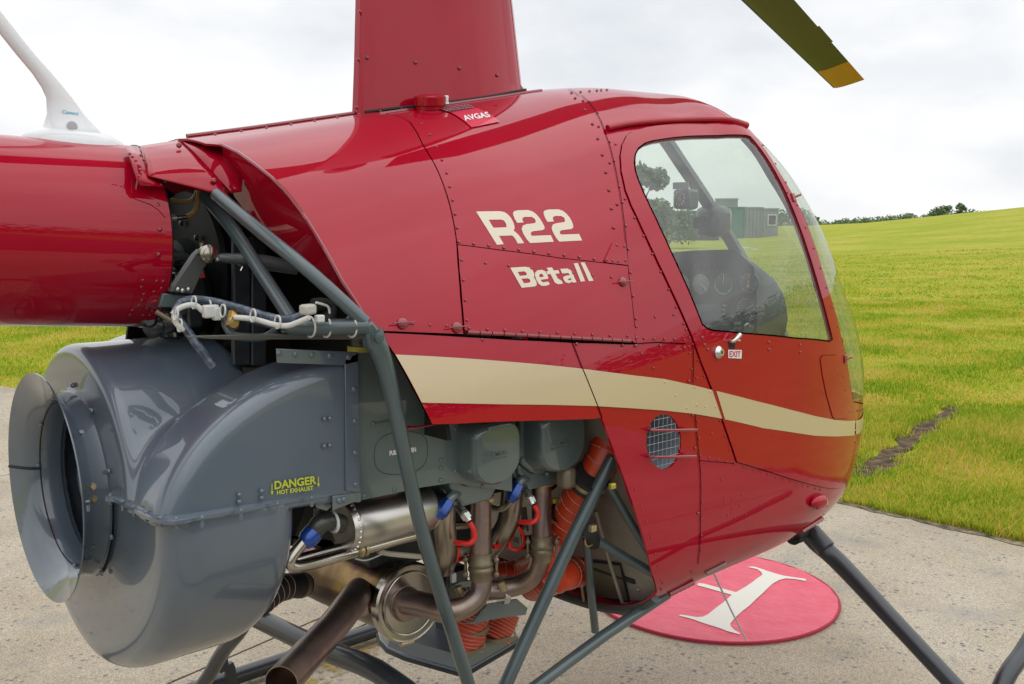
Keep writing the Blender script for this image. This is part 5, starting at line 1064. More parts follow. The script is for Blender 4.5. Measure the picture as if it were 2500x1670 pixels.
plate('accessory_case', [at(px('O', 560, 330), y=-.22), at(px('O', 1050, 250), y=-.22), at(px('O', 1250, 1100), y=-.22), at(px('O', 250, 1200), y=-.22)], (0, 1, 0), .1, mat('accessory_dark', (.03, .028, .022), .6), heli)
plate('mount_plate', [at(px('O', 260, 1050), y=-.34), at(px('O', 600, 1120), y=-.34), at(px('O', 840, 1240), y=-.34), at(px('O', 1070, 1190), y=-.34), at(px('O', 1000, 1130), y=-.34), at(px('O', 560, 1060), y=-.34)], (0, 0, 1), .004, mat('plate_tan', (.22, .18, .12), .45, .5), heli)
# muffler
mc = a_('F', 1330, 905, -.205); md = np.array([.02, 1, -.06]); md /= np.linalg.norm(md)
mf = lathe('muffler', [(-.004, .03), (.0, .070), (.006, .078), (.02, .079), (.022, .0765), (.30, .0765), (.40, .076), (.415, .06), (.42, .03)], mc, md, MUF, heli, n=56)
rg = lathe('muffler_band_clamp', [(-.004, .077), (-.006, .083), (-.002, .0875), (.014, .0875), (.018, .083), (.016, .078)], mc, md, STEEL, mf, n=56)
tube('muffler_end_bead', [mc-md*.004+.068*(np.array([1, 0, 0])*math.cos(a)+np.array([0, .06, 1])*math.sin(a)) for a in np.linspace(0, 6.283, 48, endpoint=False)], .0028, STEEL, mf, n=8, closed=True)
lathe('pipe_socket', [(-.01, .034), (.0, .038), (.004, .05)], mc-md*.004+np.array([-.01, 0, 0]), md, HOT, mf, n=32)
tube('clamp_screw', [a_('F', 1260, 1245, -.21), a_('F', 1360, 1215, -.21)], .006, BRASS, mf, n=8)
tp0 = a_('F', 905, 800, -.16); tube('tail_pipe', [a_('F', 930, 790, -.06), a_('F', 900, 850, -.17), a_('F', 820, 960, -.24), a_('F', 700, 1110, -.30), a_('F', 500, 1330, -.37), a_('F', 290, 1560, -.44)], [.028, .031, .031, .030, .030, .030], HOT, heli, n=28, sm=6, hollow=.0015)
lathe('tail_pipe_collar', [(-.012, .040), (.004, .036), (.014, .033)], a_('F', 940, 880, -.135), a_('F', 700, 1110, -.30)-a_('F', 920, 820, -.13), HOT, heli, n=30)
# ribbed black duct from scroll to muffler shroud
bd = [a_('F', 120, 900, -.10), a_('F', 250, 800, -.08), a_('F', 380, 765, -.06), a_('F', 470, 760, -.04)]
db = tube('black_duct', bd, [.028, .028, .027, .027], BLACK, heli, n=20, sm=5); bdc = catmull(bd, 6)
def ring_on(path, i, r, wr, m, parent, nm='spiral_wire', tilt=0):
    p = path[i]; t = path[min(i+1, len(path)-1)]-path[max(i-1, 0)]; t /= np.linalg.norm(t); u = np.cross(t, [0, 0, 1]); u /= np.linalg.norm(u); v = np.cross(t, u)
    tube(nm, [p+r*(u*math.cos(a)+v*math.sin(a))+t*tilt*math.sin(a) for a in np.linspace(0, 6.283, 20, endpoint=False)], wr, m, parent, n=4, closed=True)
for i in (1, 3, 5, 7, 9): ring_on(bdc, i, .0283, .0007, WIREW, db)
lathe('hose_clamp', [(-.006, .029), (.006, .029)], a_('F', 440, 760, -.05), bd[-1]-bd[-2], CLAMP, db, n=24)
# orange ducts
def duct(P, r, n_rings, nm='orange_duct', m=ORNG, wm=WIREW, wr=.0008):
    Pc = catmull(P, 8); d = np.concatenate([[0], np.cumsum([np.linalg.norm(Pc[i+1]-Pc[i]) for i in range(len(Pc)-1)])]); tt = np.linspace(0, d[-1], n_rings*3+1); A_ = np.array(Pc); Q = [np.array([np.interp(t, d, A_[:, k]) for k in range(3)]) for t in tt]
    rr = [r*(1+(.025 if i % 3 == 0 else -.02)) for i in range(len(Q))]; o = tube(nm, Q, rr, m, heli, n=24)
    for i in range(0, len(Q), 3): ring_on(Q, i, r*1.02, wr, wm, o, tilt=.006)
    return o
g_ = lambda u, v, y: at(px('G', u, v), y=y)
od1 = duct([gf(690, 100, -.05), gf(640, 270, .0), gf(555, 410, .04), gf(460, 570, .07), gf(395, 720, .10), gf(325, 850, .15), g_(200, 930, -.18), g_(60, 960, -.14), g_(-60, 960, -.10)], .038, 24)
for u, v in ((560, 400), (428, 610)):
    P = gf(u, v, .055 if v < 500 else .075); t = gf(640, 270, .048)-gf(395, 720, .10)
    for dd, m__, rr_, w_ in ((-.012, BLACK, .0415, .006), (0, BRASS, .042, .005), (.010, BLACK, .0415, .005)): lathe('duct_band', [(dd-w_, rr_), (dd+w_, rr_)], P, t, m__, od1, n=28)
for u, v, yy in ((690, 437, -.33), (360, 520, -.30)): box('band_screw', gf(u, v, .10), (.014, .01, .012), mat('screw_yellow', (.45, .38, .06), .4, .6), od1, bev=.002)
duct([g_(240, 1010, -.12), gf(360, 960, .16), gf(460, 930, .10), gf(480, 925, .09)], .036, 8)
for (p, q, r) in ((((1830, 1050), (1830, 1140), (1815, 1270)), 7, .031), (((2120, 1010), (2070, 1110), (2040, 1200)), 6, .030)):
    pass
ob1 = duct([a_('F', 1850, 1000, -.13), a_('F', 1820, 1130, -.13), a_('F', 1805, 1262, -.13)], .041, 9); ob2 = duct([a_('F', 2120, 980, -.10), a_('F', 2080, 1090, -.10), a_('F', 2045, 1190, -.10)], .036, 8)
for o_, u, v, yy, tilt in ((ob1, 1832, 1110, -.13, 1), (ob1, 1806, 1245, -.13, 1), (ob2, 2050, 1160, -.10, 1)): lathe('hose_clamp', [(-.005, .0435 if o_ is ob1 else .0385), (.005, .0435 if o_ is ob1 else .0385)], a_('F', u, v, yy), (.12, 0, -1), CLAMP, o_, n=28); tube('clamp_screw', [a_('F', u+85, v+25, yy-.03), a_('F', u+125, v+5, yy-.03)], .006, BRASS, o_, n=8)
# grey-green bracket under the pipes, hose clamp on the exhaust
plate('muffler_bracket', [a_('F', 1760, 1078, -.30), a_('F', 1850, 1062, -.30), a_('F', 1975, 915, -.28), a_('F', 2210, 875, -.28), a_('F', 2297, 950, -.28), a_('F', 2280, 1005, -.28), a_('F', 2000, 1045, -.28), a_('F', 1880, 1078, -.28)], (0, 1, 0), .004, GREEN, heli, bev=.001)
plate('muffler_bracket', [a_('F', 1660, 775, -.25), a_('F', 1750, 735, -.25), a_('F', 2180, 690, -.25), a_('F', 2235, 725, -.25), a_('F', 2210, 745, -.25), a_('F', 1780, 780, -.25), a_('F', 1700, 800, -.25)], (0, 1, 0), .006, GREEN, heli)
for u, v in ((1735, 820), (2085, 780)):
    k_ = lathe('worm_clamp', [(-.007, .0245), (.007, .0245)], a_('F', u+10, v+55, -.27), (1, -.2, -.15), ZINC, heli, n=24); tube('clamp_screw', [a_('F', u-10, v-45, -.30), a_('F', u+20, v+25, -.305)], .0085, BRASS, k_, n=8)
# air box under the engine
zb_ = .42
top_ = [at(px('F', *q), z=zb_) for q in ((1075, 1165), (1090, 1230), (1150, 1300), (1300, 1365), (1740, 1490), (1800, 1490), (2225, 1240), (2225, 1215), (2160, 1090), (1480, 1070), (1200, 1120))]
ab_ = plate('air_box', top_, (0, 0, 1), .012, GREY, heli, bev=.002)
cenb = np.mean([p for p in top_], axis=0); up2 = [cenb+(p-cenb)*.93+np.array([0, 0, .045]) for p in top_]; n_ = len(top_); V = [p*1.0+np.array([0, 0, .01]) if False else cenb+(p-cenb)*.985+np.array([0, 0, .012]) for p in top_]+up2
lid = mesh('air_box_lid', V, [(i, (i+1) % n_, n_+(i+1) % n_, n_+i) for i in range(n_)]+[tuple(range(n_, 2*n_))], GREY, ab_, smooth=20); fixn(lid)
tube('air_box_gasket', top_, .005, BLACK, ab_, n=6, closed=True)
for i in range(7):
    f = (i+.5)/7; P = at(px('F', 1840+f*370, 1430-f*205), z=zb_+.004); box('hinge_tab', P, (.016, .006, .008), DARK, ab_, R=rotz(.45))
sk = box('carburettor', at(px('F', 1750, 950), y=.02), (.10, .10, .12), mat('carb_dark', (.03, .035, .038), .5), heli, bev=.01)
sump = box('oil_sump', (.10, .02, .80), (.34, .30, .14), mat('sump_dark', (.028, .034, .036), .5, noise=(12, [(.3, (.02, .024, .026)), (.7, (.045, .052, .05))])), heli, bev=.02)
box('magneto', at(px('F', 1640, 720), y=-.10), (.07, .08, .08), BLKP, heli, bev=.01); box('white_valve', at(px('F', 1690, 700), y=-.20), (.012, .01, .022), WHT, heli, bev=.002)
lathe('starter_motor', [(0, .03), (.10, .03), (.104, .02)], (-.25, -.12, .92), (1, 0, 0), BLKP, heli, n=24)
box('engine_mount_block', gf(425, 385, .10), (.035, .04, .05), mat('mount_tan', (.20, .17, .12), .5, .4), heli, bev=.012)
tube('beige_rod', [e_(840, 1255, -.30), e_(930, 1230, -.30)], .010, mat('rod_beige', (.40, .36, .28), .5), heli, n=10)
tube('harness_lead', [g_(395, 320, -.34), g_(380, 420, -.33), g_(300, 480, -.32)], .004, BLK, heli, n=6, sm=4)
for k, (u0, v0, u1, v1) in enumerate(((175, 560, 185, 680), (190, 560, 205, 690), (160, 640, 175, 720))): tube('linkage_rod', [g_(u0, v0, -.24), g_(u1, v1, -.24)], .004, ZINC if k < 2 else BLK, heli, n=6)
lathe('fuel_bowl', [(0, .016), (.03, .018), (.04, .012)], g_(165, 760, -.22), (.8, -.5, 0), BLKP, heli, n=16)

# ------------------------------------------------------------------ landing gear
DK = DARK
s0, s1 = at((1972, 1300), y=-.45), at((2345, 1690), y=-.92)
st = tube('gear_strut', [at((1955, 1285), y=-.42), at((1990, 1322), y=-.46), at((2050, 1375), y=-.53), at((2200, 1535), y=-.74), s1, s1+(s1-at((2200, 1535), y=-.74))*1.0], [.021, .0255, .0255, .0225, .0215, .0215], DK, heli, n=22, sm=5)
lathe('strut_pivot', [(-.03, .016), (-.026, .024), (.026, .024), (.03, .016)], at((1945, 1303), y=-.44), (1, .1, .1), BLK, st, n=18); tube('strut_shoe', [at((1980, 1298), y=-.45), at((2018, 1340), y=-.50)], .0268, DK, st, n=20)
box('pivot_bolt', at((1950, 1318), y=-.46), (.02, .02, .012), BLK, st, bev=.003)
tube('skid_tube', [(-2.2, -.96, .10)]+[(-1.4, -.96, .055), (0, -.96, .05), (.9, -.96, .055)]+[(1.08, -.96, .10)]+[at((2440, 1690), y=-.96), at((2500, 1590), y=-.96), at((2560, 1490), y=-.96), at((2600, 1430), y=-.96)], .0225, DK, heli, n=18, sm=5)
tube('skid_tube', [(-2.2, .96, .10), (-1.4, .96, .055), (0, .96, .05), (.9, .96, .055), (1.08, .96, .08), (1.20, .96, .15), (1.27, .96, .22)], .0265, DK, heli, n=18, sm=5)
tube('gear_strut', [(1.02, .42, .66), (1.03, .60, .50), (1.05, .92, .08)], .0255, DK, heli, n=16, sm=4)
rt = tube('cross_tube', [at((622, 1506), x=-.2), at((780, 1582), x=-.2), at((965, 1668), x=-.2), at((965, 1668), x=-.2)+np.array([0, -.30, -.10]), (-.2, -.96, .07)], .0225, DK, heli, n=20, sm=5)
lathe('tube_cap', [(0, .0245), (.02, .0245), (.024, .018)], at((626, 1508), x=-.2)+[0, .012, 0], (0, 1, -.02), BLK, rt, n=20); box('cap_bolt', at((640, 1484), x=-.2), (.03, .025, .012), BLK, rt, bev=.003)
lg = at((600, 1522), x=-.20); tube('gear_strut', [at((615, 1505), x=-.2), at((585, 1545), x=-.2), at((545, 1590), x=-.2), at((472, 1690), x=-.2), (-.2, .93, .09)], [.010, .016, .0185, .0185, .0185], DK, heli, n=16, sm=4)
pk = at((610, 1628), z=.10); pk1 = at((470, 1688), z=.10)
for sx, sy, c, d in ((0, 0, (540, 600), (640, 745)),):
    q = [at(p, z=.13) for p in px('N', (645, 690), (650, 650), (715, 570), (745, 600), (740, 640), (800, 645), (830, 740), (855, 892), (720, 892), (720, 740), (700, 700), (660, 780))]; 
gc = plate('wheel_bracket', [at(p, y=.88) for p in px('N', (650, 780), (648, 665), (690, 640), (722, 570), (742, 610), (748, 672), (800, 640), (826, 700), (850, 892), (722, 892), (724, 760), (700, 752))], (0, 1, 0), .02, DK, heli, bev=.003)
# belly antenna rod
tube('belly_antenna', [at((1743, 1400), y=-.05), at((1785, 1490), y=-.05), at((1823, 1565), y=-.05)], [.0032, .0028, .0026], mat('antenna_grey_white', (.42, .43, .45), .4), heli, n=8, sm=3)
# ------------------------------------------------------------------ instruments and console seen through the door window
xf = 1.20; face = lambda u, v: at(px('M', u, v), x=xf)
fp_ = [(330, 940), (600, 915), (900, 905), (935, 915), (1000, 975), (1065, 1040), (1085, 1150), (1095, 1400), (1085, 1560), (1000, 1640), (640, 1640), (500, 1200)]
pf_ = [face(*q) for q in fp_]; rr1 = [at(px('M', *q), x=xf+.16) for q in ((420, 945), (650, 930), (905, 935), (960, 970), (1120, 1050), (1230, 1140), (1300, 1260), (1328, 1430), (1310, 1540), (1200, 1660), (800, 1660), (600, 1200))]
rr0 = [a*.5+b*.5+np.array([0, 0, .004]) for a, b in zip(pf_, rr1)]
V = pf_+rr0+rr1; n_ = len(pf_); con = mesh('instrument_console', V, [tuple(range(n_))]+[(i, (i+1) % n_, n_+(i+1) % n_, n_+i) for i in range(n_)]+[(n_+i, n_+(i+1) % n_, 2*n_+(i+1) % n_, 2*n_+i) for i in range(n_)]+[tuple(range(3*n_-1, 2*n_-1, -1))], PANELM, heli, smooth=45); fixn(con)
box('console_pedestal', (1.26, .0, .86), (.22, .26, .60), PANELM, heli, bev=.02)
GFACE = mat('gauge_face', (.05, .055, .06), .4); GW = mat('gauge_white_marks', (.75, .75, .72), .5); GGR = mat('gauge_green_arc', (.03, .55, .10), .5); GR_ = mat('gauge_red_arc', (.6, .03, .02), .5); GPALE = mat('gauge_pale_face', (.30, .33, .34), .4); GYL = mat('gauge_yellow', (.75, .6, .05), .5)
def gauge(u, v, r, face_m, ring, hand, green=False):
    c = face(u, v); gz = lathe('gauge', [(0, r), (.004, r), (.004, r*.9), (.002, r*.88), (.002, .001)], c, (-1, 0, 0), BLKP, con, n=32); dk_ = lathe('gauge_dial', [(.0022, r*.88), (.0026, r*.86)], c, (-1, 0, 0), face_m, con, n=32)
    g2 = MB()
    for k in range(24):
        a = 2*math.pi*k/24; L_ = .16 if k % 3 == 0 else .08; d = np.array([0, math.cos(a), math.sin(a)]); g2.add(*tube_g([c+d*r*(.84-L_)-[.0034, 0, 0], c+d*r*.84-[.0034, 0, 0]], .0006, 4))
    g2.add(*tube_g([c-[.004, 0, 0], c-[.004, 0, 0]+np.array([0, math.cos(hand), math.sin(hand)])*r*.7], .0011, 4)); g2.obj('gauge_marks', GW, con, smooth=0)
    if green: tube('green_arc', [c-[.0034, 0, 0]+r*.86*np.array([0, math.cos(a), math.sin(a)]) for a in np.linspace(-2.9, .1, 24)], .0016, GGR, con, n=4)
    if ring: tube('red_arc', [c-[.0034, 0, 0]+r*.8*np.array([0, math.cos(a), math.sin(a)]) for a in np.linspace(.6, 1.5, 8)], .0014, GR_, con, n=4)
gauge(515, 1170, .036, GPALE, 0, 1); gauge(665, 1170, .036, GPALE, 0, -2.5); gauge(840, 1168, .037, GFACE, 0, 1.6, True); gauge(1030, 1165, .034, GFACE, 0, 1.6); gauge(1012, 1360, .038, GFACE, 1, 2.7)
plate('attitude_marker', [face(1030, 1160)-[.005, 0, 0], face(1040, 1195)-[.005, 0, 0], face(1020, 1195)-[.005, 0, 0]], (-1, 0, 0), .001, GYL, con); plate('attitude_marker', [face(1033, 1105)-[.005, 0, 0], face(1045, 1125)-[.005, 0, 0], face(1033, 1140)-[.005, 0, 0], face(1020, 1125)-[.005, 0, 0]], (-1, 0, 0), .001, GR_, con)
rd = plate('radio', [face(610, 1325), face(870, 1320), face(880, 1500), (face(660, 1500))], (-1, 0, 0), .008, PANELM, con, bev=.002); plate('radio_screen', [face(625, 1330)-[.009, 0, 0], face(835, 1328)-[.009, 0, 0], face(838, 1445)-[.009, 0, 0], face(665, 1450)-[.009, 0, 0]], (-1, 0, 0), .001, mat('screen_grey', (.16, .18, .19), .3), con)
for q in ((855, 1335), (853, 1368), (853, 1398)): box('radio_key', face(*q)-[.010, 0, 0], (.003, .008, .003), GW, con)
text('lettering', 'ALT', px('M', (890, 1425), (915, 1425), (915, 1408), (890, 1408)), lambda p, o: at(p, x=xf-.003), GW, con); plate('placard', [face(920, 1460)-[.002, 0, 0], face(975, 1458)-[.002, 0, 0], face(972, 1480)-[.002, 0, 0], face(918, 1482)-[.002, 0, 0]], (-1, 0, 0), .001, GTXT, con)
lathe('key_switch', [(0, .016), (.006, .015), (.008, .010), (.010, .010)], face(1035, 1505), (-1, 0, 0), ZINC, con, n=20)
for k in range(9): box('warning_light', face(580+38*k, 1035+k*.5)-[.002, 0, 0], (.003, .008, .010), mat('lamp_dark_red', (.10, .03, .03), .4) if k % 2 else PANELM, con, bev=.001)
# compass and camera-style pod on the bow
c0 = a_('M', 515, 520, -.02); cps = box('magnetic_compass', c0+[.02, 0, 0], (.055, .060, .060), BLKP, heli, bev=.010); 
c1_ = a_('M', 515, 515, -.02)-[.012, 0, 0]
gm = MB()
for k in range(12): a = 2*math.pi*k/12; d = np.array([0, math.cos(a), math.sin(a)]); gm.add(*tube_g([c1_+d*.016, c1_+d*.022], .0012, 4))
gm.obj('compass_marks', GW, cps, smooth=0); box('compass_orange_card', c1_+[.002, 0, 0], (.002, .010, .014), mat('card_orange', (.45, .12, .03), .5), cps)
cp_pl = box('compass_correction_card', a_('M', 508, 418, -.02), (.002, .058, .020), mat('card_grey', (.30, .31, .32), .5), cps); tube('compass_arm', [a_('M', 540, 450, -.01), a_('M', 575, 400, 0)], .006, BLKP, cps, n=8)
for k in range(6): box('card_tick', a_('M', 460+20*k, 420, -.02)-[.003, 0, 0], (.001, .003, .009), GTXT, cps)
pc = a_('M', 715, 690, -.02); gp = box('air_vent_pod', pc+[.03, 0, 0], (.10, .085, .095), BLKP, heli, bev=.024); plate('pod_screen', [a_('M', 640, 660, -.02)-[.02, 0, 0], a_('M', 755, 645, -.02)-[.02, 0, 0], a_('M', 760, 745, -.02)-[.02, 0, 0], a_('M', 640, 748, -.02)-[.02, 0, 0]], (-1, 0, 0), .003, mat('pod_screen_grey', (.12, .13, .14), .25, 0, .5), gp, bev=.001)
# yaw string
P = [a_('M', u, v, .0) for u, v in ((968, 895), (1000, 905), (1030, 903), (1050, 915), (1100, 915))]; tube('yaw_string', [p+[0, 0, .004] for p in P], .0016, WHT, heli, n=5, sm=3)

# ================================================================== SETTING
def hill(x, y):
    x = np.asarray(x, float); y = np.asarray(y, float); az = np.degrees(np.arctan2(y-CAM[1], x-CAM[0])); r = np.hypot(x-CAM[0], y-CAM[1])
    side = np.clip((34.3-az)/20, 0, 1.6)*np.clip((az+25)/30, 0, 1); rise = np.clip((r-14)/130, 0, 1.0); rise = rise*rise*(3-2*rise)
    return side*rise*5.14
APR = [(-9, -7), (3.53, -7), (3.53, -2), (3.54, -.2), (3.52, .7), (3.50, 3), (3.2, 6.2), (2.2, 7.2), (1.42, 7.4), (1.25, 7.9), (.9, 9), (-.2, 10.3), (-9, 10.8)]
def gmat():
    m = bpy.data.materials.new('grass_field'); m.use_nodes = True; t = m.node_tree; b = t.nodes['Principled BSDF']; b.inputs['Roughness'].default_value = .95; b.inputs['Specular IOR Level'].default_value = .1
    tc = t.nodes.new('ShaderNodeTexCoord'); lk = t.links.new
    def nz(s, d, st=(1, 1, 1), dist=0):
        mp = t.nodes.new('ShaderNodeMapping'); mp.inputs['Scale'].default_value = st; n = t.nodes.new('ShaderNodeTexNoise'); n.inputs['Scale'].default_value = s; n.inputs['Detail'].default_value = d; n.inputs['Distortion'].default_value = dist
        lk(tc.outputs['Object'], mp.inputs[0]); lk(mp.outputs[0], n.inputs['Vector']); return n
    def ramp(n, st):
        r = t.nodes.new('ShaderNodeValToRGB')
        while len(r.color_ramp.elements) < len(st): r.color_ramp.elements.new(.5)
        for e, (p, c) in zip(r.color_ramp.elements, st): e.position = p; e.color = (*c, 1)
        lk(n.outputs['Fac'], r.inputs[0]); return r
    A_ = ramp(nz(.22, 7), [(.34, (.24, .31, .022)), (.48, (.34, .36, .035)), (.60, (.43, .38, .06)), (.72, (.50, .40, .11))])
    B_ = ramp(nz(2.6, 8), [(.3, (.15, .24, .015)), (.5, (.27, .31, .03)), (.7, (.42, .36, .08))])
    C_ = ramp(nz(45, 6), [(.3, (.5, .5, .5)), (.6, (1.2, 1.2, 1.2))])
    m1 = t.nodes.new('ShaderNodeMix'); m1.data_type = 'RGBA'; m1.inputs['Factor'].default_value = .45; lk(A_.outputs[0], m1.inputs['A']); lk(B_.outputs[0], m1.inputs['B'])
    m2 = t.nodes.new('ShaderNodeMix'); m2.data_type = 'RGBA'; m2.blend_type = 'MULTIPLY'; m2.inputs['Factor'].default_value = .8; lk(m1.outputs['Result'], m2.inputs['A']); lk(C_.outputs[0], m2.inputs['B'])
    lk(m2.outputs['Result'], b.inputs['Base Color']); n3 = nz(30, 8); bp = t.nodes.new('ShaderNodeBump'); bp.inputs['Strength'].default_value = .8; bp.inputs['Distance'].default_value = .05; lk(n3.outputs['Fac'], bp.inputs['Height']); lk(bp.outputs[0], b.inputs['Normal']); return m
GRASSF = gmat()
def cmat():
    m = bpy.data.materials.new('worn_concrete'); m.use_nodes = True; t = m.node_tree; b = t.nodes['Principled BSDF']; b.inputs['Roughness'].default_value = .82; b.inputs['Specular IOR Level'].default_value = .3
    tc = t.nodes.new('ShaderNodeTexCoord'); lk = t.links.new
    def nz(s, d, st=(1, 1, 1), rot=0):
        mp = t.nodes.new('ShaderNodeMapping'); mp.inputs['Scale'].default_value = st; mp.inputs['Rotation'].default_value = (0, 0, rot); n = t.nodes.new('ShaderNodeTexNoise'); n.inputs['Scale'].default_value = s; n.inputs['Detail'].default_value = d
        lk(tc.outputs['Object'], mp.inputs[0]); lk(mp.outputs[0], n.inputs['Vector']); return n
    def ramp(o, st):
        r = t.nodes.new('ShaderNodeValToRGB')
        while len(r.color_ramp.elements) < len(st): r.color_ramp.elements.new(.5)
        for e, (p, c) in zip(r.color_ramp.elements, st): e.position = p; e.color = (*c, 1)
        lk(o, r.inputs[0]); return r
    def mixc(a, b_, f, bt='MIX'):
        x = t.nodes.new('ShaderNodeMix'); x.data_type = 'RGBA'; x.blend_type = bt
        if isinstance(f, float): x.inputs['Factor'].default_value = f
        else: lk(f, x.inputs['Factor'])
        lk(a, x.inputs['A']); lk(b_, x.inputs['B']); return x.outputs['Result']
    base = ramp(nz(1.3, 7).outputs['Fac'], [(.3, (.33, .275, .195)), (.5, (.41, .35, .258)), (.7, (.46, .405, .315))]).outputs[0]
    fine = ramp(nz(220, 4).outputs['Fac'], [(.38, (.32, .32, .33)), (.58, (1.15, 1.15, 1.15))]).outputs[0]; c = mixc(base, fine, .62, 'MULTIPLY')
    # dark and pale aggregate chips
    v = t.nodes.new('ShaderNodeTexVoronoi'); v.inputs['Scale'].default_value = 34; v.inputs['Randomness'].default_value = 1; lk(tc.outputs['Object'], v.inputs['Vector'])
    sp = ramp(v.outputs['Distance'], [(.18, (1, 1, 1)), (.34, (0, 0, 0))]).outputs[0]; gate = ramp(nz(9, 5).outputs['Fac'], [(.47, (0, 0, 0)), (.6, (1, 1, 1))]).outputs[0]
    mm = mixc(sp, gate, 1.0, 'MULTIPLY'); dk = t.nodes.new('ShaderNodeRGB'); dk.outputs[0].default_value = (.13, .135, .14, 1); c = mixc(c, dk.outputs[0], mm)
    v2 = t.nodes.new('ShaderNodeTexVoronoi'); v2.inputs['Scale'].default_value = 60; lk(tc.outputs['Object'], v2.inputs['Vector'])
    sp2 = ramp(v2.outputs['Distance'], [(.06, (1, 1, 1)), (.14, (0, 0, 0))]).outputs[0]; lt = t.nodes.new('ShaderNodeRGB'); lt.outputs[0].default_value = (.62, .60, .56, 1)
    g2 = ramp(nz(14, 3).outputs['Fac'], [(.5, (0, 0, 0)), (.58, (1, 1, 1))]).outputs[0]; c = mixc(c, lt.outputs[0], mixc(sp2, g2, 1.0, 'MULTIPLY'))
    gp = ramp(nz(3.5, 6).outputs['Fac'], [(.54, (0, 0, 0)), (.78, (.6, .6, .6))]).outputs[0]; c = mixc(c, (lambda r: (setattr(r.outputs[0], 'default_value', (.19, .195, .20, 1)), r.outputs[0])[1])(t.nodes.new('ShaderNodeRGB')), gp)
    lk(c, b.inputs['Base Color'])
    bp = t.nodes.new('ShaderNodeBump'); bp.inputs['Strength'].default_value = .55; bp.inputs['Distance'].default_value = .004; ad = t.nodes.new('ShaderNodeMath'); ad.operation = 'ADD'
    lk(nz(120, 6, (1, .35, 1), .35).outputs['Fac'], ad.inputs[0]); lk(nz(18, 5).outputs['Fac'], ad.inputs[1]); lk(ad.outputs[0], bp.inputs['Height']); lk(bp.outputs[0], b.inputs['Normal']); return m
CONC = cmat()
# ground: rings about the camera out to the horizon, raised to the hill on the right
V = []; F = []; rs = [0]+list(np.geomspace(1.2, 2600, 64)); na = 180
for r in rs:
    for k in range(na): a = 2*math.pi*k/na; x, y = CAM[0]+r*math.cos(a), CAM[1]+r*math.sin(a); V.append((x, y, float(hill(x, y))-.004))
for i in range(len(rs)-1): F += [(i*na+k, i*na+(k+1) % na, (i+1)*na+(k+1) % na, (i+1)*na+k) for k in range(na)]
ground = mesh('grass_field', V, F, GRASSF, smooth=180, kind='structure'); fixn(ground)
# concrete apron slabs with joints
ap = [np.array(p) for p in catmull([(*p, 0) for p in APR], 4, closed=True)]
ap2 = [(p[0]+(.012*math.sin(p[1]*23)+.008*math.sin(p[1]*57) if p[0] > 1 else 0), p[1]) for p in dense([tuple(q[:2]) for q in ap], .12)]
JD = np.array([.62, .13]); JD /= np.linalg.norm(JD); JN = np.array([-JD[1], JD[0]])
def halfpl(poly, s0, sg):
    out = []; n = len(poly)
    for i in range(n):
        a, b = np.array(poly[i]), np.array(poly[(i+1) % n]); da, db = sg*(a@JN-s0), sg*(b@JN-s0)
        if da >= 0: out.append(tuple(a))
        if da*db < 0: out.append(tuple(a+(b-a)*da/(da-db)))
    return out
j1_, j2_ = float(np.array([0, 1.14])@JN), float(np.array([.16, .99])@JN); cuts = [j2_-3.2, j2_, j1_, j1_+3.1, j1_+6.2]
edges = [-99]+cuts+[99]; g = .006
for i in range(len(edges)-1):
    p = ap2
    if edges[i] > -90: p = halfpl(p, edges[i]+g, 1)
    if edges[i+1] < 90: p = halfpl(p, edges[i+1]-g, -1)
    if len(p) > 2:
        n = len(p); Vc = [(*q, .012) for q in p]+[(*q, -.02) for q in p]
        me = mesh('concrete_apron', Vc, [tuple(range(n))]+[(k, n+k, n+(k+1) % n, (k+1) % n) for k in range(n)], CONC, smooth=0, kind='structure'); fixn(me)
mesh('joint_filler', [(-9, -7, .002), (3.4, -7, .002), (3.4, 3, .002), (-9, 10, .002)], [(0, 1, 2, 3)], mat('joint_grit', (.12, .11, .10), .9, noise=(40, [(.4, (.07, .065, .06)), (.6, (.22, .2, .17))])), smooth=0, kind='structure')
REFLDARK = mat('reflection_dark_ground', (.05, .05, .052), .85, noise=(30, [(.3, (.035, .035, .037)), (.7, (.07, .07, .07))]), bump=(90, .4, .004))
mesh('reflection_darkening_ground', [(-60, -3.6, .017), (3.0, -3.6, .017), (5.5, -60, .3), (-60, -60, .3)], [(0, 1, 2, 3)], REFLDARK, smooth=0, kind='structure')  # dark ground added behind the camera to deepen reflections in the red paint
# worn yellow paint patch beside the joint
ys = []
for k in range(40):
    a = 2*math.pi*k/40; rr = 1+.16*math.sin(3*a+1)+.08*math.sin(7*a)+.05*math.sin(13*a); q = np.array([.42, .90])+JD*.62*rr*math.cos(a)+JN*.085*rr*math.sin(a); ys.append((q[0], q[1], .0165))
def stainm():
    m = bpy.data.materials.new('worn_yellow_paint'); m.use_nodes = True; t = m.node_tree; b = t.nodes['Principled BSDF']; b.inputs['Base Color'].default_value = (.34, .23, .035, 1); b.inputs['Roughness'].default_value = .6
    n = t.nodes.new('ShaderNodeTexNoise'); n.inputs['Scale'].default_value = 28; n.inputs['Detail'].default_value = 8; tc = t.nodes.new('ShaderNodeTexCoord'); t.links.new(tc.outputs['Object'], n.inputs['Vector'])
    r = t.nodes.new('ShaderNodeMapRange'); r.inputs['From Min'].default_value = .40; r.inputs['From Max'].default_value = .62; r.inputs['To Max'].default_value = .85; t.links.new(n.outputs['Fac'], r.inputs['Value']); t.links.new(r.outputs[0], b.inputs['Alpha']); return m
mesh('yellow_paint_stain', ys, [tuple(range(40))], stainm(), smooth=0, kind='structure')
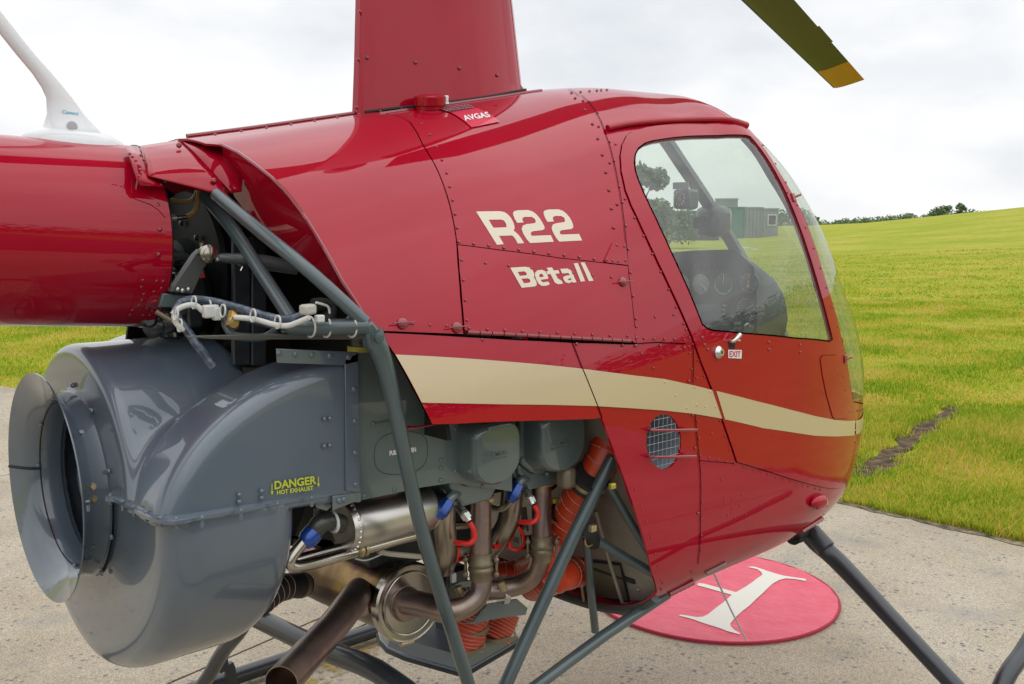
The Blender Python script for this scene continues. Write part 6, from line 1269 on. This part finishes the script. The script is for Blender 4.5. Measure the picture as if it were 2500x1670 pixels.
# ------------------------------------------------------------------ landing mat with letter H
MC = np.array([1.925, .425]); MR = .49
mat_o = empty('landing_mat', (MC[0], MC[1], .012), 'round red landing mat with a white letter H under the helicopter nose', 'mat')
MATM = mat('mat_red', (.52, .045, .075), .5, 0, 0, bump=(30, .8, .012), noise=(12, [(.3, (.58, .06, .10)), (.7, (.64, .085, .13))]))
prof = [(0, MR), (.006, MR+.002), (.009, MR-.002), (.011, MR-.008)]
V = [(MC[0], MC[1], .024)]; F = []; nr = 40; na_ = 120
for i in range(1, nr+1):
    r = MR*i/nr
    for k in range(na_):
        a = 2*math.pi*k/na_; x, y = MC[0]+r*math.cos(a), MC[1]+r*math.sin(a); zz = .024+.0022*math.sin(x*31+1.3*math.sin(y*17))*math.sin(y*27+x*9)*(r/MR)**.5; V.append((x, y, zz))
F = [(0, 1+k, 1+(k+1) % na_) for k in range(na_)]
for i in range(nr-1): F += [(1+i*na_+k, 1+(i+1)*na_+k, 1+(i+1)*na_+(k+1) % na_, 1+i*na_+(k+1) % na_) for k in range(na_)]
b0 = len(V)
for k in range(na_): a = 2*math.pi*k/na_; V.append((MC[0]+(MR+.001)*math.cos(a), MC[1]+(MR+.001)*math.sin(a), .012))
F += [(1+(nr-1)*na_+k, b0+k, b0+(k+1) % na_, 1+(nr-1)*na_+(k+1) % na_) for k in range(na_)]
mesh('mat_cloth', V, F, MATM, mat_o, smooth=60)
rim = tube('mat_binding', [(MC[0]+MR*math.cos(a), MC[1]+MR*math.sin(a), .020) for a in np.linspace(0, 2*math.pi, 96, endpoint=False)], .006, mat('mat_binding_red', (.30, .008, .03), .7), mat_o, n=8, closed=True)
hr = px('H', (685, 700), (725, 700), (800, 725), (900, 752), (1000, 770), (1033, 776), (1030, 788), (965, 774), (910, 770), (870, 780), (835, 800), (770, 860), (700, 925), (640, 975), (605, 1005), (585, 1030), (575, 1045), (580, 1062), (600, 1080), (637, 1100), (630, 1105), (560, 1088), (450, 1050), (350, 1018), (265, 996), (275, 988), (320, 995), (370, 1004), (410, 1000), (440, 985), (490, 948), (540, 910), (585, 870), (560, 862), (375, 812), (385, 798), (420, 803), (520, 830), (610, 852), (660, 825), (720, 785), (762, 755), (770, 745), (760, 730), (735, 715), (690, 706))
Vh, Fh, _ = fill2d([tuple(at(p, z=.027)[:2]) for p in hr], [], .03)
hm = mesh('letter_h', [(x, y, .0262+.0022*math.sin(x*31+1.3*math.sin(y*17))*math.sin(y*27+x*9)*(math.hypot(x-MC[0], y-MC[1])/MR)**.5) for x, y in Vh], Fh, mat('mat_white', (.62, .60, .53), .8), mat_o, smooth=60)
# far bar of the letter, mostly behind the cabin
cen = np.array(at(px('H', 590, 860), z=.027)[:2]); sh = (cen-MC); 
Vf = np.array([q for q in Vh if True]); c_ = MC
mid_ = MC+(MC-cen)*.0
pts = [tuple(at(p, z=.027)[:2]) for p in hr if not (p in px('H', (560, 862), (375, 812), (385, 798), (420, 803), (520, 830)))]
ctr = np.array(at(px('H', 480, 840), z=.027)[:2]); mirp = [tuple(2*(ctr+ (ctr-cen)*1.1)-np.array(p)) for p in pts]; mirp = [p for p in mirp]
Vg, Fg, _ = fill2d(mirp, [], .03); keep = [f for f in Fg if max(np.hypot(*(Vg[i]-MC)) for i in f) < MR-.01]
mesh('letter_h_bar', [(x, y, .0262+.0022*math.sin(x*31+1.3*math.sin(y*17))*math.sin(y*27+x*9)*(math.hypot(x-MC[0], y-MC[1])/MR)**.5) for x, y in Vg], keep, mat('mat_white_bar', (.62, .60, .53), .8), mat_o, smooth=60)

# ------------------------------------------------------------------ grass blades
apz = np.array(ap2)
def blades(n, region, hmin, hmax, wid, nm, sub=None):
    """region(n) -> xy points"""
    P = region(n); P = P[~inpoly(P, apz)]
    cl = (np.sin(P[:, 0]*2.1+1.3*np.sin(P[:, 1]*1.7))+np.sin(P[:, 1]*2.9+P[:, 0]*.8))*.25+.5
    n = len(P); h = rng.uniform(hmin, hmax, n)*(.45+.75*cl); a = rng.uniform(0, 2*np.pi, n); lean = rng.uniform(.05, .75, n)*h; wd = wid*rng.uniform(.7, 1.4, n)
    # a bare scrape in the turf
    A_, B_ = np.array(at((2330, 1000), z=0)[:2]), np.array(at((2110, 1160), z=0)[:2]); tt = np.clip(((P-A_)@(B_-A_))/((B_-A_)@(B_-A_)), 0, 1); dd = np.linalg.norm(P-(A_+tt[:, None]*(B_-A_)), axis=1)+.05*np.sin(P[:, 0]*13)*np.sin(P[:, 1]*11)
    k = (dd > .17*rng.uniform(.3, 1.15, n)) & (rng.uniform(0, 1, n) < .45+.75*cl); P, h, a, lean, wd = P[k], h[k], a[k], lean[k], wd[k]; n = len(P)
    z0 = hill(P[:, 0], P[:, 1]); b = np.stack([P[:, 0], P[:, 1], z0], -1); s = np.stack([np.cos(a), np.sin(a), 0*a], -1)*wd[:, None]; l = np.stack([-np.sin(a), np.cos(a), 0*a], -1)
    b2 = rng.uniform(0, 2*np.pi, n); l = np.stack([np.cos(b2), np.sin(b2), 0*b2], -1)
    mid = b+l*(lean*.35)[:, None]+np.stack([0*h, 0*h, h*.6], -1); top = b+l*lean[:, None]+np.stack([0*h, 0*h, h], -1)
    V = np.stack([b-s, b+s, mid+s*.75, mid-s*.75, top], 1).reshape(-1, 3); i = np.arange(n)*5
    me = bpy.data.meshes.new(nm); me.vertices.add(len(V)); me.vertices.foreach_set('co', V.ravel())
    quads = np.stack([i, i+1, i+2, i+3], -1); tris = np.stack([i+3, i+2, i+4], -1); loops = np.concatenate([quads.ravel(), tris.ravel()])
    me.loops.add(len(loops)); me.loops.foreach_set('vertex_index', loops); me.polygons.add(2*n); me.polygons.foreach_set('loop_start', np.concatenate([np.arange(n)*4, 4*n+np.arange(n)*3])); me.update(calc_edges=True); me.validate()
    me.materials.append(BLADE); o = bpy.data.objects.new(nm, me); link(o, None, kind='stuff'); return o
def blm():
    m = bpy.data.materials.new('grass_blades'); m.use_nodes = True; t = m.node_tree; b = t.nodes['Principled BSDF']; b.inputs['Roughness'].default_value = .6; b.inputs['Specular IOR Level'].default_value = .25
    g = t.nodes.new('ShaderNodeNewGeometry'); r = t.nodes.new('ShaderNodeValToRGB'); st = [(0, (.17, .31, .012)), (.24, (.32, .43, .02)), (.44, (.50, .49, .04)), (.66, (.63, .48, .09)), (1, (.72, .50, .22))]
    while len(r.color_ramp.elements) < len(st): r.color_ramp.elements.new(.5)
    for e, (p, c) in zip(r.color_ramp.elements, st): e.position = p; e.color = (*c, 1)
    tc = t.nodes.new('ShaderNodeTexCoord'); n = t.nodes.new('ShaderNodeTexNoise'); n.inputs['Scale'].default_value = 1.1; n.inputs['Detail'].default_value = 4; t.links.new(tc.outputs['Object'], n.inputs['Vector'])
    mr = t.nodes.new('ShaderNodeMapRange'); mr.inputs['From Min'].default_value = .35; mr.inputs['From Max'].default_value = .65; mr.inputs['To Min'].default_value = -.26; mr.inputs['To Max'].default_value = .24; t.links.new(n.outputs['Fac'], mr.inputs['Value'])
    ad = t.nodes.new('ShaderNodeMath'); ad.operation = 'MULTIPLY_ADD'; ad.inputs[1].default_value = .75; t.links.new(g.outputs['Random Per Island'], ad.inputs[0]); t.links.new(mr.outputs[0], ad.inputs[2]); t.links.new(ad.outputs[0], r.inputs[0]); t.links.new(r.outputs[0], b.inputs['Base Color'])
    b.inputs['Subsurface Weight'].default_value = 0; tl = t.nodes.new('ShaderNodeBsdfTranslucent'); t.links.new(r.outputs[0], tl.inputs[0]); ms = t.nodes.new('ShaderNodeMixShader'); ms.inputs[0].default_value = .35; o = t.nodes['Material Output']; t.links.new(b.outputs[0], ms.inputs[1]); t.links.new(tl.outputs[0], ms.inputs[2]); t.links.new(ms.outputs[0], o.inputs[0]); return m
BLADE = blm()
def wedge(a0, a1, r0, r1, p=1.0):
    def f(n):
        a = np.radians(rng.uniform(a0, a1, n)); r = r0+(r1-r0)*rng.uniform(0, 1, n)**p; return np.stack([CAM[0]+r*np.cos(a), CAM[1]+r*np.sin(a)], -1)
    return f
blades(150000, wedge(17, 33, 4.7, 8.5), .02, .075, .0028, 'grass')
blades(110000, wedge(17, 33, 8, 20, 1.3), .02, .055, .005, 'grass')
blades(70000, wedge(66, 78, 8.2, 17), .02, .055, .005, 'grass')
blades(60000, wedge(17, 40, 18, 45, 1.4), .02, .05, .012, 'grass')
blades(26000, lambda n: (lambda t, s: np.stack([3.535+.05*np.abs(s), t], -1))(rng.uniform(-2.2, 4.5, n), rng.normal(0, 1, n)), .015, .06, .0028, 'grass')

# ------------------------------------------------------------------ trees, hedges
def leafm(nm, c0, c1, c2):
    m = bpy.data.materials.new(nm); m.use_nodes = True; t = m.node_tree; b = t.nodes['Principled BSDF']; b.inputs['Roughness'].default_value = .7; b.inputs['Specular IOR Level'].default_value = .2
    g = t.nodes.new('ShaderNodeNewGeometry'); r = t.nodes.new('ShaderNodeValToRGB'); r.color_ramp.elements.new(.5)
    for e, (p, c) in zip(r.color_ramp.elements, ((0, c0), (.5, c1), (1, c2))): e.position = p; e.color = (*c, 1)
    t.links.new(g.outputs['Random Per Island'], r.inputs[0]); t.links.new(r.outputs[0], b.inputs['Base Color']); return m
LEAF = leafm('tree_foliage', (.05, .09, .025), (.09, .15, .04), (.16, .22, .07)); LEAF2 = leafm('far_foliage', (.07, .12, .055), (.12, .18, .08), (.17, .24, .11))
BARK = mat('bark', (.08, .065, .05), .9)
def leafcloud(blobs, n, size, nm, m, parent=None, **k):
    P = []; tot = sum(b[1]**2 for b in blobs)
    for c, r, sq in blobs:
        k_ = max(4, int(n*r*r/tot)); d = rng.normal(size=(k_, 3)); d /= np.linalg.norm(d, axis=1, keepdims=True); q = d*(r*(.45+.6*rng.uniform(0, 1, (k_, 1))**.6)); q[:, 2] *= sq; P.append(np.array(c)+q)
    P = np.concatenate(P); n = len(P); a = rng.normal(size=(n, 3)); a /= np.linalg.norm(a, axis=1, keepdims=True); b = np.cross(a, rng.normal(size=(n, 3))); b /= np.linalg.norm(b, axis=1, keepdims=True); s = size*rng.uniform(.5, 1.3, (n, 1))
    V = np.stack([P-a*s, P+b*s*.6, P+a*s, P-b*s*.6], 1).reshape(-1, 3); F = [(4*i, 4*i+1, 4*i+2, 4*i+3) for i in range(n)]
    return mesh(nm, V, F, m, parent, smooth=0, **k)
def tree(x, y, h, r, label, nleaf=2600, size=.16, group=None, m=None, crown0=.25):
    z = float(hill(x, y)); t = empty('tree', (x, y, z), label, 'tree', group); P0 = np.array([x, y, z]); g_ = MB()
    g_.add(*tube_g([P0, P0+[.1, .05, h*.3], P0+[.15, 0, h*.55]], [h*.03, h*.022, h*.012], 8)); bl = []
    for k in range(11):
        a = rng.uniform(0, 6.28); rr = r*rng.uniform(.25, .8); hh = h*rng.uniform(crown0+.1, .92); rr *= (1-.5*(hh/h-.45)**2*3 if hh/h > .45 else .9); c = P0+[rr*math.cos(a), rr*math.sin(a), hh]; bl.append((c, r*rng.uniform(.24, .42), .85)); g_.add(*tube_g([P0+[.1, 0, h*.3], (P0+[.1, 0, h*.35]+c)/2+[0, 0, .1*h], c], [h*.012, h*.008, h*.003], 5))
    g_.obj('trunk', BARK, t); leafcloud(bl, nleaf, size, 'crown', m or LEAF, t); return t
def polar(pxx, dist): d = ray(pxx, 545); d = d[:2]/np.linalg.norm(d[:2]); return CAM[0]+d[0]*dist, CAM[1]+d[1]*dist
x, y = polar(1555, 44); tree(x, y, 3.9, 1.75, 'leafy green tree behind the cabin window at its left edge', 5200, .11)
x, y = polar(1500, 47); tree(x, y, 4.3, 2.2, 'leafy green tree mostly hidden behind the red door frame', 2500, .12)
for i, (pxx, di, h, r) in enumerate([(1610, 52, 2.6, 1.5), (1655, 60, 2.4, 1.6)]):
    x, y = polar(pxx, di); t = empty('bush', (x, y, 0), ['low bush beside the leafy tree seen through the cabin window', 'low dark bush in front of the dark container seen through the window'][i], 'bush'); leafcloud([((x+rng.normal()*r*.5, y+rng.normal()*r*.5, h*rng.uniform(.3, .7)), r*.6, .8) for _ in range(6)], 1500, .12, 'foliage', LEAF, t)
# shipping containers
def container(p0, p1, dist0, dist1, h, m, label, nm='shipping_container', window=False, doors=False, corr=True):
    a = np.array(polar(p0, dist0)); b = np.array(polar(p1, dist1)); L_ = np.linalg.norm(b-a); u = (b-a)/L_; nrm = np.array([-u[1], u[0]]); 
    if nrm@(np.array(CAM[:2])-a) > 0: nrm = -nrm
    t = empty(nm, (a[0], a[1], 0), label, 'container'); dpt = 2.4; g_ = MB(); steps = max(2, int(L_/.45))
    c = (a+b)/2+nrm*dpt/2; R_ = np.array([[u[0], nrm[0], 0], [u[1], nrm[1], 0], [0, 0, 1.]])
    box('body', (c[0], c[1], h/2+.05), (L_, dpt, h-.1), m, t, R=R_)
    if corr:
        for i in range(steps): q = a+u*(i+.5)*L_/steps; g_.add(*box_g((q[0]-nrm[0]*.02, q[1]-nrm[1]*.02, h/2), (L_/steps*.45, .06, h-.4), R_))
        g_.obj('corrugated_side', m, t, smooth=0)
    for z in (.1, h-.02): q = (a+b)/2; box('rail', (q[0], q[1], z), (L_+.1, .16, .16), m, t, R=R_)
    if window: q = a+u*L_*.55; box('window_frame', (q[0]-nrm[0]*.06, q[1]-nrm[1]*.06, h*.62), (1.0, .1, 1.1), WHT, t, R=R_); box('window_pane', (q[0]-nrm[0]*.1, q[1]-nrm[1]*.1, h*.62), (.8, .08, .9), BLKP, t, R=R_)
    if doors:
        for f in (.28, .74): q = a+u*L_*f; box('door', (q[0]-nrm[0]*.05, q[1]-nrm[1]*.05, h/2), (L_*.42, .08, h*.86), m, t, R=R_)
    return t
container(1762, 1817, 98, 98, 3.0, mat('container_green', (.025, .15, .11), .6), 'green shipping container with two doors seen through the cabin window', doors=True, corr=False)
container(1818, 1862, 99, 101, 3.0, mat('container_grey', (.19, .21, .21), .6), 'grey corrugated container between the green one and the site cabin')
container(1863, 1900, 101, 102, 2.9, mat('cabin_grey', (.22, .24, .25), .6), 'pale grey site cabin with one window at the right end of the row', nm='site_cabin', window=True, corr=False)
container(1640, 1755, 88, 88, 2.5, mat('container_dark', (.035, .055, .05), .6), 'dark green container left of the bright green one behind the low bush')
container(1745, 1800, 106, 106, 4.0, mat('container_far', (.22, .24, .25), .6), 'grey container standing behind the green one with its top showing')
# treelines on the skyline (reads as one mass)
def treeline(a0, a1, dist, h, n, nm, z0=None, leaf=.5, per=90):
    bl = []
    for a in np.linspace(a0, a1, n):
        d = dist*(1+.05*rng.normal()); x, y = CAM[0]+d*math.cos(math.radians(a)), CAM[1]+d*math.sin(math.radians(a)); z = float(hill(x, y)) if z0 is None else (z0(a) if callable(z0) else z0); hh = h*rng.uniform(.55, 1.15)
        bl += [((x, y, z+hh*.35), hh*.55, .8), ((x+rng.normal()*hh*.3, y+rng.normal()*hh*.3, z+hh*.7), hh*.36, .8)]
    return leafcloud(bl, n*per, leaf, nm, LEAF2, None, kind='stuff')
treeline(22.3, 31.5, 330, 3.7, 120, 'treeline', z0=lambda a: 2.2+(30.4-a)*.47-3.7, leaf=.36, per=120)
treeline(31, 75, 420, 8, 200, 'treeline', z0=-1, leaf=1.0, per=70)
treeline(-88, -52, 46, 8.0, 46, 'treeline', z0=0, leaf=.30, per=110)
treeline(75, 250, 230, 9, 170, 'treeline', leaf=1.0, per=45)
treeline(250, 340, 120, 8, 130, 'treeline', leaf=.6, per=90)
for i, (a, d, h, r) in enumerate([(24.7, 330, 3.9, 4.6), (23.6, 330, 4.7, 2.2)]):
    x, y = CAM[0]+d*math.cos(math.radians(a)), CAM[1]+d*math.sin(math.radians(a)); tree(x, y, h, r, ['low wide tree clump rising above the far skyline hedge', 'small rounded tree at the right end of the skyline hedge'][i], 900, .38, m=LEAF2, crown0=.1)
# bare earth of the scrape in the turf
A_, B_ = np.array(at((2345, 990), z=0)[:2]), np.array(at((2100, 1165), z=0)[:2]); u_ = (B_-A_)/np.linalg.norm(B_-A_); n_ = np.array([-u_[1], u_[0]]); L_ = np.linalg.norm(B_-A_)
ol = [A_+u_*L_*t+n_*(.10+.05*math.sin(t*17)+.03*math.sin(t*41)) for t in np.linspace(0, 1, 30)]+[A_+u_*L_*t-n_*(.10+.05*math.sin(t*13+2)+.03*math.sin(t*37)) for t in np.linspace(1, 0, 30)]
mesh('bare_earth', [(p[0], p[1], .006) for p in ol], [tuple(range(60))], mat('bare_earth', (.10, .07, .05), .95, 0, 0, .1, noise=(14, [(.35, (.05, .035, .022)), (.55, (.11, .078, .05)), (.7, (.18, .13, .07))]), bump=(30, .8, .02)), smooth=0, kind='structure')
# soil edge between turf and slab
ys_ = np.linspace(-2.4, 3.2, 90); V = [(3.505-.025*abs(math.sin(y*9))-.02*abs(math.sin(y*23+1)), y, .0150) for y in ys_]+[(3.62, y, .012) for y in ys_]
mesh('soil_edge', V, [(i, i+1, 90+i+1, 90+i) for i in range(89)], mat('edge_soil', (.12, .10, .07), .95, 0, 0, .1, noise=(22, [(.35, (.08, .065, .045)), (.55, (.20, .16, .11)), (.7, (.30, .27, .15))]), bump=(40, .8, .02)), smooth=0, kind='structure')
